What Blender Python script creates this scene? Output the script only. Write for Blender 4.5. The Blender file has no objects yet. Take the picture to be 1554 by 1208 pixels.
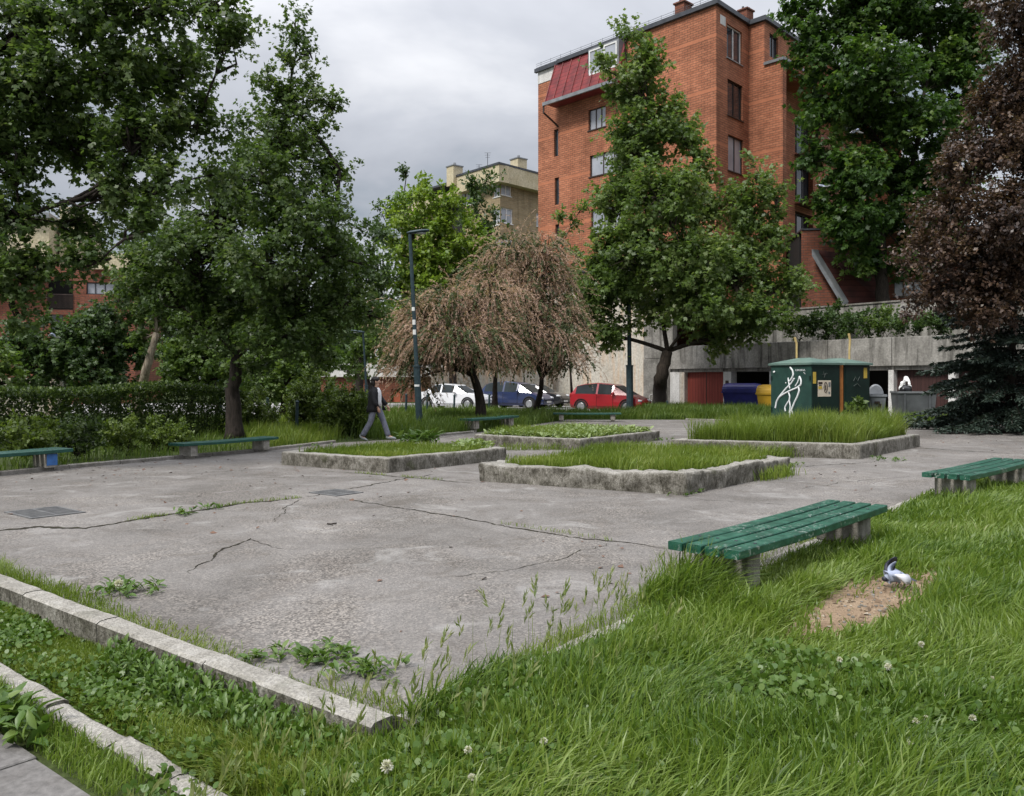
import bpy, bmesh, math, random
import numpy as np
from mathutils import Vector, Matrix, noise as mnoise

# ------------------------------------------------------------------ camera, sky, sun
SC = bpy.context.scene
COL = SC.collection
FP, CU, HV, EYE = 1280.0, 777.0, 578.0, 1.6      # focal length in photo pixels, centre column, horizon row, eye height
cam = bpy.data.cameras.new("camera")
cam.sensor_width = 36.0
cam.lens = FP / 1554.0 * 36.0
cam.shift_y = -(604.0 - HV) / 1554.0
cam.clip_start, cam.clip_end = 0.05, 2000.0
camo = bpy.data.objects.new("camera", cam); COL.objects.link(camo)
camo.location = (0, 0, EYE); camo.rotation_euler = (math.pi / 2, 0, 0)
SC.camera = camo

SUN_EL, SUN_AZ = math.radians(52), math.radians(222)       # azimuth clockwise from +Y
world = bpy.data.worlds.new("World"); SC.world = world
world.use_nodes = True
wt = world.node_tree; wt.nodes.clear()
def wn(t, **k):
    n = wt.nodes.new(t)
    for a, b in k.items(): setattr(n, a, b)
    return n
def wl(a, b): wt.links.new(a, b)
w_out = wn("ShaderNodeOutputWorld")
sky = wn("ShaderNodeTexSky", sky_type='NISHITA', sun_disc=False, sun_elevation=SUN_EL, sun_rotation=SUN_AZ)
bg_sky = wn("ShaderNodeBackground"); bg_sky.inputs[1].default_value = 0.10
wl(sky.outputs[0], bg_sky.inputs[0])
wtc = wn("ShaderNodeTexCoord")
wsep = wn("ShaderNodeSeparateXYZ"); wl(wtc.outputs["Generated"], wsep.inputs[0])
def wmath(op, a, b=None):
    n = wn("ShaderNodeMath", operation=op)
    for i, v in enumerate((a, b)):
        if v is None: continue
        if isinstance(v, (int, float)): n.inputs[i].default_value = v
        else: wl(v, n.inputs[i])
    return n.outputs[0]
zc = wmath('MAXIMUM', wsep.outputs[2], 0.0)
den = wmath('ADD', zc, 0.16)
cx = wmath('DIVIDE', wsep.outputs[0], den); cy = wmath('DIVIDE', wsep.outputs[1], den)
wcomb = wn("ShaderNodeCombineXYZ"); wl(cx, wcomb.inputs[0]); wl(cy, wcomb.inputs[1]); wcomb.inputs[2].default_value = 3.7
wnz = wn("ShaderNodeTexNoise"); wnz.inputs["Scale"].default_value = 0.85; wnz.inputs["Detail"].default_value = 6.0
wnz.inputs["Roughness"].default_value = 0.52; wnz.inputs["Distortion"].default_value = 0.35
wl(wcomb.outputs[0], wnz.inputs["Vector"])
wr = wn("ShaderNodeValToRGB"); wl(wnz.outputs["Fac"], wr.inputs[0])
el = wr.color_ramp.elements
el[0].position, el[0].color = 0.36, (0.30, 0.345, 0.39, 1)
el[1].position, el[1].color = 0.66, (0.84, 0.845, 0.87, 1)
e = el.new(0.46); e.color = (0.49, 0.505, 0.55, 1)
e = el.new(0.55); e.color = (0.60, 0.615, 0.66, 1)
grad = wmath('ADD', wmath('ADD', wmath('MULTIPLY', wmath('POWER', zc, 3.0), 2.7), wmath('MULTIPLY', zc, 0.12)), 0.49)        # an overcast sky is brightest overhead
wv = wn("ShaderNodeVectorMath", operation='SCALE'); wl(wr.outputs[0], wv.inputs[0]); wl(grad, wv.inputs["Scale"])
bg_cl = wn("ShaderNodeBackground"); bg_cl.inputs[1].default_value = 0.80
wl(wv.outputs[0], bg_cl.inputs[0])
wmix = wn("ShaderNodeMixShader"); wmix.inputs[0].default_value = 0.93
wl(bg_sky.outputs[0], wmix.inputs[1]); wl(bg_cl.outputs[0], wmix.inputs[2]); wl(wmix.outputs[0], w_out.inputs[0])

sl = bpy.data.lights.new("sun", 'SUN'); sl.energy = 1.5; sl.angle = math.radians(12); sl.color = (1.0, 0.96, 0.9)
so = bpy.data.objects.new("sun", sl); COL.objects.link(so)
sdir = Vector((math.sin(SUN_AZ) * math.cos(SUN_EL), math.cos(SUN_AZ) * math.cos(SUN_EL), math.sin(SUN_EL)))
so.rotation_euler = sdir.to_track_quat('Z', 'Y').to_euler()
SC.view_settings.view_transform = 'Standard'; SC.view_settings.look = 'None'
SC.view_settings.exposure = 1.18; SC.view_settings.gamma = 1.0
SC.cycles.max_bounces = 10; SC.cycles.diffuse_bounces = 6; SC.cycles.transmission_bounces = 8
SC.cycles.transparent_max_bounces = 6
SC.cycles.use_denoising = True

rnd = random.Random(7)
RNG = np.random.default_rng(11)

# ------------------------------------------------------------------ photo measurements -> metres
def G(u, v, z=0.0):
    Y = (EYE - z) * FP / (v - HV)
    return Vector(((u - CU) / FP * Y, Y, z))
def P(u, v, Y):
    return Vector(((u - CU) / FP * Y, Y, EYE - (v - HV) / FP * Y))

# ------------------------------------------------------------------ materials
MATS = {}
class NT:
    def __init__(s, name):
        s.m = bpy.data.materials.new(name); s.m.use_nodes = True
        s.t = s.m.node_tree
        s.b = s.t.nodes["Principled BSDF"]; s.out = s.t.nodes["Material Output"]
        s.geo = s.t.nodes.new("ShaderNodeNewGeometry")
    def n(s, t, **k):
        x = s.t.nodes.new(t)
        for a, b in k.items(): setattr(x, a, b)
        return x
    def l(s, a, b): s.t.links.new(a, b)
    def noise(s, scale, detail=4, rough=0.55, vec=None, dist=0.0):
        x = s.n("ShaderNodeTexNoise"); x.inputs["Scale"].default_value = scale
        x.inputs["Detail"].default_value = detail; x.inputs["Roughness"].default_value = rough
        x.inputs["Distortion"].default_value = dist
        s.l(vec or s.geo.outputs["Position"], x.inputs["Vector"])
        return x.outputs["Fac"]
    def ramp(s, fac, stops):
        x = s.n("ShaderNodeValToRGB"); s.l(fac, x.inputs[0])
        e = x.color_ramp.elements
        e[0].position, e[0].color = stops[0][0], (*stops[0][1], 1)
        e[1].position, e[1].color = stops[-1][0], (*stops[-1][1], 1)
        for p, c in stops[1:-1]:
            k = e.new(p); k.color = (*c, 1)
        return x.outputs[0]
    def mix(s, fac, a, b, mode='MIX'):
        x = s.n("ShaderNodeMix", data_type='RGBA', blend_type=mode)
        if isinstance(fac, float): x.inputs[0].default_value = fac
        else: s.l(fac, x.inputs[0])
        for v, i in ((a, 6), (b, 7)):
            if isinstance(v, tuple): x.inputs[i].default_value = (*v, 1)
            else: s.l(v, x.inputs[i])
        return x.outputs[2]
    def math(s, op, a, b=0.0):
        x = s.n("ShaderNodeMath", operation=op)
        for i, v in enumerate((a, b)):
            if isinstance(v, (int, float)): x.inputs[i].default_value = v
            else: s.l(v, x.inputs[i])
        return x.outputs[0]
    def scaled(s, sx, sy, sz):
        x = s.n("ShaderNodeMapping"); x.inputs["Scale"].default_value = (sx, sy, sz)
        s.l(s.geo.outputs["Position"], x.inputs["Vector"]); return x.outputs[0]
    def bump(s, h, dist=0.01, strength=0.6):
        x = s.n("ShaderNodeBump"); x.inputs["Strength"].default_value = strength; x.inputs["Distance"].default_value = dist
        s.l(h, x.inputs["Height"]); s.l(x.outputs[0], s.b.inputs["Normal"])
    def color(s, c): s.l(c, s.b.inputs["Base Color"])
    def set(s, rough=None, metal=None, spec=None):
        if rough is not None: s.b.inputs["Roughness"].default_value = rough
        if metal is not None: s.b.inputs["Metallic"].default_value = metal
        if spec is not None: s.b.inputs["Specular IOR Level"].default_value = spec

def m_simple(name, c1, c2=None, scale=6.0, rough=0.6, metal=0.0, bump=0.0, spec=0.4):
    if name in MATS: return MATS[name]
    t = NT(name); c2 = c2 or tuple(x * 0.75 for x in c1)
    f = t.noise(scale, 5)
    t.color(t.ramp(f, [(0.35, c2), (0.65, c1)])); t.set(rough, metal, spec)
    if bump: t.bump(t.noise(scale * 4, 4), bump)
    MATS[name] = t.m; return t.m

def m_leaf(name, stops, trans=0.35, rough=0.45, spec=0.42):
    """leaves and blades: colour varies from leaf to leaf (attribute var) and over the plant"""
    t = NT(name)
    a = t.n("ShaderNodeAttribute", attribute_name="var")
    f = t.math('ADD', t.math('MULTIPLY', a.outputs["Fac"], 0.72), t.math('MULTIPLY', t.noise(0.9, 2), 0.28))
    c = t.ramp(f, stops); t.color(c); t.set(rough, 0, spec)
    tr = t.n("ShaderNodeBsdfTranslucent")
    hs = t.mix(1.0, c, (1.25, 1.3, 0.7), 'MULTIPLY'); t.l(hs, tr.inputs[0])
    mx = t.n("ShaderNodeMixShader"); mx.inputs[0].default_value = trans
    t.l(t.b.outputs[0], mx.inputs[1]); t.l(tr.outputs[0], mx.inputs[2]); t.l(mx.outputs[0], t.out.inputs[0])
    MATS[name] = t.m; return t.m

def m_plaza():
    t = NT("old_asphalt")
    big = t.noise(0.33, 5, 0.6, dist=0.8); mid = t.noise(1.7, 6, 0.62, dist=0.5); fine = t.noise(95, 3, 0.7)
    base = t.ramp(big, [(0.30, (0.108, 0.101, 0.094)), (0.5, (0.156, 0.147, 0.139)), (0.70, (0.198, 0.188, 0.179))])
    patch = t.ramp(mid, [(0.30, (0.80, 0.78, 0.76)), (0.5, (0.97, 0.97, 0.965)), (0.68, (1.07, 1.07, 1.07))])
    c = t.mix(1.0, base, patch, 'MULTIPLY')
    wear = t.ramp(t.noise(0.55, 5, 0.65, dist=1.2), [(0.46, (0, 0, 0)), (0.62, (1, 1, 1))])      # where the binder wore off and the stones show
    vo = t.n("ShaderNodeTexVoronoi"); vo.inputs["Scale"].default_value = 66; t.l(t.geo.outputs["Position"], vo.inputs["Vector"])
    st = t.ramp(vo.outputs["Color"], [(0.0, (0.28, 0.26, 0.24)), (0.5, (0.88, 0.86, 0.83)), (1.0, (1.95, 1.85, 1.72))])
    sp = t.ramp(fine, [(0.30, (0.5, 0.49, 0.48)), (0.5, (1, 1, 1)), (0.70, (1.6, 1.58, 1.55))])
    c1 = t.mix(1.0, c, sp, 'MULTIPLY'); c2 = t.mix(1.0, c, st, 'MULTIPLY')
    c = t.mix(t.math('ADD', t.math('MULTIPLY', wear, 0.55), 0.40), c1, c2)
    streak = t.noise(1.0, 4, 0.6, vec=t.scaled(2.4, 0.5, 1))
    c = t.mix(t.ramp(streak, [(0.58, (0, 0, 0)), (0.78, (0.22, 0.22, 0.22))]), c, (0.17, 0.145, 0.125))
    grime = t.noise(0.85, 7, 0.7, dist=1.5)
    c = t.mix(t.ramp(grime, [(0.56, (0, 0, 0)), (0.64, (0.42, 0.42, 0.42)), (0.8, (0.55, 0.55, 0.55))]), c, (0.085, 0.072, 0.058))
    pale = t.noise(1.25, 6, 0.68, dist=0.8)
    c = t.mix(t.ramp(pale, [(0.56, (0, 0, 0)), (0.66, (0.5, 0.5, 0.5))]), c, (0.28, 0.27, 0.255))
    t.color(c); t.set(0.85, 0, 0.25)
    t.bump(t.math('ADD', vo.outputs["Distance"], t.math('MULTIPLY', mid, 2.0)), 0.006, 0.7)
    return t.m

def m_concrete(name, lo, mid, hi, dirt=(0.06, 0.055, 0.045), stain=0.5, sc=3.0, moss=None):
    t = NT(name)
    n1 = t.noise(sc, 7, 0.65, dist=0.5); n2 = t.noise(sc * 14, 4, 0.6)
    c = t.ramp(n1, [(0.3, lo), (0.5, mid), (0.7, hi)])
    c = t.mix(1.0, c, t.ramp(n2, [(0.3, (0.72, 0.72, 0.72)), (0.7, (1.2, 1.2, 1.2))]), 'MULTIPLY')
    drip = t.noise(1.0, 5, 0.65, vec=t.scaled(2.6, 2.6, 0.28), dist=0.3)
    c = t.mix(t.math('MULTIPLY', t.ramp(drip, [(0.48, (0, 0, 0)), (0.66, (1, 1, 1))]), stain), c, dirt)
    if moss:
        c = t.mix(t.ramp(t.noise(5.5, 5, 0.65), [(0.56, (0, 0, 0)), (0.7, (0.8, 0.8, 0.8))]), c, moss)
    t.color(c); t.set(0.9, 0, 0.2)
    t.bump(t.math('ADD', n1, t.math('MULTIPLY', n2, 0.5)), 0.02, 0.7)
    return t.m

def m_stone_side(name="weathered_planter_concrete", k=1.0, gk=1.0):
    """old cast planter wall: pale worn top faces, weather-blackened sides"""
    t = NT(name)
    n1 = t.noise(4.5, 8, 0.68, dist=0.6); n2 = t.noise(55, 3, 0.7); n3 = t.noise(1.0, 5, 0.68, vec=t.scaled(30, 30, 12))
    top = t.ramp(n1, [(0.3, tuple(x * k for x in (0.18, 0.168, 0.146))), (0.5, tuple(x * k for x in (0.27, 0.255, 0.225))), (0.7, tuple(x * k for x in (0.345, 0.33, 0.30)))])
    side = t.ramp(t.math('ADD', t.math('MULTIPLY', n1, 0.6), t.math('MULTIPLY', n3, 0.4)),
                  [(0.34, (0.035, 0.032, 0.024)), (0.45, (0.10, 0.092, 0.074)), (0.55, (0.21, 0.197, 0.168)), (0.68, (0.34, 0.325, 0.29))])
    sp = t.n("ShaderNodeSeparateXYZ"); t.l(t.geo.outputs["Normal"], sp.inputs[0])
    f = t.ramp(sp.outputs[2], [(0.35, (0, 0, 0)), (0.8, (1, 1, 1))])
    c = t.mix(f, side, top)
    c = t.mix(t.ramp(t.noise(3.1, 5, 0.6), [(0.58, (0, 0, 0)), (0.7, (0.6 * gk,) * 3)]), c, (0.06, 0.07, 0.025))
    c = t.mix(1.0, c, t.ramp(n2, [(0.3, (0.6, 0.6, 0.6)), (0.7, (1.3, 1.3, 1.3))]), 'MULTIPLY')
    t.color(c); t.set(0.92, 0, 0.2); t.bump(t.math('ADD', n3, t.math('MULTIPLY', n2, 0.4)), 0.03, 0.9)
    return t.m

def m_brick(name, c1, c2, mortar, bw=0.42, rh=0.15, ms=0.018, blotch=0.25, bands=None):
    t = NT(name)
    cr = t.n("ShaderNodeVectorMath", operation='CROSS_PRODUCT'); t.l(t.geo.outputs["True Normal"], cr.inputs[0]); cr.inputs[1].default_value = (0, 0, 1)
    dt = t.n("ShaderNodeVectorMath", operation='DOT_PRODUCT'); t.l(t.geo.outputs["Position"], dt.inputs[0]); t.l(cr.outputs[0], dt.inputs[1])
    sp = t.n("ShaderNodeSeparateXYZ"); t.l(t.geo.outputs["Position"], sp.inputs[0])
    cb = t.n("ShaderNodeCombineXYZ"); t.l(dt.outputs["Value"], cb.inputs[0]); t.l(sp.outputs[2], cb.inputs[1])
    br = t.n("ShaderNodeTexBrick"); t.l(cb.outputs[0], br.inputs["Vector"])
    br.inputs["Color1"].default_value = (*c1, 1); br.inputs["Color2"].default_value = (*c2, 1); br.inputs["Mortar"].default_value = (*mortar, 1)
    br.inputs["Scale"].default_value = 1.0; br.inputs["Brick Width"].default_value = bw; br.inputs["Row Height"].default_value = rh
    br.inputs["Mortar Size"].default_value = ms; br.inputs["Mortar Smooth"].default_value = 0.3; br.inputs["Bias"].default_value = -0.1
    c = br.outputs["Color"]
    c = t.mix(1.0, c, t.ramp(t.noise(0.45, 5, 0.6), [(0.3, (1 - blotch,) * 3), (0.7, (1 + blotch * 0.5,) * 3)]), 'MULTIPLY')
    c = t.mix(1.0, c, t.ramp(t.noise(2.2, 4, 0.6, vec=t.scaled(0.6, 0.6, 2.0)), [(0.3, (0.8,) * 3), (0.7, (1.12,) * 3)]), 'MULTIPLY')
    c = t.mix(t.ramp(t.noise(1.0, 5, 0.65, vec=t.scaled(1.7, 1.7, 0.11)), [(0.52, (0, 0, 0)), (0.70, (0.38,) * 3)]), c, tuple(x * .38 for x in c2))
    if bands:                                   # a soldier course without joints at each floor
        fr = t.math('FRACT', t.math('DIVIDE', t.math('SUBTRACT', sp.outputs[2], bands[0]), bands[1]))
        c = t.mix(t.math('LESS_THAN', fr, bands[2]), c, bands[3])
        c = t.mix(1.0, c, t.ramp(t.noise(1.3, 4), [(0.35, (0.9,) * 3), (0.65, (1.06,) * 3)]), 'MULTIPLY')
    t.color(c); t.set(0.85, 0, 0.2); t.bump(t.math('SUBTRACT', 1.0, br.outputs["Fac"]), 0.02, 0.6)
    return t.m

def m_glass(name, c=(0.02, 0.025, 0.03), rough=0.06):
    t = NT(name); t.color(t.ramp(t.noise(0.8, 2), [(0.4, c), (0.6, tuple(x * 1.6 for x in c))])); t.set(rough, 0, 0.8)
    MATS[name] = t.m; return t.m

def m_bark(name, c1, c2):
    t = NT(name)
    n = t.noise(1.0, 6, 0.65, vec=t.scaled(16, 16, 3.5), dist=0.6)
    t.color(t.ramp(n, [(0.35, c2), (0.65, c1)])); t.set(0.9, 0, 0.2); t.bump(n, 0.03, 0.9)
    return t.m

def m_tiles(name, c1, c2, rough=0.5):
    t = NT(name)
    wv = t.n("ShaderNodeTexWave", wave_type='BANDS', bands_direction='Z', wave_profile='SAW')
    wv.inputs["Scale"].default_value = 0.95; wv.inputs["Distortion"].default_value = 0.1; t.l(t.geo.outputs["Position"], wv.inputs["Vector"])
    c = t.ramp(t.noise(1.5, 4), [(0.35, c2), (0.65, c1)])
    c = t.mix(1.0, c, t.ramp(wv.outputs["Fac"], [(0.0, (0.45,) * 3), (0.2, (1,) * 3), (1, (1.1,) * 3)]), 'MULTIPLY')
    t.color(c); t.set(rough, 0, 0.3); t.bump(wv.outputs["Fac"], 0.05, 0.8); return t.m

def m_planks(name, c1, c2, width=0.16, axis=None):
    t = NT(name)
    cr = t.n("ShaderNodeVectorMath", operation='CROSS_PRODUCT'); t.l(t.geo.outputs["True Normal"], cr.inputs[0]); cr.inputs[1].default_value = (0, 0, 1)
    dt = t.n("ShaderNodeVectorMath", operation='DOT_PRODUCT'); t.l(t.geo.outputs["Position"], dt.inputs[0]); t.l(cr.outputs[0], dt.inputs[1])
    fr = t.math('FRACT', t.math('DIVIDE', dt.outputs["Value"], width))
    j = t.math('GREATER_THAN', fr, 0.1)
    c = t.ramp(t.noise(1.0, 5, 0.6, vec=t.scaled(9, 9, 0.9)), [(0.3, c2), (0.7, c1)])
    c = t.mix(j, tuple(x * 0.35 for x in c2), c)
    t.color(c); t.set(0.65, 0, 0.3); t.bump(j, 0.01, 0.5); return t.m

def m_bench_paint():
    t = NT("worn_green_bench_paint")
    n = t.noise(1.0, 6, 0.65, vec=t.scaled(9, 9, 20)); chips = t.noise(26, 4, 0.65); big = t.noise(2.3, 4, 0.6)
    c = t.ramp(n, [(0.28, (0.003, 0.032, 0.018)), (0.5, (0.008, 0.068, 0.040)), (0.72, (0.030, 0.118, 0.078))])
    ck = t.math('MULTIPLY', t.ramp(chips, [(0.57, (0, 0, 0)), (0.63, (1, 1, 1))]), t.ramp(big, [(0.46, (0, 0, 0)), (0.58, (1, 1, 1))]))
    c = t.mix(t.math('MULTIPLY', ck, 0.7), c, (0.33, 0.36, 0.33))
    t.color(c); t.set(0.42, 0, 0.45); t.bump(n, 0.004, 0.5); return t.m

def m_soil(name, stops, sc=3.0):
    t = NT(name); a = t.noise(sc, 7, 0.66); b = t.noise(sc * 22, 3, 0.6)
    c = t.mix(1.0, t.ramp(a, stops), t.ramp(b, [(0.3, (0.65,) * 3), (0.7, (1.25,) * 3)]), 'MULTIPLY')
    t.color(c); t.set(0.95, 0, 0.15); t.bump(t.math('ADD', a, t.math('MULTIPLY', b, 0.4)), 0.03, 0.8); return t.m

M_PLAZA = m_plaza()
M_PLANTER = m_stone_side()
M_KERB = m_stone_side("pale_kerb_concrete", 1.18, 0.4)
M_KERB_OLD = m_concrete("grey_kerb_concrete", (0.13, 0.12, 0.105), (0.21, 0.195, 0.175), (0.28, 0.265, 0.24), (0.05, 0.05, 0.03), 0.5, 4.0)
M_SLAB = m_concrete("pavement_slab", (0.108, 0.10, 0.094), (0.15, 0.142, 0.135), (0.185, 0.176, 0.168), (0.10, 0.095, 0.088), 0.3, 2.0)
M_WALLC = m_concrete("stained_garage_concrete", (0.16, 0.152, 0.136), (0.27, 0.258, 0.235), (0.37, 0.355, 0.325), (0.05, 0.047, 0.04), 0.9, 0.8)
M_LEGC = m_concrete("bench_leg_concrete", (0.17, 0.16, 0.135), (0.30, 0.28, 0.245), (0.42, 0.40, 0.36), (0.05, 0.05, 0.035), 0.7, 6.0)
M_PLASTER = m_concrete("cream_plaster", (0.38, 0.34, 0.28), (0.48, 0.45, 0.39), (0.55, 0.52, 0.46), (0.56, 0.30, 0.12), 0.35, 0.5)
M_WHITEW = m_concrete("whitewashed_wall", (0.52, 0.51, 0.49), (0.62, 0.61, 0.59), (0.7, 0.69, 0.67), (0.3, 0.29, 0.26), 0.4, 1.5)
M_BRICK = m_brick("orange_red_brick", (0.43, 0.172, 0.095), (0.335, 0.125, 0.068), (0.155, 0.085, 0.057), bands=(9.55, 3.33, 0.06, (0.40, 0.155, 0.084)))
M_BRICK_D = m_brick("dark_red_brick", (0.24, 0.088, 0.054), (0.18, 0.066, 0.042), (0.11, 0.07, 0.055))
M_BRICK_Y = m_brick("buff_brick", (0.34, 0.265, 0.155), (0.29, 0.225, 0.13), (0.33, 0.28, 0.21), 0.5, 0.2, 0.02, 0.15)
M_STUCCO = m_concrete("pale_yellow_stucco", (0.43, 0.37, 0.24), (0.49, 0.43, 0.295), (0.54, 0.48, 0.345), (0.38, 0.32, 0.2), 0.25, 0.5)
M_TILE = m_tiles("dark_red_roof_tiles", (0.22, 0.035, 0.035), (0.13, 0.022, 0.024))
M_TILE_SHADED = m_tiles("tree_shaded_roof_tiles", (0.085, 0.026, 0.022), (0.05, 0.018, 0.016), 0.85)  # tree shade over the sweeping roof is put into this darker tile colour
M_FASCIA = m_simple("dark_roof_metal", (0.075, 0.08, 0.09), (0.045, 0.05, 0.058), 2.0, 0.45, 0.3)
M_FLASH = m_simple("grey_flashing", (0.27, 0.28, 0.29), (0.19, 0.2, 0.21), 2.0, 0.4, 0.4)
M_WFRAME = m_simple("white_window_frame", (0.72, 0.72, 0.71), (0.62, 0.62, 0.6), 3.0, 0.45)
M_DFRAME = m_simple("brown_window_frame", (0.045, 0.028, 0.022), (0.03, 0.02, 0.016), 4.0, 0.5)
M_GLASS = m_glass("window_glass"); M_CURT = m_simple("curtained_glass", (0.36, 0.38, 0.42), (0.26, 0.28, 0.32), 0.9, 0.12, 0, 0, 0.7)
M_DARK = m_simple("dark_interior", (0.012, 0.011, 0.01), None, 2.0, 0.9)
M_POLE = m_simple("dark_green_pole_paint", (0.03, 0.055, 0.065), (0.018, 0.035, 0.042), 7.0, 0.5, 0.1)
M_BENCH = m_bench_paint()
M_DGREEN = m_simple("dark_green_bench_paint", (0.014, 0.075, 0.055), (0.008, 0.05, 0.036), 9.0, 0.5)
M_LAWN = m_soil("lawn_soil", [(0.3, (0.035, 0.04, 0.015)), (0.5, (0.045, 0.062, 0.018)), (0.7, (0.06, 0.08, 0.022))], 1.2)
M_DIRT = m_soil("trodden_dirt", [(0.3, (0.15, 0.10, 0.062)), (0.5, (0.23, 0.165, 0.108)), (0.7, (0.29, 0.22, 0.15))], 3.5)
M_STRIPSOIL = m_soil("mossy_strip_soil", [(0.3, (0.055, 0.05, 0.02)), (0.5, (0.07, 0.085, 0.02)), (0.7, (0.10, 0.115, 0.03))], 4.0)
M_ROAD = m_simple("street_asphalt", (0.30, 0.29, 0.285), (0.22, 0.215, 0.21), 0.8, 0.9, 0, 0.005)
M_CRACK = m_soil("crack_soil", [(0.3, (0.018, 0.016, 0.012)), (0.55, (0.04, 0.036, 0.025)), (0.7, (0.055, 0.06, 0.025))], 9.0)
M_IRON = m_simple("cast_iron", (0.075, 0.085, 0.095), (0.045, 0.052, 0.06), 20.0, 0.55, 0.4)
M_BARK = m_bark("grey_brown_bark", (0.075, 0.06, 0.048), (0.028, 0.022, 0.018))
M_BARK_D = m_bark("dark_bark", (0.045, 0.036, 0.03), (0.015, 0.012, 0.01))
M_BARK_P = m_bark("pale_flaking_bark", (0.30, 0.26, 0.2), (0.12, 0.09, 0.065))
L_MAPLE = m_leaf("silver_maple_leaf", [(0.2, (0.070, 0.118, 0.028)), (0.5, (0.122, 0.185, 0.048)), (0.72, (0.170, 0.225, 0.075)), (0.92, (0.27, 0.31, 0.17))], 0.48)
L_LEFT = m_leaf("left_maple_leaf", [(0.2, (0.044, 0.078, 0.019)), (0.5, (0.076, 0.124, 0.032)), (0.75, (0.118, 0.165, 0.054)), (0.93, (0.21, 0.25, 0.13))], 0.46)
L_NORWAY = m_leaf("norway_maple_leaf", [(0.2, (0.030, 0.068, 0.014)), (0.55, (0.062, 0.125, 0.024)), (0.9, (0.12, 0.185, 0.038))], 0.46)
L_LIME = m_leaf("bright_lime_leaf", [(0.2, (0.10, 0.175, 0.022)), (0.55, (0.17, 0.25, 0.032)), (0.9, (0.25, 0.32, 0.05))], 0.45)
L_DARK = m_leaf("dark_green_leaf", [(0.2, (0.034, 0.066, 0.018)), (0.55, (0.060, 0.105, 0.030)), (0.9, (0.10, 0.15, 0.048))], 0.4)
L_MID = m_leaf("mid_green_leaf", [(0.2, (0.056, 0.10, 0.020)), (0.55, (0.098, 0.155, 0.034)), (0.9, (0.15, 0.205, 0.055))], 0.42)
L_PURPLE = m_leaf("purple_plum_leaf", [(0.2, (0.036, 0.024, 0.020)), (0.5, (0.078, 0.047, 0.033)), (0.75, (0.130, 0.082, 0.053)), (0.93, (0.22, 0.165, 0.115))], 0.25, 0.4)
L_HEDGE = m_leaf("hedge_leaf", [(0.2, (0.026, 0.048, 0.012)), (0.55, (0.052, 0.088, 0.020)), (0.9, (0.12, 0.165, 0.036))])
L_BUSH = m_leaf("bush_leaf", [(0.2, (0.058, 0.092, 0.016)), (0.55, (0.105, 0.155, 0.026)), (0.9, (0.18, 0.23, 0.05))])
L_TAM = m_leaf("faded_tamarisk_bloom", [(0.15, (0.23, 0.17, 0.11)), (0.4, (0.39, 0.265, 0.20)), (0.7, (0.50, 0.345, 0.27)), (0.95, (0.60, 0.45, 0.37))], 0.3, 0.7)
L_TAMG = m_leaf("tamarisk_green", [(0.2, (0.055, 0.075, 0.03)), (0.9, (0.11, 0.13, 0.055))], 0.3, 0.7)
L_SPRUCE = m_leaf("blue_spruce_needles", [(0.2, (0.022, 0.038, 0.028)), (0.6, (0.042, 0.064, 0.048)), (0.95, (0.092, 0.118, 0.095))], 0.1, 0.5)
L_GRASS = m_leaf("long_grass", [(0.1, (0.042, 0.085, 0.012)), (0.35, (0.085, 0.148, 0.020)), (0.62, (0.150, 0.215, 0.034)), (0.84, (0.215, 0.285, 0.085)), (0.97, (0.32, 0.30, 0.15))], 0.35, 0.42, 0.4)
L_GRASSY = m_leaf("yellow_green_grass", [(0.1, (0.075, 0.12, 0.016)), (0.5, (0.135, 0.195, 0.026)), (0.9, (0.23, 0.26, 0.06))], 0.35, 0.45)
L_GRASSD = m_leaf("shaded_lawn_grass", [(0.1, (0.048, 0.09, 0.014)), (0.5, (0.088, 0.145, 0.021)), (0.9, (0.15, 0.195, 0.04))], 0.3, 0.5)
L_STRAW = m_leaf("ripening_seed_head", [(0.1, (0.12, 0.17, 0.05)), (0.5, (0.19, 0.23, 0.08)), (0.9, (0.28, 0.29, 0.13))], 0.35, 0.6)
L_WEED = m_leaf("broad_weed_leaf", [(0.1, (0.045, 0.095, 0.016)), (0.5, (0.080, 0.145, 0.024)), (0.9, (0.14, 0.20, 0.05))], 0.3, 0.42, 0.4)
L_SILVER = m_leaf("pale_weed_leaf", [(0.1, (0.11, 0.16, 0.05)), (0.5, (0.19, 0.25, 0.09)), (0.9, (0.28, 0.34, 0.15))], 0.3, 0.5)

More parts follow.
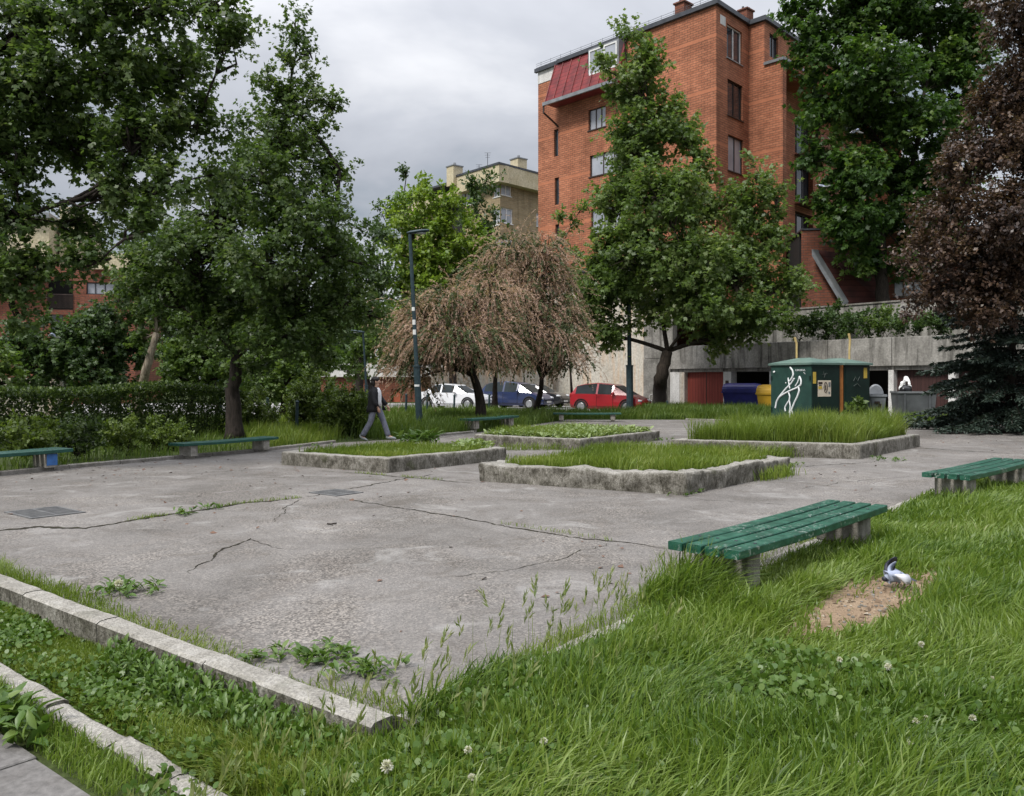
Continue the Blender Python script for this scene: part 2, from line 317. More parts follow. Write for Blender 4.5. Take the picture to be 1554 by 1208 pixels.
# ------------------------------------------------------------------ mesh helpers
class MB:
    def __init__(s): s.v, s.f = [], []
    def quad(s, a, b, c, d):
        i = len(s.v); s.v += [tuple(a), tuple(b), tuple(c), tuple(d)]; s.f.append((i, i + 1, i + 2, i + 3))
    def poly(s, pts):
        i = len(s.v); s.v += [tuple(p) for p in pts]; s.f.append(tuple(range(i, i + len(pts))))
    def hexa(s, b, t):
        """b, t: four bottom and four top corners, counter-clockwise from above"""
        i = len(s.v); s.v += [tuple(p) for p in b] + [tuple(p) for p in t]
        s.f += [(i + 3, i + 2, i + 1, i), (i + 4, i + 5, i + 6, i + 7)]
        for k in range(4):
            j = (k + 1) % 4; s.f.append((i + k, i + j, i + 4 + j, i + 4 + k))
    def box(s, c, sx, sy, sz, rot=0.0, taper=1.0):
        c = Vector(c); ca, sa = math.cos(rot), math.sin(rot)
        def r(x, y, z): return c + Vector((x * ca - y * sa, x * sa + y * ca, z))
        hx, hy, hz = sx / 2, sy / 2, sz / 2
        q = [(-1, -1), (1, -1), (1, 1), (-1, 1)]
        s.hexa([r(a * hx, b * hy, -hz) for a, b in q], [r(a * hx * taper, b * hy * taper, hz) for a, b in q])
    def prism(s, poly, z0, z1):
        n = len(poly); i = len(s.v)
        s.v += [(p[0], p[1], z0) for p in poly] + [(p[0], p[1], z1) for p in poly]
        s.f += [tuple(range(i + n - 1, i - 1, -1)), tuple(range(i + n, i + 2 * n))]
        for k in range(n):
            j = (k + 1) % n; s.f.append((i + k, i + j, i + n + j, i + n + k))
    def tube(s, pts, radii, n=8, cap=True, flat=1.0):
        pts = [Vector(p) for p in pts]
        if isinstance(radii, (int, float)): radii = [radii] * len(pts)
        i0 = len(s.v); up = None
        for k, p in enumerate(pts):
            d = (pts[min(k + 1, len(pts) - 1)] - pts[max(k - 1, 0)])
            d = d.normalized() if d.length > 1e-9 else Vector((0, 0, 1))
            if up is None: up = d.orthogonal().normalized()
            up = (up - d * up.dot(d))
            up = up.normalized() if up.length > 1e-6 else d.orthogonal().normalized()
            sd = d.cross(up)
            for j in range(n):
                a = 2 * math.pi * j / n
                s.v.append(tuple(p + (up * math.cos(a) + sd * math.sin(a) * flat) * radii[k]))
        for k in range(len(pts) - 1):
            for j in range(n):
                a = i0 + k * n + j; b = i0 + k * n + (j + 1) % n
                s.f.append((a, b, b + n, a + n))
        if cap:
            s.f.append(tuple(range(i0 + n - 1, i0 - 1, -1))); e = i0 + (len(pts) - 1) * n
            s.f.append(tuple(range(e, e + n)))
    def loft(s, rings, cap=True, closed=True):
        i0 = len(s.v); n = len(rings[0])
        for r in rings: s.v += [tuple(p) for p in r]
        for k in range(len(rings) - 1):
            for j in range(n if closed else n - 1):
                a = i0 + k * n + j; b = i0 + k * n + (j + 1) % n
                s.f.append((a, b, b + n, a + n))
        if cap:
            s.f.append(tuple(range(i0 + n - 1, i0 - 1, -1))); e = i0 + (len(rings) - 1) * n
            s.f.append(tuple(range(e, e + n)))
    def ellipsoid(s, c, rx, ry, rz, nu=12, nv=8, wob=0.0, seed=0):
        rings = []
        for a in range(nv + 1):
            th = math.pi * a / nv - math.pi / 2
            th = max(-1.5, min(1.5, th)); ring = []
            for b in range(nu):
                ph = 2 * math.pi * b / nu
                d = Vector((math.cos(th) * math.cos(ph), math.cos(th) * math.sin(ph), math.sin(th)))
                k = 1 + wob * mnoise.noise(d * 1.7 + Vector((seed, seed * 2.1, 0)))
                ring.append((c[0] + d.x * rx * k, c[1] + d.y * ry * k, c[2] + d.z * rz * k))
            rings.append(ring)
        s.loft(rings)

def link(o): COL.objects.link(o); return o
def tag(o, label=None, cat=None, group=None, kind=None):
    if label: o["label"] = label
    if cat: o["category"] = cat
    if group: o["group"] = group
    if kind: o["kind"] = kind
    return o
def thing(name, label, cat, loc=(0, 0, 0), group=None):
    o = bpy.data.objects.new(name, None); o.empty_display_size = 0.2; link(o); o.location = loc
    return tag(o, label, cat, group)
def attach(o, parent):
    if parent is not None:
        o.parent = parent
        if parent.type == 'EMPTY': o.matrix_parent_inverse = Matrix.Translation(-Vector(parent.location))
def obj(name, mb, mat, parent=None, smooth=False, bevel=0.0, seg=2):
    me = bpy.data.meshes.new(name); me.from_pydata(mb.v, [], mb.f); me.update()
    if bevel or True:
        bm = bmesh.new(); bm.from_mesh(me)
        bmesh.ops.recalc_face_normals(bm, faces=bm.faces)
        if bevel:
            bmesh.ops.remove_doubles(bm, verts=bm.verts, dist=1e-5)
            ed = [e for e in bm.edges if len(e.link_faces) == 2 and e.calc_face_angle(0) > 0.5]
            bmesh.ops.bevel(bm, geom=ed, offset=bevel, segments=seg, affect='EDGES', profile=0.5)
        bm.to_mesh(me); bm.free()
    me.materials.append(mat)
    if smooth:
        for p in me.polygons: p.use_smooth = True
    o = bpy.data.objects.new(name, me); link(o); attach(o, parent); return o
def raw(name, V, loops, starts, totals, mat, parent=None, var=None):
    me = bpy.data.meshes.new(name)
    me.vertices.add(len(V)); me.vertices.foreach_set("co", np.ascontiguousarray(V, np.float32).ravel())
    me.loops.add(len(loops)); me.loops.foreach_set("vertex_index", np.ascontiguousarray(loops, np.int32))
    me.polygons.add(len(starts)); me.polygons.foreach_set("loop_start", np.ascontiguousarray(starts, np.int32))
    if var is not None:
        at = me.attributes.new("var", 'FLOAT', 'POINT'); at.data.foreach_set("value", np.ascontiguousarray(var, np.float32))
    me.update(calc_edges=True); me.materials.append(mat)
    o = bpy.data.objects.new(name, me); link(o); attach(o, parent); return o
def copy_tree(o, parent=None):
    c = o.copy(); COL.objects.link(c)
    if parent is not None: c.parent = parent
    for ch in list(o.children): copy_tree(ch, c)
    return c
def nrm(a): return a / np.maximum(np.linalg.norm(a, axis=-1, keepdims=True), 1e-9)

KITE = (np.array([(0, 0, 0), (0.33, 0.42, 0.07), (0, 1, -0.05), (-0.33, 0.42, 0.07)]), [(0, 1, 2, 3)])
MAPLE = (np.array([(0, 0, 0), (0.22, 0.52, 0.03), (0, 0.95, -0.10), (-0.22, 0.52, 0.03),
                   (0.52, 0.60, -0.05), (0.38, 0.2, 0.05), (-0.52, 0.60, -0.05), (-0.38, 0.2, 0.05)]),
         [(0, 1, 2, 3), (0, 5, 4, 1), (0, 3, 6, 7)])
LONG = (np.array([(0, 0, 0), (0.10, 0.4, 0.03), (0, 1, -0.06), (-0.10, 0.4, 0.03)]), [(0, 1, 2, 3)])
ROUND = (np.array([(0, 0, 0), (0.34, 0.18, 0.04), (0.46, 0.55, 0.05), (0.26, 0.92, 0), (-0.26, 0.92, 0), (-0.46, 0.55, 0.05), (-0.34, 0.18, 0.04)]), [(0, 1, 2, 3, 4, 5, 6)])
def _dock():
    v, f = [], []
    for y, w in ((0, .02), (.22, .13), (.5, .20), (.8, .14), (1.0, .02)):
        z = .22 * y - .42 * y * y
        v += [(-w, y, z + .05 * w / .2), (0, y, z - .02), (w, y, z + .05 * w / .2)]
    for i in range(4):
        b = i * 3; f += [(b, b + 1, b + 4, b + 3), (b + 1, b + 2, b + 5, b + 4)]
    return np.array(v), f
DOCK = _dock()
def leaf_mesh(name, pos, d, nr, size, tmpl, mat, parent=None, var=None):
    pos, d, nr = np.asarray(pos, float), nrm(np.asarray(d, float)), np.asarray(nr, float)
    side = nrm(np.cross(d, nr)); nn = np.cross(side, d)
    T, F = tmpl; N, K = len(pos), len(T)
    sz = np.asarray(size, float)[:, None, None]
    V = pos[:, None, :] + sz * (T[None, :, 0:1] * side[:, None, :] + T[None, :, 1:2] * d[:, None, :] + T[None, :, 2:3] * nn[:, None, :])
    fl = np.array([i for f in F for i in f]); ln = np.array([len(f) for f in F])
    loops = (fl[None, :] + (np.arange(N) * K)[:, None]).ravel()
    tot = np.tile(ln, N); st = np.concatenate([[0], np.cumsum(tot)[:-1]])
    if var is None: var = RNG.random(N)
    return raw(name, V.reshape(-1, 3), loops, st, tot, mat, parent, np.repeat(var, K))

def wavy(x, y, f, seed):
    r = np.random.default_rng(seed); o = np.zeros_like(x)
    for k in range(7):
        a = r.random() * 6.28; q = f * (0.6 + 1.3 * r.random())
        o += np.sin((x * math.cos(a) + y * math.sin(a)) * q + r.random() * 6.28)
    return o / 4.0

def blades(name, xyz, h, w, mat, parent=None, lean=0.5, wind=(0.5, -0.3), windk=0.35, var=None, seed=1, stiff=None):
    """one curved tapering ribbon per blade of grass"""
    rg = np.random.default_rng(seed); N = len(xyz); x, y = xyz[:, 0], xyz[:, 1]
    ang = rg.random(N) * 2 * math.pi
    tus = np.stack([wavy(x, y, 4.0, seed + 3), wavy(x, y, 4.0, seed + 4)], 1)
    L = np.stack([np.cos(ang), np.sin(ang)], 1) * rg.random((N, 1)) * lean + np.array(wind)[None] * windk * (0.4 + rg.random((N, 1))) + tus * lean * 0.45
    amt = np.linalg.norm(L, axis=1)
    fa = rg.random(N) * math.pi; sd = np.stack([np.cos(fa), np.sin(fa), np.zeros(N)], 1)
    rows = []
    for t, wk in ((0.0, 0.8), (0.4, 1.0), (0.75, 0.7), (1.0, 0.0)):
        z = h * (t - 0.38 * np.minimum(amt, 1.3) * t * t)
        p = xyz + np.concatenate([L * (h * t * t)[:, None] * 0.95, z[:, None]], 1)
        if wk > 0:
            rows += [p - sd * (w * wk / 2)[:, None], p + sd * (w * wk / 2)[:, None]]
        else: rows.append(p)
    V = np.stack(rows, 1); K = 7
    base = (np.arange(N) * K)[:, None]
    fl = np.array([0, 1, 3, 2, 2, 3, 5, 4, 4, 5, 6]); loops = (fl[None] + base).ravel()
    tot = np.tile([4, 4, 3], N); st = np.concatenate([[0], np.cumsum(tot)[:-1]])
    if var is None: var = np.clip(0.5 + 0.22 * wavy(x, y, 2.2, seed + 9) + rg.normal(0, 0.2, N), 0, 1)
    return raw(name, V.reshape(-1, 3), loops, st, tot, mat, parent, np.repeat(var, K))

def in_poly(px, py, poly):
    r = np.zeros(len(px), bool); n = len(poly); j = n - 1
    for i in range(n):
        xi, yi, xj, yj = poly[i][0], poly[i][1], poly[j][0], poly[j][1]
        c = ((yi > py) != (yj > py)) & (px < (xj - xi) * (py - yi) / (yj - yi + 1e-12) + xi)
        r ^= c; j = i
    return r
def scatter(poly, n, seed=0):
    rg = np.random.default_rng(seed); a = np.array([(p[0], p[1]) for p in poly])
    lo, hi = a.min(0), a.max(0); out = []; tot = 0
    while tot < n:
        q = lo + rg.random((n * 2, 2)) * (hi - lo); q = q[in_poly(q[:, 0], q[:, 1], a)]
        out.append(q); tot += len(q)
    return np.concatenate(out)[:n]
def structure(o): o["kind"] = "structure"; return o
def stuff(o, label=None, cat=None): 
    o["kind"] = "stuff"
    return tag(o, label, cat)

# ------------------------------------------------------------------ ground plan
E1 = Vector((0.78, -0.627, 0)); E2 = Vector((0.627, 0.78, 0))
A1 = G(594, 1083, 0.05); A1.z = 0
def ST(s, t, z=0.0): return A1 + E1 * s + E2 * t + Vector((0, 0, z))
def to_st(x, y):
    dx, dy = x - A1.x, y - A1.y
    return dx * E1.x + dy * E1.y, dx * E2.x + dy * E2.y
def smooth01(x): x = np.clip(x, 0, 1); return x * x * (3 - 2 * x)
def lawn_h(x, y):
    x = np.asarray(x, float); y = np.asarray(y, float); s, t = to_st(x, y)
    low = np.maximum(smooth01((s + 0.2) / 1.0), smooth01((t + 0.12) / 0.3) * (s > 0.05))
    low = low - 0.55 * smooth01((-0.60 - .0205 * (s + 9) + .16 - t) / 0.10) * (s < 0.6) * (t < 0)
    z = -0.12 + 0.13 * low + 0.045 * np.clip(s, 0, 5) + 0.025 * wavy(x, y, 1.6, 5) * smooth01(s / 1.0)
    return z

mb = MB(); mb.quad((-400, -30, -0.3), (400, -30, -0.3), (400, 700, -0.3), (-400, 700, -0.3))
structure(obj("ground", mb, M_LAWN))
# plaza
left_edge = [Vector((-9.75, 12.3, 0)), G(0, 722), G(105, 711), G(265, 697), G(400, 685), G(510, 672), G(640, 664.5), G(720, 657)]
far_edge = [G(860, 637), G(1040, 637), G(1340, 645), G(1500, 645), G(1900, 645)]
plaza_poly = [ST(-12.1, 0.0), ST(0, 0), ST(0, 14.0), ST(1.5, 14.6), ST(9, 15.5), Vector((26, 17, 0))] + far_edge[::-1] + left_edge[::-1]
mb = MB(); mb.prism(plaza_poly, -0.25, 0.0)
plaza = structure(obj("plaza", mb, M_PLAZA))
park = [(-200, 12.9), (200, 12.9), (200, 400), (-200, 400)]
mb = MB(); mb.poly([(p[0], p[1], -0.012) for p in park]); structure(obj("park_lawn", mb, M_LAWN))
mb = MB(); mb.poly([(-90, 45.5, 0.0), (2.0, 39.5, 0.0), (9.0, 41.0, 0.0), (20, 33.0, 0.0), (40, 31, 0.0), (40, 60, 0.0), (-90, 62, 0.0)])
structure(obj("street", mb, M_ROAD))

# cracks in the asphalt: earth-filled, a part of the plaza
def crack(px, w0, w1, seed):
    r = random.Random(seed); pts = []
    for a, b in zip(px[:-1], px[1:]):
        A, B = G(*a), G(*b); n = max(3, int((B - A).length / 0.045))
        for k in range(n): pts.append(A.lerp(B, k / n))
    pts.append(G(*px[-1]))
    mb = MB(); prev = None; n = len(pts)
    for k, p in enumerate(pts):
        d = (pts[min(k + 1, n - 1)] - pts[max(k - 1, 0)]).normalized(); s = Vector((-d.y, d.x, 0))
        p = p + s * (0.07 * mnoise.noise(p * 2.3 + Vector((seed, 0, 0))) + 0.05 * mnoise.noise(p * 7) + 0.02 * mnoise.noise(p * 25))
        f = k / max(1, n - 1); w = (w0 + (w1 - w0) * f) * (0.30 + 1.5 * abs(mnoise.noise(p * 3.7 + Vector((0, seed, 0)))) + 0.8 * r.random() ** 2)
        w *= min(1, 8 * f + 0.15) * min(1, 8 * (1 - f) + 0.15)
        cur = (p - s * w / 2 + Vector((0, 0, 0.004)), p + s * w / 2 + Vector((0, 0, 0.004)))
        if prev: mb.quad(prev[0], prev[1], cur[1], cur[0])
        prev = cur
    return obj("crack", mb, M_CRACK, plaza)
CR1 = [(-40, 806), (0, 805), (60, 800), (130, 802), (200, 790), (280, 778), (360, 765), (455, 756)]
crack(CR1, 0.12, 0.04, 1)
crack([(455, 756), (520, 744), (620, 725), (665, 719)], 0.035, 0.03, 2)
crack([(510, 755), (600, 770), (700, 785), (760, 797), (850, 812), (930, 822), (1010, 832)], 0.02, 0.035, 3)
crack([(285, 872), (303, 858), (340, 835), (378, 817)], 0.01, 0.03, 4)
crack([(380, 818), (420, 831), (450, 836)], 0.008, 0.006, 5)
crack([(470, 714), (540, 718), (600, 723), (670, 729), (722, 734)], 0.03, 0.03, 6)
crack([(415, 795), (435, 772), (462, 757)], 0.008, 0.012, 7)
crack([(1042, 757), (1100, 760), (1200, 767)], 0.015, 0.012, 8)
crack([(1110, 716), (1180, 711), (1325, 701), (1345, 699)], 0.03, 0.02, 9)
crack([(1395, 680), (1460, 684), (1554, 690), (1600, 694)], 0.05, 0.03, 10)
crack([(560, 705), (680, 706), (730, 704)], 0.012, 0.01, 11)
crack([(180, 728), (260, 722), (330, 716), (420, 711)], 0.012, 0.02, 12)
crack([(1210, 742), (1300, 730), (1400, 722)], 0.012, 0.01, 13)
crack([(640, 880), (760, 868), (870, 842), (930, 823)], 0.006, 0.012, 14)

# kerbs: single stones with open joints
def kerb_run(name, a, b, wid, z0, z1, mat, seed, ln=1.0, jit=0.004, rough=0.006):
    r = random.Random(seed); a, b = Vector(a), Vector(b); d = (b - a); L = d.length; d.normalize(); s = Vector((-d.y, d.x, 0))
    mb = MB(); x = 0.0
    while x < L - 0.05:
        e = min(L, x + ln * (0.85 + 0.3 * r.random())); o = r.uniform(-jit, jit); dz = r.uniform(-jit, jit); n = max(2, int((e - x) / 0.09))
        rings = []
        for k in range(n + 1):
            c = a + d * (x + 0.006 + (e - x - 0.012) * k / n) + s * o; ring = []
            for y, z in ((0, z0), (0, z1 - 0.015), (0.02, z1), (wid * 0.5, z1 + 0.002), (wid - 0.02, z1), (wid, z1 - 0.015), (wid, z0)):
                q = c + s * y + Vector((0, 0, z + dz)); w = mnoise.noise(q * 7.0) * rough + mnoise.noise(q * 19) * rough * 0.6
                ring.append(q + Vector((s.x * w * (1 if y > wid / 2 else -1), s.y * w * (1 if y > wid / 2 else -1), w * 0.8)))
            rings.append(ring)
        mb.loft(rings); x = e
    return structure(obj(name, mb, mat))
kerb_run("kerb", ST(-16, -0.155), ST(0.06, -0.155), 0.155, -0.3, 0.055, M_KERB, 1, 1.25, 0.005)
kerb_run("kerb", ST(0.13, 0.01), ST(0.13, 14), 0.13, -0.2, 0.045, M_KERB, 2, 1.0, 0.006)
kerb_run("kerb", ST(-9, -0.66), ST(1.2, -0.87), 0.125, -0.4, -0.105, M_KERB, 3, 0.62, 0.010, 0.012)
for i in range(len(left_edge) - 1):
    if i == 5: continue
    kerb_run("kerb", left_edge[i] + Vector((0.0, 0, 0)), left_edge[i + 1], 0.12, -0.2, 0.07, M_KERB_OLD, 10 + i, 1.0)
for i in range(len(far_edge) - 1):
    if i == 0: continue
    kerb_run("kerb", far_edge[i], far_edge[i + 1], 0.12, -0.2, 0.05, M_KERB_OLD, 20 + i, 1.0)

# pavement slabs beyond the second kerb
mb = MB(); sk = []
for i in range(16):
    for j in range(3):
        s0, t0 = -9.3 + i * 0.62, -0.90 - j * 0.80
        off = 0.0205 * (s0 + 9)
        a, b, c, d_ = ST(s0 + 0.008, t0 - 0.786 - off), ST(s0 + 0.608, t0 - 0.786 - off), ST(s0 + 0.608, t0 - off), ST(s0 + 0.008, t0 - off)
        z = -0.135 + rnd.uniform(-0.003, 0.003); dn = Vector((0, 0, -0.3))
        mb.hexa([p + dn for p in (a, b, c, d_)], [p + Vector((0, 0, z)) for p in (a, b, c, d_)])
jm = MB(); jm.quad(ST(-9.5, -1.2, -.155), ST(1.5, -1.25, -.155), ST(1.5, -.8, -.155), ST(-9.5, -.6, -.155)); structure(obj("joint_soil", jm, M_LAWN))
structure(obj("pavement", mb, M_SLAB, bevel=0.006, seg=1))

# lawn and strip terrain
def terrain(name, s0, s1, t0, t1, step, keep, mat, dz=0.0):
    ns, nt = int((s1 - s0) / step), int((t1 - t0) / step); idx = {}; mb = MB()
    def vid(i, j):
        if (i, j) not in idx:
            p = ST(s0 + i * step, t0 + j * step); idx[(i, j)] = len(mb.v)
            mb.v.append((p.x, p.y, float(lawn_h(np.array([p.x]), np.array([p.y]))[0]) + dz))
        return idx[(i, j)]
    for i in range(ns):
        for j in range(nt):
            if keep(s0 + (i + 0.5) * step, t0 + (j + 0.5) * step):
                mb.f.append((vid(i, j), vid(i + 1, j), vid(i + 1, j + 1), vid(i, j + 1)))
    return structure(obj(name, mb, mat, smooth=True))
terrain("lawn", 0.12, 9.0, -2.4, 14.4, 0.2, lambda s, t: True, M_LAWN)
terrain("planting_strip", -9.0, 0.12, -0.9, 0.0, 0.15, lambda s, t: t < -0.05, M_STRIPSOIL)
DC = G(1325, 905, 0.12); DC.z = 0
BD = Vector((0.675, 0.738, 0)); BN = Vector((0.738, -0.675, 0))
def dirt_mask(x, y, k=1.0):
    dx, dy = x - DC.x, y - DC.y; a = dx * BD.x + dy * BD.y; b = dx * BN.x + dy * BN.y
    x = np.asarray(x, float); y = np.asarray(y, float)
    return (a / (1.05 * k)) ** 2 + (b / (0.27 * k)) ** 2 + 0.45 * wavy(x, y, 4.2, 77) + 0.35 * wavy(x, y, 13.0, 78)
ds, dt_ = to_st(DC.x, DC.y)
terrain("dirt_patch", ds - 0.9, ds + 0.9, dt_ - 1.6, dt_ + 1.6, 0.1,
        lambda s, t: ((ST(s, t) - DC).dot(BD) / 1.6) ** 2 + ((ST(s, t) - DC).dot(BN) / .62) ** 2 < 1, M_DIRT, 0.008)

# ------------------------------------------------------------------ planters
def planter(label, a, b, c, h, thick, seed, rough, slump=0.0):
    a, b, c = Vector(a), Vector(b), Vector(c); d = a + c - b
    cen = (a + b + c + d) / 4
    root = thing("planter", label, "planter", (cen.x, cen.y, 0), "raised concrete planters on the square")
    cor = [a, b, c, d]; inn = []
    for i in range(4):
        p, q, r_ = cor[i - 1], cor[i], cor[(i + 1) % 4]
        u1 = (p - q).normalized(); u2 = (r_ - q).normalized(); k = thick / max(0.3, math.sqrt(1 - u1.dot(u2) ** 2))
        inn.append(q + (u1 + u2) * k)
    prof = [(0, 0), (0, .2), (0, .4), (0, .6), (0, .8), (0.02, .95), (0.12, 1), (.35, 1), (.65, 1), (.88, 1), (.98, .95), (1, .8), (1, .2)]
    rings = []
    for i in range(4):
        n = max(6, int((cor[(i + 1) % 4] - cor[i]).length / 0.06))
        for k in range(n):
            f = k / n; o = cor[i].lerp(cor[(i + 1) % 4], f); q = inn[i].lerp(inn[(i + 1) % 4], f); ring = []
            dirv = (o - q).normalized()
            hh = h * (1 - slump * (0.5 + 0.5 * mnoise.noise(o * 0.8 + Vector((seed, 0, 0)))))
            for y, z in prof:
                p = o.lerp(q, y); p = Vector((p.x, p.y, z * hh - 0.02 * (z == 0)))
                w = mnoise.noise(p * 3.2 + Vector((seed, 3, 0))) * 0.6 + mnoise.noise(p * 8.5) * 0.35 + mnoise.noise(p * 22) * 0.2
                w *= rough
                p = p + dirv * w * (1 if y < 0.5 else -0.6) + Vector((0, 0, w * 0.7 if z >= .9 else 0))
                ring.append(p)
            rings.append(ring)
    rings.append(rings[0])
    mb = MB(); mb.loft(rings, cap=False, closed=False)
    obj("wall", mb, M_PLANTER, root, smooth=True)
    mb = MB(); z = h - 0.09; mb.poly([(p.x, p.y, z) for p in inn]); obj("soil", mb, M_LAWN, root)
    return root, [(p.x, p.y) for p in inn], z
PL1 = planter("low concrete planter with short grass, leftmost, nearest the walking person", G(427, 705), G(588, 718), G(768, 698), 0.27, 0.2, 1, 0.022, 0.1)
PL2 = planter("crumbling rounded concrete planter with mossy lumpy rim at the front centre", G(727, 730), G(1040, 752), G(1198, 719), 0.34, 0.25, 2, 0.075, 0.3)
PL3 = planter("smooth concrete planter overgrown with pale broad-leaved weeds at the back", G(720, 675), G(880, 684), G(1001, 668), 0.27, 0.2, 3, 0.018, 0.08)
PL4 = planter("straight edged concrete planter with tall grass in front of the green kiosk", G(1018, 688), G(1305, 697), G(1396, 678), 0.31, 0.22, 4, 0.012, 0.0)

def grass_on(poly, z, n, h, w, mat, name, label, seed, hvar=0.5, lean=0.5, hf=None, windk=0.2):
    q = scatter(poly, n, seed); rg = np.random.default_rng(seed + 100)
    hh = h * (1 - hvar + 2 * hvar * rg.random(n)) * np.clip(1 + 0.35 * wavy(q[:, 0], q[:, 1], 2.0, seed + 5), 0.35, 1.8)
    if hf is not None: hh = hh * hf(q[:, 0], q[:, 1])
    xyz = np.column_stack([q, z(q[:, 0], q[:, 1]) if callable(z) else np.full(n, z)])
    o = blades(name, xyz, hh, w * (0.6 + 0.8 * rg.random(n)), mat, lean=lean, seed=seed, windk=windk)
    return stuff(o, label, "grass")
grass_on(PL1[1], PL1[2], 9000, 0.13, 0.012, L_GRASSY, "planter_grass", "short yellow-green grass growing in the leftmost planter", 21)
grass_on(PL2[1], PL2[2], 15000, 0.17, 0.011, L_GRASSY, "planter_grass", "yellow-green grass growing in the crumbling front planter", 22)
grass_on(PL3[1], PL3[2], 7000, 0.22, 0.012, L_GRASSY, "planter_grass", "thin grass among the weeds of the back planter", 23)
grass_on(PL4[1], PL4[2], 24000, 0.50, 0.010, L_GRASSY, "planter_grass", "tall fresh grass growing in the planter before the kiosk", 24, 0.55, 0.65)

def weeds(name, label, pts, size, mat, tmpl, per, seed, z, up=0.6, spread=0.5):
    """rosettes: 'per' leaves from each root"""
    rg = np.random.default_rng(seed); n = len(pts); N = n * per
    b = np.repeat(np.asarray(pts, float), per, 0); a = rg.random(N) * 6.283
    d = np.column_stack([np.cos(a), np.sin(a), rg.random(N) * up * 1.6 + 0.05])
    zz = z(b[:, 0], b[:, 1]) if callable(z) else np.full(N, z)
    pos = np.column_stack([b[:, 0] + rg.normal(0, size * spread, N), b[:, 1] + rg.normal(0, size * spread, N), zz + rg.random(N) * size * up])
    nr = np.column_stack([rg.normal(0, .35, N), rg.normal(0, .35, N), np.ones(N)])
    return stuff(leaf_mesh(name, pos, d, nr, size * (0.5 + rg.random(N)), tmpl, mat, None, np.clip(rg.normal(.5, .22, N), 0, 1)), label, "weeds")
weeds("planter_weeds", "pale silvery broad-leaved weeds filling the back planter", scatter(PL3[1], 1300, 31), 0.13, L_SILVER, DOCK, 7, 32, PL3[2], 0.9)
c1 = np.array(PL1[1]).mean(0)
weeds("planter_weeds", "clump of large dock leaves at the rear of the leftmost planter", scatter([G(615, 676, .2), G(660, 674, .2), G(655, 670, .2), G(625, 671, .2)], 30, 33), 0.20, L_WEED, DOCK, 7, 34, PL1[2], 1.0)
weeds("planter_weeds", "spreading weed leaves at the right end of the leftmost planter", scatter([G(690, 684, .2), G(745, 681, .2), G(738, 677, .2), G(700, 678, .2)], 40, 35), 0.15, L_SILVER, DOCK, 7, 36, PL1[2], 0.8)

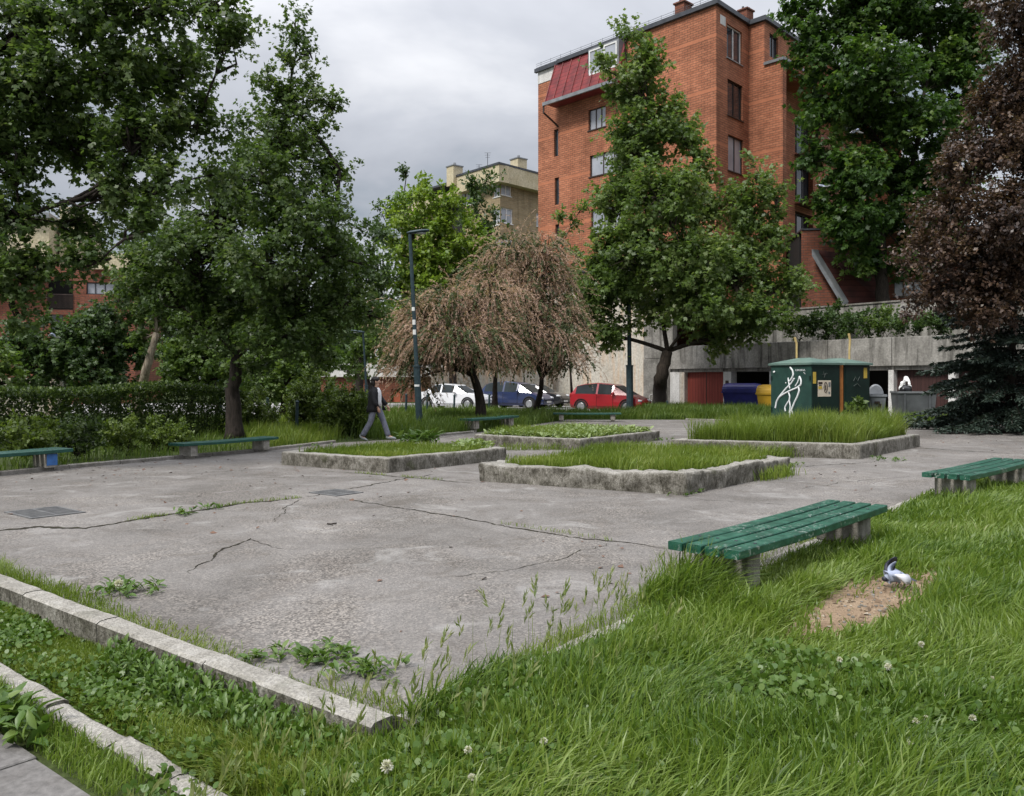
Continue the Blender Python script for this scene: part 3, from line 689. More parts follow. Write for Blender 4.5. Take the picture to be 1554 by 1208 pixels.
# ------------------------------------------------------------------ long grass in the foreground
def lawn_grass():
    # points in (s,t), thinned with distance; width grows a little with distance so far grass stays whole
    rg = np.random.default_rng(41); n = 520000
    s = rg.random(n) * 6.5 - 0.35; t = rg.random(n) * 16.8 - 2.3
    x = A1.x + E1.x * s + E2.x * t; y = A1.y + E1.y * s + E2.y * t
    b1 = np.exp(-(((x - 1.25) / 0.33) ** 2 + ((y - 6.0) / 0.40) ** 2))                    # the tussock at the end of the bench
    edge = np.where(t > 0, 0.115 + 0.075 * wavy(x, y, 2.3, 48) - 0.12 * np.exp(-((t - 0.6) / .5) ** 2), 0.0)     # how far it spills over the kerb
    vis = (np.abs(x) < 0.70 * y + 0.6) & (y > 2.0) & ((s > edge) | (b1 > .35))
    dist = np.sqrt(x * x + y * y)
    keep = vis & (rg.random(n) < np.clip((5.5 / dist) ** 1.5, 0.10, 1.0)) & (dirt_mask(x, y) + rg.normal(0, .35, n) > 1.1)
    x, y, s, t, dist, b1 = x[keep], y[keep], s[keep], t[keep], dist[keep], b1[keep]; n = len(x)
    z = np.where((s < 0.12) & (t > 0), 0.02, lawn_h(x, y))
    clump = wavy(x, y, 2.6, 43) * .6 + wavy(x, y, 6.5, 143) * .4
    h = 0.175 * (0.5 + 0.75 * rg.random(n)) * np.clip(1 + 0.62 * clump, 0.38, 2.1)
    h *= 0.8 + 0.2 * smooth01(s / 0.5)
    dm = dirt_mask(x, y); h *= np.clip(0.45 + 0.5 * (dm - 1.0), 0.42, 1.0)
    bent = (BD.x * (x - 2.35) + BD.y * (y - 7.1)); off = (BN.x * (x - 2.35) + BN.y * (y - 7.1))
    under = (np.abs(bent) < 1.5) & (np.abs(off) < 0.42); h[under] *= 0.8
    h = np.maximum(h, 0.54 * b1 * (0.55 + 0.6 * rg.random(n)))
    w = np.clip(0.0050 + 0.0007 * dist, 0, 0.013) * (0.55 + 1.0 * rg.random(n))
    big = wavy(x, y, 1.1, 44) > 0.75; w[big] *= 1.9; h[big] *= 1.3
    o = blades("lawn_grass", np.column_stack([x, y, z]), h, w, L_GRASS, lean=0.85, wind=(0.75, -0.35), windk=0.42, seed=45)
    stuff(o, "long tousled green grass of the lawn around the benches", "grass")
    # seed stalks
    q = scatter([ST(-0.1, -1.2), ST(-0.15, 2.5), ST(0.3, 2.4), ST(0.8, 1), ST(0.9, -2)], 120, 46)
    zz = lawn_h(q[:, 0], q[:, 1]); hh = 0.22 + 0.22 * rg.random(len(q))
    tip = np.column_stack([q[:, 0] + rg.normal(0.05, .05, len(q)), q[:, 1] + rg.normal(0, .05, len(q)), zz + hh])
    N = len(q); k = 9; pos = np.repeat(tip, k, 0); f = np.tile(np.arange(k) / k, N)
    dirv = nrm(np.column_stack([rg.normal(.25, .2, N), rg.normal(0, .2, N), np.ones(N)])); dr = np.repeat(dirv, k, 0)
    pos = pos + dr * (f * 0.085)[:, None] + rg.normal(0, .003, pos.shape)
    dd = dr + rg.normal(0, .25, pos.shape)
    stuff(leaf_mesh("seed_heads", pos, dd, rg.normal(0, 1, pos.shape), np.full(len(pos), 0.05), LONG, L_STRAW), "feathery green-yellow wild barley heads by the kerb corner", "grass heads")
    st = blades("seed_stalks", np.column_stack([q, zz]), hh * 1.03, np.full(N, 0.0035), L_GRASSY, lean=0.12, windk=0.1, seed=47)
    stuff(st, "thin stalks of wild barley rising above the lawn", "grass stalks")
    # small leafy weeds between the blades
    q = scatter([ST(-0.7, -0.62), ST(0.05, -0.3), ST(0.3, 2.0), ST(4.5, 1.5), ST(4.5, -2), ST(0, -2)], 5200, 48)
    m = dirt_mask(q[:, 0], q[:, 1]) > 1.1; q = q[m]
    weeds("lawn_weeds", "small leafy weeds and clover between the grass of the near lawn", q, 0.028, L_WEED, ROUND, 6, 49, lambda a, b: lawn_h(a, b) + 0.05, 1.6, 1.2)
lawn_grass()

def strip_plants():
    sp = [ST(-8, -0.17), ST(0.1, -0.17), ST(0.1, -0.70), ST(-8, -0.54)]
    zf = lambda a, b: lawn_h(a, b)
    q = scatter(sp, 90000, 51); rg = np.random.default_rng(52); s, t = to_st(q[:, 0], q[:, 1])
    dens = wavy(q[:, 0], q[:, 1], 2.2, 53); k = dens + rg.normal(0, .5, len(q)) > -1.1; q = q[k]; s, t = s[k], t[k]
    h = (0.03 + 0.055 * rg.random(len(q))) * (1 + 0.8 * smooth01((s + 1.6) / 1.6)) * (1 + 0.5 * np.clip(wavy(q[:, 0], q[:, 1], 3, 54), -.8, 1))
    o = blades("strip_grass", np.column_stack([q, zf(q[:, 0], q[:, 1])]), h, 0.0055 * (0.6 + .8 * rg.random(len(q))), L_GRASSY, lean=0.9, windk=0.15, seed=55)
    stuff(o, "short mossy yellow-green grass between the two kerbs", "grass")
    q = scatter(sp, 5200, 56); k = wavy(q[:, 0], q[:, 1], 2.2, 153) + np.random.default_rng(5).normal(0, .5, len(q)) > 0.1; q = q[k]
    weeds("strip_clover", "clover and ground ivy leaves between the two kerbs", q, 0.026, L_WEED, ROUND, 6, 57, lambda a, b: zf(a, b) + 0.02, 1.2, 0.9)
    q = scatter([ST(-2.3, -0.18), ST(0.0, -0.18), ST(0.0, -0.5), ST(-2.0, -0.35)], 420, 58)
    weeds("strip_weeds", "taller leafy weeds against the long pale kerb", q, 0.045, L_WEED, DOCK, 7, 59, lambda a, b: zf(a, b) + 0.03, 2.2, 0.8)
    # plantain and grass rooted in the joint beside the slabs
    q = scatter([ST(-7, -0.82), ST(-1.45, -0.94), ST(-1.4, -1.05), ST(-7, -0.95)], 150, 60)
    s, t = to_st(q[:, 0], q[:, 1]); k = (wavy(q[:, 0], q[:, 1], 3.0, 61) > -0.15); q = q[k]
    weeds("pavement_weeds", "plantain and dandelion leaves crowding the edge of the slabs", q, 0.105, L_WEED, DOCK, 8, 62, -0.135, 0.9, 0.3)
    q = scatter([ST(-7, -0.71), ST(-0.6, -0.84), ST(-0.6, -1.05), ST(-7, -0.92)], 9000, 63)
    o = blades("pavement_grass", np.column_stack([q, np.full(len(q), -0.135)]), 0.03 + 0.09 * np.random.default_rng(64).random(len(q)) ** 1.5, np.full(len(q), 0.006), L_GRASS, lean=0.9, windk=0.1, seed=65)
    stuff(o, "grass growing out of the joint beside the slabs", "grass")
    # along the plaza side of the long kerb
    q = scatter([ST(-8, 0.0), ST(0.1, 0.0), ST(0.1, 0.2), ST(-8, 0.3)], 9000, 66); s, t = to_st(q[:, 0], q[:, 1])
    rg = np.random.default_rng(67)
    k = wavy(q[:, 0], q[:, 1], 2.6, 68) + rg.normal(0, .35, len(q)) - t * 3.2 > -0.35; q = q[k]
    far = np.clip((-to_st(q[:, 0], q[:, 1])[0] - 3.0) / 2, 0, 1)
    o = blades("kerb_grass", np.column_stack([q, np.full(len(q), 0.002)]), (0.03 + 0.04 * rg.random(len(q))) * (1 + 1.3 * far), np.full(len(q), 0.0055), L_GRASSY, lean=1.0, windk=0.1, seed=69)
    stuff(o, "mossy tufts along the square side of the long kerb", "grass")
    q = scatter([ST(0.0, 0.0), ST(0.16, 0.0), ST(0.16, 8), ST(-0.25, 8), ST(-0.3, 3)], 9000, 70); rg = np.random.default_rng(71)
    k = wavy(q[:, 0], q[:, 1], 2.6, 72) + rg.normal(0, .4, len(q)) > -0.15; q = q[k]
    o = blades("kerb_grass", np.column_stack([q, np.full(len(q), 0.004)]), 0.05 + 0.10 * rg.random(len(q)) ** 2, np.full(len(q), 0.0055), L_GRASSY, lean=0.9, windk=0.1, seed=73)
    stuff(o, "yellowish grass spilling over the kerb below the bench", "grass")
    cl = []
    for (u, v, n, r_) in ((190, 900, 26, 0.10), (490, 1000, 22, 0.10), (560, 1022, 14, 0.08), (405, 1003, 7, 0.06), (1028, 748, 26, 0.14), (280, 781, 8, 0.05), (322, 773, 8, 0.07), (1340, 698, 14, 0.2), (1165, 705, 40, 0.25), (1060, 697, 30, 0.3), (470, 678, 8, .2), (1000, 668, 14, .3)):
        c = G(u, v); rg = np.random.default_rng(int(u)); cl += [(c.x + rg.normal(0, r_), c.y + rg.normal(0, r_)) for _ in range(n)]
    weeds("plaza_weeds", "leafy weed tufts sprouting from cracks of the square", np.array(cl), 0.055, L_WEED, DOCK, 8, 74, 0.0, 0.9, 0.35)
    # grass in the long crack
    pts = []
    for px, n in ((CR1[4:], 500), ([(540, 718), (670, 729)], 260), ([(700, 785), (930, 822)], 130)):
        for k in range(n):
            i = rnd.randrange(len(px) - 1); f = rnd.random(); a, b = G(*px[i]), G(*px[i + 1]); p = a.lerp(b, f)
            if mnoise.noise(p * 1.7) > -0.1: pts.append((p.x + rnd.gauss(0, .025), p.y + rnd.gauss(0, .02), 0.002))
    pts = np.array(pts)
    o = blades("crack_grass", pts, 0.02 + 0.05 * RNG.random(len(pts)), np.full(len(pts), 0.007), L_GRASSY, lean=1.0, windk=0.0, seed=75)
    stuff(o, "low grass rooted in the cracks of the square", "grass")
    # tufts leaning on the planters
    for (a, b, n, h, sd, lab) in ((G(1018, 690), G(1200, 695), 1500, 0.30, 76, "uncut grass against the outside of the kiosk-side planter"), (G(760, 683), G(960, 682), 700, 0.2, 78, "weedy grass along the foot of the back planter"), (G(1150, 730), G(1196, 720), 500, 0.24, 79, "dry grass at the right end of the crumbling planter")):
        f = RNG.random(n); q = np.array([(a.lerp(b, k).x, a.lerp(b, k).y) for k in f]) + RNG.normal(0, .1, (n, 2))
        o = blades("foot_grass", np.column_stack([q, np.zeros(n)]), h * (0.4 + 0.8 * RNG.random(n)), np.full(n, 0.012), L_GRASSY, lean=0.6, windk=0.1, seed=sd); stuff(o, lab, "grass")
strip_plants()

# back lawns
Z0 = -0.012
BLw = [left_edge[1], left_edge[2], left_edge[3], left_edge[4], left_edge[5], G(545, 668), Vector((-7, 34, 0)), Vector((-30, 34, 0)), Vector((-18, 15, 0))]
BLw = [(p[0] - 0.15, p[1] + 0.15) for p in BLw]
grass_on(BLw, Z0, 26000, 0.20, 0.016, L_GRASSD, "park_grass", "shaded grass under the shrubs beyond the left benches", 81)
ML = [G(400, 683), G(505, 671), Vector((-5.2, 31, 0)), Vector((-11, 31, 0))]
grass_on(ML, Z0, 11000, 0.34, 0.016, L_GRASSY, "park_grass", "bright tall grass between the dark trunk and the round bush", 82)
CL = [G(595, 668), G(640, 663.5), G(720, 656), G(800, 647), G(862, 636), G(990, 636), Vector((8.5, 40, 0)), Vector((1.8, 39, 0)), Vector((-9, 43, 0)), Vector((-6, 25, 0))]
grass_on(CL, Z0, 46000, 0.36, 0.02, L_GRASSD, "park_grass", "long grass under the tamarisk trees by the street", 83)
RL = [G(985, 636), G(1180, 637), G(1345, 644), Vector((15, 35.5, 0)), Vector((13.0, 39, 0)), Vector((8.7, 43.5, 0)), Vector((6, 41, 0))]
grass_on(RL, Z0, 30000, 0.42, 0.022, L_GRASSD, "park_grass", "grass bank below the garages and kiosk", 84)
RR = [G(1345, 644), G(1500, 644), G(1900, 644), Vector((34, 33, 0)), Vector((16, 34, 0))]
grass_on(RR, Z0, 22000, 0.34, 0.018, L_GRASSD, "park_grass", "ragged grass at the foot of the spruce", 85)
rl = [G(1345, 645), G(1554, 645.5), G(1554, 648), G(1345, 647.5)]
pts = scatter(rl, 500, 86)
o = leaf_mesh("leaf_litter", np.column_stack([pts, np.full(500, .012)]), RNG.normal(0, 1, (500, 3)) * (1, 1, .1), np.tile((0, 0, 1), (500, 1)) + RNG.normal(0, .2, (500, 3)), np.full(500, .12), KITE, m_simple("dead_leaves", (0.14, 0.07, 0.04), (0.07, 0.035, 0.02), 8))
stuff(o, "brown fallen leaves along the kerb below the spruce", "leaf litter")
def litter():
    rg = np.random.default_rng(301); pts = []
    for (u, v, n, r) in ((120, 715, 60, 1.6), (300, 703, 70, 1.6), (420, 720, 30, 1.5), (520, 760, 20, 1.4), (330, 780, 14, 1.0), (760, 900, 10, .8), (900, 860, 14, .8), (1250, 720, 20, 1.5), (1450, 670, 60, 2.5)):
        c = G(u, v); pts += [(c.x + rg.normal(0, r), c.y + rg.normal(0, r)) for _ in range(n)]
    p = np.array(pts); p = p[in_poly(p[:, 0], p[:, 1], [(q[0], q[1]) for q in plaza_poly])]; n = len(p)
    stuff(leaf_mesh("leaf_litter", np.column_stack([p, np.full(n, .008)]), np.column_stack([rg.normal(0, 1, (n, 2)), rg.normal(0, .12, n)]), np.column_stack([rg.normal(0, .3, (n, 2)), np.ones(n)]), .035 + .05 * rg.random(n), KITE, MATS["dead_leaves"]), "scattered dry leaves and scraps on the asphalt", "leaf litter")
    n = 420; a = rg.normal(0, .6, n); b = rg.normal(0, .22, n); x = DC.x + BD.x * a + BN.x * b; y = DC.y + BD.y * a + BN.y * b; z = lawn_h(x, y) + .012
    stuff(leaf_mesh("dirt_scraps", np.column_stack([x, y, z]), np.column_stack([rg.normal(0, 1, (n, 2)), rg.normal(0, .25, n)]), np.column_stack([rg.normal(0, .5, (n, 2)), np.ones(n)]), .012 + .04 * rg.random(n) ** 2.5, KITE, m_leaf("dry_scraps", [(.1, (.07, .045, .025)), (.6, (.15, .10, .06)), (.9, (.42, .38, .3))], .05, .8)), "dry stalks and scraps on the bare dirt", "litter")
    mb = MB(); 
    for k in range(170):
        a = rg.normal(0, .6); b = rg.normal(0, .2); x = DC.x + BD.x * a + BN.x * b; y = DC.y + BD.y * a + BN.y * b; r = .004 + .011 * rg.random() ** 2; mb.ellipsoid((x, y, float(lawn_h(np.array([x]), np.array([y]))[0]) + .01), r, r * 1.2, r * .7, 6, 4)
    stuff(obj("pebbles", mb, M_KERB_OLD, smooth=True), "small pebbles scattered on the bare dirt", "pebbles")
    # tufts in the bare soil
    q = np.column_stack([DC.x + rg.normal(0, .55, 900), DC.y + rg.normal(0, .55, 900)]); dm = dirt_mask(q[:, 0], q[:, 1]); q = q[(wavy(q[:, 0], q[:, 1], 9, 303) > .55) & (dm > .15)]
    o = blades("dirt_grass", np.column_stack([q, lawn_h(q[:, 0], q[:, 1])]), .03 + .06 * rg.random(len(q)), np.full(len(q), .006), L_GRASSY, lean=1.0, windk=.1, seed=304); stuff(o, "stray tufts of grass in the bare dirt", "grass")
litter()
#PART2
# ------------------------------------------------------------------ buildings
class Fac:
    """a vertical wall plane: s runs along it, o outwards"""
    def __init__(s, p, d, n): s.p, s.d, s.n = Vector((p[0], p[1], 0)), Vector((d[0], d[1], 0)).normalized(), Vector((n[0], n[1], 0)).normalized()
    def at(s, a, z, o=0.0): return s.p + s.d * a + s.n * o + Vector((0, 0, z))
    def px(s, u, v):
        k = (u - CU) / FP; a = (k * s.p.y - s.p.x) / (s.d.x - k * s.d.y); q = s.at(a, 0)
        return a, EYE - (v - HV) / FP * q.y
    def rect(s, u0, u1, v0, v1):
        a, za = s.px(u0, v0); b, zb = s.px(u1, v1); um = (u0 + u1) / 2
        return (min(a, b), max(a, b), s.px(um, v1)[1], s.px(um, v0)[1])
    def box(s, mb, a0, a1, z0, z1, o0, o1):
        c = [s.at(a0, 0, o0), s.at(a1, 0, o0), s.at(a1, 0, o1), s.at(a0, 0, o1)]
        mb.hexa([p + Vector((0, 0, z0)) for p in c], [p + Vector((0, 0, z1)) for p in c])
    def wall(s, mb, s0, s1, z0, z1, holes, depth=0.2, o=0.0):
        xs = sorted({s0, s1, *[h[0] for h in holes], *[h[1] for h in holes]}); zs = sorted({z0, z1, *[h[2] for h in holes], *[h[3] for h in holes]})
        xs = [x for x in xs if s0 <= x <= s1]; zs = [z for z in zs if z0 <= z <= z1]
        for i in range(len(xs) - 1):
            for j in range(len(zs) - 1):
                cx_, cz_ = (xs[i] + xs[i + 1]) / 2, (zs[j] + zs[j + 1]) / 2
                if any(h[0] < cx_ < h[1] and h[2] < cz_ < h[3] for h in holes): continue
                mb.quad(s.at(xs[i], zs[j], o), s.at(xs[i + 1], zs[j], o), s.at(xs[i + 1], zs[j + 1], o), s.at(xs[i], zs[j + 1], o))
        for a, b, c, d in holes:
            for (p, q) in (((a, c), (b, c)), ((b, c), (b, d)), ((b, d), (a, d)), ((a, d), (a, c))):
                mb.quad(s.at(p[0], p[1], o), s.at(q[0], q[1], o), s.at(q[0], q[1], o - depth), s.at(p[0], p[1], o - depth))
    def window(s, parent, h, frame, pane, mull=(0.5,), depth=0.14, fw=0.07, sill=None, label=None, rail=None, o=0.0):
        a, b, c, d = h; mb = MB(); i, e = o - depth - 0.05, o - depth + 0.02
        s.box(mb, a, a + fw, c, d, i, e); s.box(mb, b - fw, b, c, d, i, e)
        s.box(mb, a + fw, b - fw, c, c + fw, i, e); s.box(mb, a + fw, b - fw, d - fw, d, i, e)
        for m in mull:
            x = a + (b - a) * m; s.box(mb, x - fw * .5, x + fw * .5, c + fw, d - fw, i + .004, e - .004)
        if rail: 
            z = c + (d - c) * rail; s.box(mb, a + fw, b - fw, z - .03, z + .03, i + .008, e - .008)
        w = obj("window", mb, frame, parent)
        if label: w["label"] = label
        mb = MB(); mb.quad(s.at(a, c, o - depth - .03), s.at(b, c, o - depth - .03), s.at(b, d, o - depth - .03), s.at(a, d, o - depth - .03)); obj("pane", mb, pane, w)
        if sill:
            mb = MB(); s.box(mb, a - .08, b + .08, c - .07, c - .002, o - depth, o + 0.07); obj("sill", mb, sill, w)
        return w

def brick_block():
    c0 = (12.6, 52.0)
    F1 = Fac(c0, (-.686, .727), (-.727, -.686)); F2 = Fac(c0, (.68, .733), (.733, -.68))
    P1 = F2.at(4.2, 0); F3 = Fac((P1.x, P1.y), (.686, -.727), (-.727, -.686))
    s3 = F3.px(1188, 100)[0]; P2 = F3.at(s3, 0); F4 = Fac((P2.x, P2.y), (.68, .733), (.733, -.68))
    TOP, LED, B1 = 24.9, 22.0, 9.6
    root = thing("apartment_building", "tall orange-red brick apartment block with a red tiled mansard corner", "building", (12.6, 52, 0))
    sA = F1.px(849, 150)[0]; sE = F1.px(815, 150)[0]
    h1 = [F1.rect(893, 919, 163, 195), F1.rect(895, 946, 230, 263), F1.rect(897, 948, 313, 352), F1.rect(899, 949, 392, 425)]
    hS = [F1.rect(839, 845.5, 196, 237), F1.rect(840, 846.5, 269, 310), F1.rect(841, 847, 340, 378)]
    h2 = [F2.rect(1103, 1126, 42, 93), F2.rect(1104, 1127, 125, 179), F2.rect(1105, 1128, 208, 262), F2.rect(1105, 1128, 292, 346)]
    mb = MB(); F1.wall(mb, 0, sA, B1, TOP, h1, 0.2); F1.wall(mb, sA, sE, B1, TOP, hS, 0.2, -0.12)
    mb.quad(F1.at(sA, B1), F1.at(sA, B1, -.12), F1.at(sA, TOP, -.12), F1.at(sA, TOP))
    F2.wall(mb, 0, 4.2, 3.0, TOP, h2, 0.2)
    F3.wall(mb, 0, s3, 3.0, LED, [], 0.2)
    s3t = F3.px(1160, 60)[0]
    F3.wall(mb, 0, s3t, LED, TOP, [])
    Q = F3.at(s3t, 0); F5 = Fac((Q.x, Q.y), (.68, .733), (.733, -.68))
    hT = [F5.rect(1168, 1181, 54, 89)]
    F5.wall(mb, 0, 12, LED, TOP, hT, 0.15)
    h4 = [(0.8, 4.2, 17.4, 20.6), (1.2, 2.3, 13.4, 15.2), (1.3, 2.4, 9.8, 11.6), (6, 9, 17.6, 20.2), (6, 9, 14.2, 16.9), (6, 9, 10.9, 13.5), (11.5, 13, 17.8, 19.8), (11.5, 13, 14.4, 16.4), (11.5, 13, 11, 13), (15, 18, 14.2, 16.9), (15, 18, 17.6, 20.2)]
    SB = -1.9                                   # behind the fin the wall is set back under a deep eave
    F4.wall(mb, 0.5, 22, 7.6, LED, h4, 0.4, SB)
    F4.wall(mb, 0, .5, 3.0, LED, [], 0, 0)
    mb.quad(F4.at(.5, 3), F4.at(.5, 3, SB), F4.at(.5, LED, SB), F4.at(.5, LED))
    F4.wall(mb, 0.5, 22, 3.0, 7.6, [(0.6, 1.8, 5.4, 7.0)], 0.4, SB - .8)
    F4.box(mb, .52, 22, 7.45, 7.75, SB - .9, SB + .12)
    F4.box(mb, .52, 22, LED - .35, LED - .13, SB - .2, .1)
    e1, e4 = F1.at(sE, 0), F4.at(22, 0); bk = F1.at(sE, 0) + F2.d * 24
    mb.quad(F1.at(sE, 0, -.12), bk, bk + Vector((0, 0, TOP)), F1.at(sE, TOP, -.12))
    mb.quad(e4, e4 + Vector((0, 0, LED)), bk + Vector((0, 0, LED)), bk)
    obj("wall", mb, M_BRICK, root)
    mb = MB(); F1.wall(mb, 4.0, sE, 0.0, B1 - .02, [], 0, -0.9); obj("plinth", mb, M_PLASTER, root)
    mb = MB(); F1.box(mb, 0.02, sE, B1 - .25, B1 - .004, -2.5, -0.03); obj("soffit", mb, M_FASCIA, root)
    # dark interior volume so that openings read dark
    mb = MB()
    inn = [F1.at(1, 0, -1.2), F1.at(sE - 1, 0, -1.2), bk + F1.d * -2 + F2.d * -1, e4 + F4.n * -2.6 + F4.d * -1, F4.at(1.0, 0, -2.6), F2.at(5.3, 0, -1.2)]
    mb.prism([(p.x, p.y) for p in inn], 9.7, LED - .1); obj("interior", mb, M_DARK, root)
    # roof
    mb = MB(); rp = [F1.at(0, 0), F1.at(sA, 0), F1.at(sA, 0, -.12), F1.at(sE, 0, -.12), bk, e4, F5.at(12, 0), F5.at(0, 0), F3.at(0, 0)]
    mb.prism([(p.x, p.y) for p in rp], TOP - .08, TOP + .05)
    F1.box(mb, -.22, sA + .1, TOP - .12, TOP + .16, .0, .22); F1.box(mb, sA + .1, sE + .2, TOP - .14, TOP + .14, -.12, .1)
    F2.box(mb, 0.0, 4.0, TOP - .12, TOP + .16, .0, .2); F3.box(mb, 0.0, s3t + .2, TOP - .14, TOP + .15, .0, .2); F5.box(mb, 0, 12, TOP - .12, TOP + .16, 0, .2)
    roof = obj("roof", mb, M_FASCIA, root)
    mb = MB(); F1.box(mb, sA, sE, TOP - 1.0, TOP - .14, -.12, -.09); obj("render_patch", mb, M_WHITEW, root)
    a, b = F2.px(1092, 30); mb = MB(); F2.box(mb, F2.px(1093, 30)[0], F2.px(1101, 30)[0], F2.px(1097, 38)[1], F2.px(1097, 24)[1], 0, .01); obj("render_patch", mb, M_WHITEW, root)
    mb = MB(); F3.box(mb, s3t, s3 + .1, LED - .12, LED + .06, -.3, .12); F4.box(mb, 0, 22, LED - .12, LED + .06, -1, .15); obj("ledge", mb, M_FLASH, root)
    mb = MB()
    for k in range(3):                     # railing line along the roof edge
        mb.tube([F1.at(0.1, TOP + .16 + .14 * k, .1), F1.at(sE, TOP + .16 + .14 * k, .1)], 0.012, 4)
    for k in range(16): mb.tube([F1.at(k * 1.0 + .1, TOP + .1, .1), F1.at(k * 1.0 + .1, TOP + .5, .1)], .014, 4)
    obj("roof_rail", mb, M_FASCIA, roof)
    for (u, v0, v1, D, w) in ((1037, 27, 8, 56, .9), (1132, 38, 18, 57, .8)):
        p0, p1 = P(u, v0 + 6, D), P(u, v1, D); mb = MB()
        mb.box(((p0.x), D, (p0.z + p1.z) / 2), w, w * .8, p1.z - p0.z, .75); mb.box((p0.x, D, p1.z + .05), w * 1.2, w, .1, .75)
        ch = obj("chimney", mb, M_BRICK_D, roof)
        for dx, hh in ((-.2, .35), (.2, .28)):
            mb = MB(); mb.tube([(p0.x + dx, D, p1.z + .1), (p0.x + dx, D, p1.z + hh)], .08, 8); obj("flue", mb, M_FASCIA, roof)
    # mansard with dormer
    sm0, sm1 = F1.px(952, 120)[0], sA + .35
    mb = MB(); zt, zb, ob = TOP - .13, 21.75, 1.15
    A = [F1.at(sm0, zt, .05), F1.at(sm1, zt, .05), F1.at(sm1, zb, ob), F1.at(sm0, zb, ob)]
    Bq = [F1.at(sm0, zt - .3, .002), F1.at(sm1, zt - .3, .002), F1.at(sm1, zb - .12, .002), F1.at(sm0, zb - .12, .002)]
    mb.hexa([Bq[3], Bq[2], F1.at(sm1, zb - .12, ob), F1.at(sm0, zb - .12, ob)], [A[0], A[1], A[2], A[3]])
    man = obj("mansard", mb, M_TILE, root)
    mb = MB()
    for k in range(9):
        f = k / 8; s_ = sm0 + (sm1 - sm0) * f
        mb.tube([F1.at(s_, zt + .02, .07), F1.at(s_, zb + .03, ob + .02)], .045, 6)
    obj("tile_ridge", mb, M_TILE, man)
    mb = MB(); F1.box(mb, sm0 - .1, sm1 + .15, zb - .22, zb + .02, ob - .02, ob + .14); obj("gutter", mb, M_FLASH, man)
    mb = MB(); q = F1.at(sm1 + .1, zb - .2, ob + .05); mb.tube([q, q + Vector((0, 0, -.5)), F1.at(sm1 + .0, zb - 1.3, .02), F1.at(sm1 - .1, zb - 1.5, -.15)], .07, 8); obj("downpipe", mb, M_DFRAME, man)
    hd = F1.rect(905, 947, 74, 112); hd = (hd[0], hd[1], hd[2], min(hd[3], TOP - .25))
    mb = MB(); F1.box(mb, hd[0] - .12, hd[1] + .12, hd[2] - .15, hd[3] + .12, .0, .72); obj("dormer", mb, M_FLASH, man)
    F1.window(man, hd, M_WFRAME, M_CURT, (0.45,), 0.0, .1, None, o=.76)
    fl = {0: (M_WFRAME, M_GLASS), 1: (M_DFRAME, M_GLASS), 2: (M_DFRAME, M_CURT), 3: (M_DFRAME, M_GLASS)}
    for h, pm in zip(h1, (M_CURT, M_CURT, M_CURT, M_GLASS)): F1.window(root, h, M_DFRAME, pm, (0.3, 0.62), sill=M_DFRAME)
    for h in hS: F1.window(root, h, M_DFRAME, M_GLASS, (), o=-.12)
    for i, h in enumerate(h2): F2.window(root, h, *fl[i], (0.52,), sill=M_DFRAME if i else M_FLASH, label="white framed window" if i == 0 else None)
    F5.window(root, hT[0], M_DFRAME, M_GLASS, (0.5,))
    for h in h4[1:3]: F4.window(root, h, M_DFRAME, M_GLASS, (0.5,), 0.3, o=-1.9)
    for h in h4[3:]: F4.window(root, h, M_DFRAME, M_GLASS, (0.33, .66), 0.35, o=-1.9)
    for h in (h4[3], h4[4], h4[5], h4[9], h4[10]):
        mb = MB(); F4.box(mb, h[0] - .1, h[1] + .1, h[2] - .15, h[2] + .95, -.15, -.02); F4.box(mb, h[0] - .1, h[1] + .1, h[2] - .25, h[2] - .15, -1.88, -.02); obj("balcony", mb, M_BRICK_D, root)
    mb = MB()
    for k in range(9): 
        x = .62 + k * .145; mb.tube([F4.at(x, 5.4, -2.68), F4.at(x, 7.0, -2.68)], .018, 5)
    mb.tube([F4.at(.6, 6.2, -2.67), F4.at(1.8, 6.2, -2.67)], .02, 5); obj("window_bars", mb, M_FLASH, root)
    return F1, F2, F4
F1, F2, F4 = brick_block()

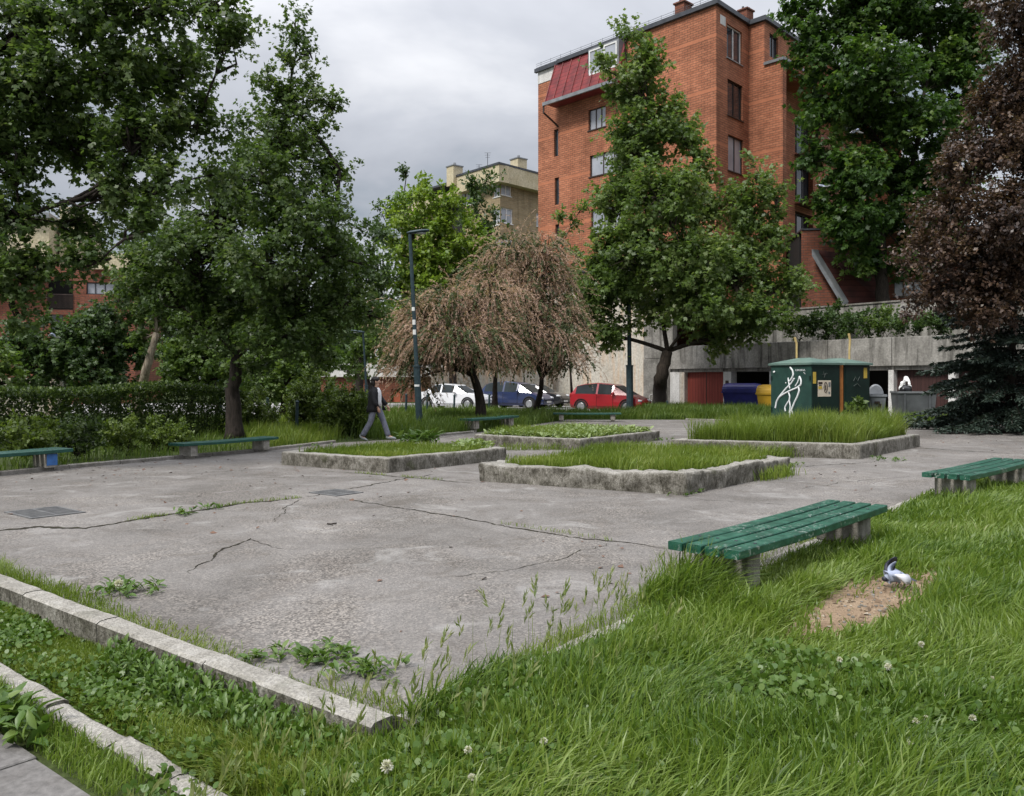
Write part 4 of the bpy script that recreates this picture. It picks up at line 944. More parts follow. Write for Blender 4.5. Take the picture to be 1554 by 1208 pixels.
def wing():
    """low brick wing with the sweeping tiled roof on the upper terrace"""
    W = Fac((17.6, 49.8), (.80, -.10), (-.12, -.99))
    root = thing("brick_wing", "low brick wing with sweeping dark red roof above the terrace", "building", (19, 50, 5))
    hs = [W.rect(1283, 1309, 402, 432), W.rect(1357, 1404, 426, 450)]
    mb = MB(); W.wall(mb, -.5, 13, 3.6, 10.5, hs, .25); p0, p1 = W.at(13, 0), W.at(13, 0, -6)
    mb.quad(p0 + Vector((0, 0, 3.6)), p1 + Vector((0, 0, 3.6)), p1 + Vector((0, 0, 10.5)), p0 + Vector((0, 0, 10.5)))
    obj("wall", mb, M_BRICK_D, root)
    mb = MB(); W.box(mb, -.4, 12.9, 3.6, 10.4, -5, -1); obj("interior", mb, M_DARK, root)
    mb = MB(); W.box(mb, -.5, 13.0, 10.5, 10.6, -6, .05); obj("roof", mb, M_FASCIA, root)
    for h in hs: W.window(root, h, M_DFRAME, M_CURT if h is hs[1] else M_GLASS, (.33, .66), sill=M_DFRAME)
    D = 47.6                                # the sweeping roof: grey verge down to a low eave
    a, b = P(1239, 380, D), P(1287, 459, D - .5); r, c = P(1338, 388, D + 1.9), P(1348, 463, D - .2)
    mb = MB(); dn = Vector((0, 0, -.16)); mb.hexa([a + dn, b + dn, c + dn, r + dn], [a, b, c, r]); rf = obj("sweeping_roof", mb, M_TILE_SHADED, root)
    mb = MB(); n = Vector((-.30, -.12, .0)); mb.hexa([a + dn * 2 + n, b + dn * 2 + n, b + dn * 2 - n * .3, a + dn * 2 - n * .3], [a + n + Vector((0, 0, .05)), b + n + Vector((0, 0, .05)), b - n * .3 + Vector((0, 0, .05)), a - n * .3 + Vector((0, 0, .05))]); obj("verge_board", mb, M_FLASH, rf)
    mb = MB(); A = P(1236, 386, D + .25); B = P(1282, 461, D - .1); C_ = P(1236, 478, D + .25); E = P(1282, 478, D - .1)
    k = Vector((0.05, 1.2, 0)); mb.poly([A, C_, E, B]); mb.poly([A + k, B + k, E + k, C_ + k]); mb.quad(A, B, B + k, A + k); mb.quad(B, E, E + k, B + k); mb.quad(A, A + k, C_ + k, C_)
    obj("gable_wall", mb, M_BRICK_D, root)
wing()

def terrace():
    F = Fac((9.9, 48.0), (.607, -.795), (-.795, -.607))
    tp = [F.at(-.6, 0, -.52), F.at(32, 0, -.52), F.at(32, 0, -40), F.at(-.6, 0, -6)]
    mb = MB(); mb.prism([(p.x, p.y) for p in tp], 2.32, 3.35); lo = [F.at(-.6, 0, -4.1), F.at(32, 0, -4.1), F.at(32, 0, -40), F.at(-.6, 0, -6)]; mb.prism([(p.x, p.y) for p in lo], -.2, 2.31); structure(obj("terrace", mb, M_LAWN))
    root = thing("garage_row", "stained concrete garage row under the planted terrace, with red doors", "garages", (9.9, 48, 0))
    # parapet band made of cast panels
    mb = MB(); s = -1.3
    sp = [F.px(u, 540)[0] for u in (1100, 1166, 1256, 1353)] 
    cuts = [-1.3] + sp + [sp[-1] + 5, 32]
    for a, b in zip(cuts[:-1], cuts[1:]): F.box(mb, a + .015, b - .015, 2.28, 3.58, -.42, 0)
    F.box(mb, -1.3, 32, 2.42, 3.4, -.5, -.35); obj("parapet", mb, M_WALLC, root, bevel=.02)
    mb = MB(); F.box(mb, -1.3, 32, 2.1, 2.30, -3.0, -.15); obj("lintel", mb, M_WALLC, root)
    d0, d1 = F.px(1036, 600)[0], F.px(1095, 600)[0]; e1 = F.px(1107, 600)[0]; e2 = F.px(1165, 600)[0]
    mb = MB(); F.box(mb, -1.3, d0 - .35, -.2, 2.1, -.6, -.12); obj("end_wall", mb, M_WHITEW, root)
    for a, b, m in ((d0 - .35, d0, M_PLASTER), (d1, e1, M_WHITEW), (e2, e2 + .4, M_WHITEW), (11.9, 12.15, M_WHITEW), (14.6, 14.9, M_WHITEW)):
        mb = MB(); F.box(mb, a, b, -.2, 2.1, -.62, -.14); obj("pillar", mb, m, root)
    mr = m_planks("red_painted_door_planks", (0.26, 0.055, 0.04), (0.19, 0.038, 0.028), 0.2)
    mbn = m_planks("brown_door_planks", (0.062, 0.028, 0.025), (0.042, 0.02, 0.018), 0.17)
    mb = MB(); F.box(mb, d0 + .005, d1 - .005, -.1, 2.09, -.5, -.42); d = obj("garage_door", mb, mr, root); d["label"] = "bright red planked garage door"
    mb = MB(); F.box(mb, (d0 + d1) / 2 - .02, (d0 + d1) / 2 + .02, 0, 2.06, -.42, -.405); obj("door_seam", mb, M_DFRAME, d)
    for a, b in ((12.16, 14.59), (14.91, 17.8), (18.1, 21)):
        mb = MB(); F.box(mb, a, b, -.1, 2.09, -.55, -.45); obj("garage_door", mb, mbn, root)
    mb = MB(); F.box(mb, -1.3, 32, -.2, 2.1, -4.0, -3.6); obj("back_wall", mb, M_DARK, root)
    mb = MB()                                   # stencilled mark on the white pillar
    c = (d1 + e1) / 2
    for k in range(3): F.box(mb, c - .12 + k * .075, c - .045 + k * .075, 1.42 + .03 * (k % 2), 1.62, -.14, -.136 + .001 * (k % 2))
    obj("pillar_marking", mb, M_DFRAME, root)
    mb = MB(); F.box(mb, c - .12, c + .1, 1.2, 1.27, -.14, -.136); obj("pillar_marking", mb, M_DFRAME, root)
    # upper retaining wall behind the terrace hedge
    g = Fac((12.5, 51.0), (.607, -.795), (-.795, -.607)); r2 = thing("retaining_wall", "upper grey concrete retaining wall behind the terrace hedge", "wall", (15, 48, 3.3))
    mb = MB(); g.box(mb, 0.5, 26, 3.2, 5.55, -.4, 0); obj("wall", mb, M_WALLC, r2)
    mb = MB(); g.box(mb, 0.45, 26.05, 5.55, 5.63, -.45, .06); obj("coping", mb, M_KERB_OLD, r2)
    mb = MB(); q = [g.at(0.5, 0, -.4), g.at(26, 0, -.4), g.at(26, 0, -30), g.at(.5, 0, -12)]; mb.prism([(p.x, p.y) for p in q], 3.3, 5.3); structure(obj("upper_terrace", mb, M_LAWN))
    # pier beside the trunk
    r3 = thing("retaining_wall", "bare concrete pier wall beside the maple trunk at the street corner", "wall", (8.0, 50, 0))
    mb = MB(); h = Fac((7.72, 49.6), (.95, -.3), (-.3, -.95)); h.box(mb, 0, 1.75, -.2, 2.9, -2, 0); h.box(mb, .02, 1.73, 2.92, 5.2, -2, -.02); obj("wall", mb, M_WALLC, r3, bevel=.015)
    mb = MB(); ps = [h.at(.55 + .2 * math.cos(k / 12 * 6.283), .62 + .2 * math.sin(k / 12 * 6.283), .012) for k in range(13)]; mb.tube(ps, .02, 5); obj("graffiti", mb, M_WHITEW, r3)
terrace()

def yellow_block():
    A = Fac((-1.27, 90), (-.651, .759), (-.759, -.651)); B = Fac((-1.27, 90), (.69, .724), (.724, -.69))
    root = thing("apartment_building", "buff brick apartment block with pale yellow cornice and white corner windows", "building", (-1.27, 90, 0))
    T, C = 24.4, 22.6
    wA = [A.rect(749, 758.5, 276, 299), A.rect(748, 758.5, 318, 342), A.rect(701, 715, 288, 312), A.rect(748, 758.5, 362, 384)]
    wB = [B.rect(760.5, 776, 275, 297), B.rect(760.5, 778, 316, 339), B.rect(814, 821, 324, 344), B.rect(760.5, 778, 360, 382)]
    L = 6.2
    mb = MB(); A.wall(mb, 0, L, 0, C, wA, .15); B.wall(mb, 0, 9, 0, C, wB, .15)
    A.wall(mb, L, 21, 0, C - .6, [], .1, -1.2); mb.quad(A.at(L, 0), A.at(L, 0, -1.2), A.at(L, C, -1.2), A.at(L, C)); obj("wall", mb, M_BRICK_Y, root)
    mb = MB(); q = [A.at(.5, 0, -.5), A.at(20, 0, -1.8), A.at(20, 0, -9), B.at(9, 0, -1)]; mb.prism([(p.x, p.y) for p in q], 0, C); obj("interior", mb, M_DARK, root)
    mb = MB(); A.box(mb, -.9, L + .3, C, T, -.5, .9); B.box(mb, -.0, 7.5, C + .003, T - .003, -.5, .9); A.box(mb, L + .3, 21, C - .6, T - 1.0, -1.6, -.4); obj("cornice", mb, M_STUCCO, root)
    mb = MB(); q = [A.at(-1.0, 0, 1.0), A.at(L + .3, 0, 1.0), A.at(L + .3, 0, -.3), A.at(21.5, 0, -.3), A.at(21.5, 0, -9), B.at(9.4, 0, -1), B.at(9.4, 0, 1.0)]
    mb.prism([(p.x, p.y) for p in q], T + .003, T + .22); rf = obj("roof", mb, M_FASCIA, root)
    for (u, v0, v1, w, D) in ((690, 275, 254, 1.3, 95), (787, 262, 243, 1.3, 93)):
        a, b = P(u, v0 + 8, D), P(u, v1, D); mb = MB(); mb.box((a.x, D, (a.z + b.z) / 2), w, w, b.z - a.z, .7); ch = obj("chimney", mb, M_STUCCO, rf)
        mb = MB(); mb.box((a.x, D, b.z + .06), w * 1.12, w * 1.12, .12, .7); mb.tube([(a.x, D, b.z + .1), (a.x, D, b.z + .5)], .15, 8); obj("chimney_cap", mb, M_FLASH, rf)
    for h in wA: A.window(root, h, M_WFRAME, M_CURT, (.5,), .1, .1, M_WFRAME)
    for h in wB: B.window(root, h, M_WFRAME, M_CURT, (.5,), .1, .1, M_WFRAME)
    mb = MB()
    for u, v in ((740, 232), (727, 250)):
        p = P(u, 285, 95); t = P(u, v, 95); mb.tube([p, t], .035, 5)
        for k in range(3): mb.tube([t + Vector((-.35 + .05 * k, 0, -.25 * k)), t + Vector((.35 - .05 * k, 0, -.25 * k))], .02, 4)
    obj("roof_aerial", mb, M_FASCIA, rf)
yellow_block()

def left_block():
    F = Fac((-38.5, 56.0), (.97, .24), (.24, -.97))
    root = thing("apartment_building", "brick apartment house with pale yellow upper storey behind the left trees", "building", (-33, 57, 0))
    win = [F.rect(131, 190, 429, 447), F.rect(76, 96, 476, 505), F.rect(30, 42, 510, 525), F.rect(-40, -5, 430, 460)]
    log = F.rect(72, 111, 425, 470)
    s1 = F.px(205, 450)[0]; T = 9.5
    mb = MB(); F.wall(mb, -6, s1, 0, T, win + [log], .25); e = F.at(s1, 0); mb.quad(e, F.at(s1, 0, -12), F.at(s1, T, -12), F.at(s1, T)); obj("wall", mb, M_BRICK_D, root)
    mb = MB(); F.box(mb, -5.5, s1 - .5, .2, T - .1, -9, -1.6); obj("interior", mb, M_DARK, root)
    up = F.px(60, 330)[1]
    mb = MB(); F.box(mb, -6, F.px(72, 350)[0], T, up, -9, -.4); F.box(mb, F.px(78, 350)[0], F.px(108, 350)[0], T, up + 1.2, -9, -2); F.box(mb, F.px(140, 420)[0], s1 + .3, T - .2, T + .9, -.35, .5); obj("upper_storey", mb, M_STUCCO, root)
    mb = MB(); F.box(mb, -6.3, F.px(75, 350)[0], up, up + .35, -9, .1); F.box(mb, -6, F.px(73, 425)[0] - .1, 8.6, 9.1, 0.01, 1.2); obj("roof", mb, M_FLASH, root)
    for h in win: F.window(root, h, M_DFRAME if h is not win[0] else M_FASCIA, M_CURT if h is win[0] else M_GLASS, (.22, .47, .72) if h is win[0] else (.5,), .15)
    mb = MB(); a, b, c, d = log
    for k in range(22): x = a + (b - a) * k / 21; mb.tube([F.at(x, c + .1, .04), F.at(x, c + 1.0, .04)], .02, 4)
    F.box(mb, a, b, c + 1.0, c + 1.08, .0, .08); rl_ = obj("balcony_rail", mb, M_DFRAME, root)
    mb = MB(); F.box(mb, a, b, c - .35, c, -1.5, .1); obj("balcony", mb, M_BRICK_D, root)
    mb = MB(); F.box(mb, F.px(125, 450)[0], F.px(178, 450)[0], F.px(150, 468)[1], F.px(150, 449)[1], .0, .55); obj("bay_parapet", mb, M_BRICK_D, root)
left_block()

def low_garage():
    root = thing("garage", "low plastered garage with orange door behind the walking person", "garage", (-11, 62, 0))
    F = Fac((-14.5, 64), (1, -.05), (-.05, -1)); d = F.rect(594, 607, 590, 612); d = (d[0], d[1], 0.0, d[3])
    mb = MB(); F.wall(mb, 0, 12, -.1, 1.9, [d], .3); obj("wall", mb, M_BRICK_D, root)
    mb = MB(); F.box(mb, -.3, 12.3, 1.9, 2.9, -5, .3); obj("roof", mb, M_WHITEW, root)
    mb = MB(); F.box(mb, d[0], d[1], 0, d[3], -.3, -.2); obj("garage_door", mb, m_simple("orange_door", (0.42, 0.12, 0.06), (0.33, 0.09, 0.045), 3), root)
    mb = MB(); mb.tube([F.at(3.9, 0, .2), F.at(3.9, 2.2, .2)], .1, 8); obj("downpipe", mb, M_WHITEW, root)
    r2 = thing("garden_wall", "low pale wall with white rail beyond the hedge at far left", "wall", (-22, 38, 0))
    mb = MB(); mb.box((-23.0, 38, .85), 6, .3, 1.75); obj("wall", mb, M_PLASTER, r2)
    mb = MB(); mb.tube([(-26, 37.8, 2.0), (-20, 37.8, 2.0)], .03, 6)
    for k in range(4): mb.tube([(-25.8 + 1.9 * k, 37.8, 1.2), (-25.8 + 1.9 * k, 37.8, 2.0)], .03, 6)
    obj("rail", mb, M_WHITEW, r2)
    r3 = thing("street_wall", "cream plastered street wall seen behind the parked cars", "wall", (1, 63, 0))
    mb = MB(); mb.box((-1.5, 62.5, 1.2), 9, .3, 2.6); obj("wall", mb, M_PLASTER, r3)
    mb = MB(); mb.box((-1.5, 62.5, 2.55), 9.2, .45, .1); obj("coping", mb, M_KERB_OLD, r3)
    r4 = thing("concrete_block", "low pale concrete block between the dark car and the red car", "block", G(845, 616, 0))
    mb = MB(); p = G(852, 616, 0); mb.box((p.x + .2, p.y, .3), 2.6, .5, .6, -.15); obj("block", mb, M_KERB, r4, bevel=.03)
    mb = MB(); mb.box((p.x + .2, p.y, .63), 2.7, .6, .07, -.15); obj("cap", mb, M_KERB_OLD, r4)
low_garage()

# ------------------------------------------------------------------ benches
def bench_proto(paint, foot=True):
    root = thing("bench", "bench", "bench", (0, 0, 0), "green slatted benches on concrete legs")
    for k in range(4):
        mb = MB(); y = (-1.5 + k) * 0.15; n = 14; rings = []
        for i in range(n + 1):
            x = -1.475 + 2.95 * i / n; sag = -0.012 * (1 - (2 * i / n - 1) ** 2) + 0.004 * mnoise.noise(Vector((x * 1.3, k * 3.1, 0)))
            yy = y + 0.004 * mnoise.noise(Vector((x, k * 7.7, 2))); w, h = .0575, .031
            rings.append([(x, yy + a * w, .42 + sag + b * h) for a, b in ((-1, -.8), (-.93, -1), (.93, -1), (1, -.8), (1, .78), (.93, 1), (-.93, 1), (-1, .78))])
        mb.loft(rings); sl_ = obj("slat", mb, paint, root)
        for sx in (-1.12, 1.12): mb = MB(); mb.tube([(sx, y, .435), (sx, y, .452)], .013, 8); obj("bolt", mb, M_IRON, sl_)
    for sx in (-1, 1):
        mb = MB(); mb.box((sx * 1.12, 0, .255), .20, .44, .262); mb.box((sx * 1.12, 0, .03), .13, .32, .2)
        lg = obj("leg", mb, M_LEGC, root, bevel=.012)
        mb = MB(); mb.box((sx * 1.12, 0, .387), .09, .52, .012); obj("bearer", mb, M_IRON, lg)
    return root
def place(o, x, y, rz, z, label, sc=1.0):
    o.location = (x, y, z); o.rotation_euler = (0, 0, rz); o["label"] = label; o.scale = (sc,) * 3; return o
bp = bench_proto(M_BENCH)
bq = copy_tree(bp)
dk = bench_proto(M_DGREEN); d2, d3, d4 = copy_tree(dk), copy_tree(dk), copy_tree(dk)
place(bp, 2.35, 7.085, math.atan2(.738, .675), -0.025, "near green slatted bench with chipped paint beside the dirt patch")
place(bq, 6.50, 11.64, math.atan2(.70, .71), -0.02, "green slatted bench at the right edge of the lawn, end on to the picture edge")
LA = math.atan2(.85, .52)
place(dk, -8.95, 14.15, LA, -0.07, "dark bench at far left with a blue-painted leg")
place(d2, -6.18, 18.25, LA, -0.06, "dark bench between the trunk and the square's left kerb", 0.86)
place(d3, -0.72, 27.3, math.atan2(.87, .48), -0.02, "dark green bench in the grass below the left tamarisk")
place(d4, 2.95, 33.2, -0.05, -0.06, "dark green bench in front of the red car", 0.9)
for ch in dk.children:
    if ch.name.startswith("leg") and ch.matrix_local.translation.x * 0 == 0:
        pass
legs = [c for c in dk.children if c.name.startswith("leg")]
mb = MB(); mb.box((1.12, -.226, .27), .19, .008, .2); bl = obj("paint_patch", mb, m_simple("blue_paint", (0.05, 0.16, 0.42), (0.035, 0.11, 0.3), 12)); bl.parent = legs[1]

# ------------------------------------------------------------------ kiosk, bins
def kiosk():
    K = Vector((11.0, 31.0, 0)); r = Vector((.903, .43, 0)).normalized(); l = Vector((-.43, .903, 0)).normalized()
    root = thing("utility_kiosk", "dark green metal utility kiosk with white graffiti and pale hipped roofs", "kiosk", K)
    mg = m_simple("green_sheet_metal", (0.022, 0.062, 0.049), (0.015, 0.044, 0.036), 3.0, 0.5, 0.1); mgd = m_simple("green_metal_shade_and_trim", (0.009, 0.025, 0.020), (0.006, 0.017, 0.014), 3.0, 0.45, 0.1)  # darker green paints in the right-hand faces' shade; also colours hinges and seam
    mrf = m_simple("pale_green_roof_metal", (0.155, 0.235, 0.20), (0.11, 0.175, 0.15), 2.0, 0.4, 0.2)
    def pt(a, b, z): return K + r * a + l * b + Vector((0, 0, z))
    def hexa(mb, a0, a1, b0, b1, z0, z1): mb.hexa([pt(a0, b0, z0), pt(a1, b0, z0), pt(a1, b1, z0), pt(a0, b1, z0)], [pt(a0, b0, z1), pt(a1, b0, z1), pt(a1, b1, z1), pt(a0, b1, z1)])
    mb = MB(); hexa(mb, 0, 1.42, 0, 2.1, -.05, 2.2); b1 = obj("cabinet", mb, mg, root, bevel=.01)
    mb = MB(); hexa(mb, 0.03, 1.40, -.02, 0, .15, 2.12); obj("door", mb, mgd, b1, bevel=.006)
    mb = MB(); hexa(mb, 1.68, 3.0, 0.02, 2.1, -.05, 2.2); b2 = obj("cabinet", mb, mgd, root, bevel=.01)
    mb = MB(); hexa(mb, 1.74, 2.95, 0.0, .02, .15, 2.12); obj("door", mb, mgd, b2, bevel=.006)
    mb = MB(); hexa(mb, 1.42, 1.68, .25, 2.0, -.05, 2.15); obj("gap_panel", mb, M_DARK, root)
    for a0, a1, nm in ((-.07, 1.48, 0), (1.60, 3.07, 1)):
        mb = MB(); q = [pt(a0, -.08, 2.2), pt(a1, -.08, 2.2), pt(a1, 2.18, 2.2), pt(a0, 2.18, 2.2)]; u = Vector((0, 0, .07)); q2 = [p + u for p in q]
        mb.hexa(q, q2); c = pt((a0 + a1) / 2, .75, 2.48); c2 = pt((a0 + a1) / 2, 1.4, 2.48); e = Vector((0, 0, .002))
        q2 = [p + e for p in q2]
        mb.poly([q2[0], q2[1], c]); mb.poly([q2[1], q2[2], c2, c]); mb.poly([q2[2], q2[3], c2]); mb.poly([q2[3], q2[0], c, c2]); obj("roof", mb, mrf, root)
    mb = MB(); hexa(mb, 1.44, 1.63, .02, .2, -.05, 2.18); obj("orange_post", mb, m_simple("orange_brown_paint", (0.36, 0.14, 0.035), (0.27, 0.10, 0.025), 5), root, bevel=.01)
    my = m_simple("yellow_pipe_paint", (0.50, 0.38, 0.16), (0.4, 0.29, 0.12), 8)
    for (u0, u1, v0, v1) in ((1209, 1205, 543, 512), (1289, 1287, 556, 506)):
        D = 33.5; a = P(u0, v0 + 8, D); b = P(u0, (v0 + v1) / 2 + 2, D); c = P((u0 + u1) / 2 + 2, v1 + 10, D); d = P(u1 + 1, v1, D)
        mb = MB(); mb.tube([a, b, c, d], [.04, .04, .045, .05], 8); obj("vent_pipe", mb, my, root)
    # white graffiti strokes on the lit side
    def side(u, v):                             # pixel -> left face
        k = (u - CU) / FP; a = (k * K.y - K.x) / (l.x - k * l.y); q = K + l * a; return K + l * a + Vector((0, 0, EYE - (v - HV) / FP * q.y)) - r * .012
    mw = m_simple("white_spray_paint", (0.78, 0.80, 0.80), (0.68, 0.70, 0.70), 12, .6)
    mb = MB(); sc = lambda x, y: side(1150 + x * .1802, 530 + y * .18)
    strokes = [([(275, 152), (296, 180), (302, 215), (285, 250), (262, 275)], .032), ([(258, 240), (262, 275), (272, 330)], .026), ([(310, 245), (285, 285), (240, 330), (190, 390), (160, 440), (150, 495)], .032), ([(352, 228), (368, 262), (365, 300), (330, 325), (270, 350), (215, 380), (175, 410)], .034), ([(352, 228), (340, 275), (318, 310)], .022), ([(345, 318), (352, 350), (335, 400), (310, 450), (290, 500), (275, 545), (268, 585)], .034), ([(262, 365), (272, 395), (268, 430), (240, 470), (230, 495), (235, 522)], .028), ([(268, 430), (276, 480), (268, 540)], .024), ([(285, 500), (298, 548)], .018), ([(138, 186), (142, 196)], .045), ([(236, 282), (240, 286)], .02)]
    for pts, w in strokes:
        pp = [sc(*p) for p in pts]; fine = []
        for i in range(len(pp) - 1):
            for k in range(5): fine.append(pp[i].lerp(pp[i + 1], k / 5))
        fine.append(pp[-1]); sm = [fine[0]] + [(fine[i - 1] + fine[i] * 2 + fine[i + 1]) / 4 for i in range(1, len(fine) - 1)] + [fine[-1]]
        mb.tube(sm, w, 6)
    obj("graffiti", mb, mw, b1)
    mb = MB(); x = 318
    for k in range(7):
        mb.tube([sc(x + k * 12, 182 - 4 * (k % 2)), sc(x + 4 + k * 12, 168), sc(x + 9 + k * 12, 184)], .007, 4)
    mb.tube([sc(388, 195), sc(402, 210)], .007, 4); obj("graffiti_tag", mb, mw, b1)
    # notices
    def plate(nm, a0, a1, z0, z1, mat, o=.022, parent=root):
        mb = MB(); hexa(mb, a0, a1, -o - .006, -o, z0, z1); return obj(nm, mb, mat, parent)
    cream = m_simple("notice_paper", (0.62, 0.55, 0.44), (0.55, 0.48, 0.38), 6); yel = m_simple("yellow_notice", (0.50, 0.36, 0.06), (0.42, 0.3, 0.05), 6)
    n = plate("notice", .30, .95, 1.02, 1.62, cream)
    plate("notice_print", .32, .52, 1.48, 1.56, M_DFRAME, .029, n); plate("notice_print", .32, .5, 1.30, 1.40, yel, .029, n); plate("notice_print", .35, .48, 1.42, 1.45, M_DFRAME, .030, n)
    mb = MB(); c = pt(.68, -.03, 1.36); mb.tube([c + r * (.085 * math.cos(k / 10 * 6.283)) + Vector((0, 0, .19 * math.sin(k / 10 * 6.283))) for k in range(11)], .016, 5); mb.box(c + Vector((0, 0, -.02)), .05, .01, .18, .44); obj("notice_print", mb, M_DFRAME, n)
    plate("notice_print", .82, .92, 1.38, 1.55, M_FLASH, .029, n); plate("notice_print", .82, .9, 1.12, 1.2, M_FLASH, .029, n)
    plate("warning_plate", .06, .21, 1.5, 1.93, yel); plate("warning_plate", 2.66, 2.84, 1.7, 2.1, yel, .0)
    for q in ([(.56, 1.95), (.64, 1.8), (.60, 1.72), (.70, 1.9)], [(.5, 1.84), (.78, 1.87)], [(2.1, 1.6), (2.2, 1.75), (2.32, 1.6), (2.42, 1.76)], [(2.1, 1.4), (2.3, 1.5), (2.45, 1.38)]):
        mb = MB(); mb.tube([pt(a, -.027, z) for a, z in q], .009, 4); obj("graffiti_tag", mb, m_simple("grey_spray", (0.1, 0.12, 0.11), None, 8), b1 if q[0][0] < 1.4 else b2)
    for b in (.03, 2.02):                       # hinges, seams and a vent on the lit side
        for z in (.5, 1.7): mb = MB(); mb.box(pt(-.012, b + .02, z), .05, .05, .16, math.atan2(r.y, r.x)); obj("hinge", mb, mgd, b1)
    mb = MB(); mb.hexa([pt(-.004, 1.03, .1), pt(0.0, 1.03, .1), pt(0.0, 1.045, .1), pt(-.004, 1.045, .1)], [pt(-.004, 1.03, 2.15), pt(0.0, 1.03, 2.15), pt(0.0, 1.045, 2.15), pt(-.004, 1.045, 2.15)]); obj("panel_seam", mb, mgd, b1)
kiosk()

def container(label, col, u, Y, w, h, rot, lidcol=None):
    p = P(u, 600, Y); root = thing("waste_container", label, "waste container", (0, 0, 0), "domed recycling containers by the garages")
    m = m_simple(col[0], col[1], col[2], 3.0, .45); d = .95
    mb = MB(); mb.hexa([(-w * .43, -d * .4, .16), (w * .43, -d * .4, .16), (w * .43, d * .4, .16), (-w * .43, d * .4, .16)], [(-w / 2, -d / 2, h * .72), (w / 2, -d / 2, h * .72), (w / 2, d / 2, h * .72), (-w / 2, d / 2, h * .72)])
    bd = obj("body", mb, m, root, bevel=.04)
    mb = MB(); mb.box((0, -d / 2 - .0, h * .70), w * 1.04, .07, .08); mb.box((0, d / 2, h * .70), w * 1.04, .07, .08); mb.box((-w / 2, 0, h * .70), .07, d, .07); mb.box((w / 2, 0, h * .70), .07, d, .07); obj("rim", mb, m, bd)
    mb = MB(); rings = []
    for i in range(9):
        x = -w / 2 - .02 + (w + .04) * i / 8; k = 1 if 0 < i < 8 else .9
        rings.append([(x, -math.cos(a) * (d / 2 + .03) * k, h * .73 + math.sin(a) * h * .29 * k) for a in [math.pi * j / 10 for j in range(11)]])
    mb.loft(rings); obj("lid", mb, m, root, smooth=False, bevel=0)
    for sx in (-1, 1):
        for sy in (-1, 1):
            mb = MB(); mb.tube([(sx * w * .36 - .03, sy * d * .33, .09), (sx * w * .36 + .03, sy * d * .33, .09)], .09, 10); obj("caster", mb, M_IRON, root)
        mb = MB(); mb.tube([(sx * w * .5, 0, h * .62), (sx * (w * .5 + .12), 0, h * .62)], .035, 8); obj("trunnion", mb, M_IRON, root)
    root.location = (p.x, Y, .0); root.rotation_euler = (0, 0, rot); return root
container("blue domed recycling container in front of the dark garage opening", ("blue_plastic", (0.022, 0.024, 0.17), (0.015, 0.017, 0.12)), 1127, 43.5, 1.85, 1.45, -.55)
container("yellow domed recycling container half hidden by the green kiosk", ("yellow_plastic", (0.55, 0.33, 0.03), (0.45, 0.27, 0.025)), 1176, 40.5, 1.5, 1.4, -.6)

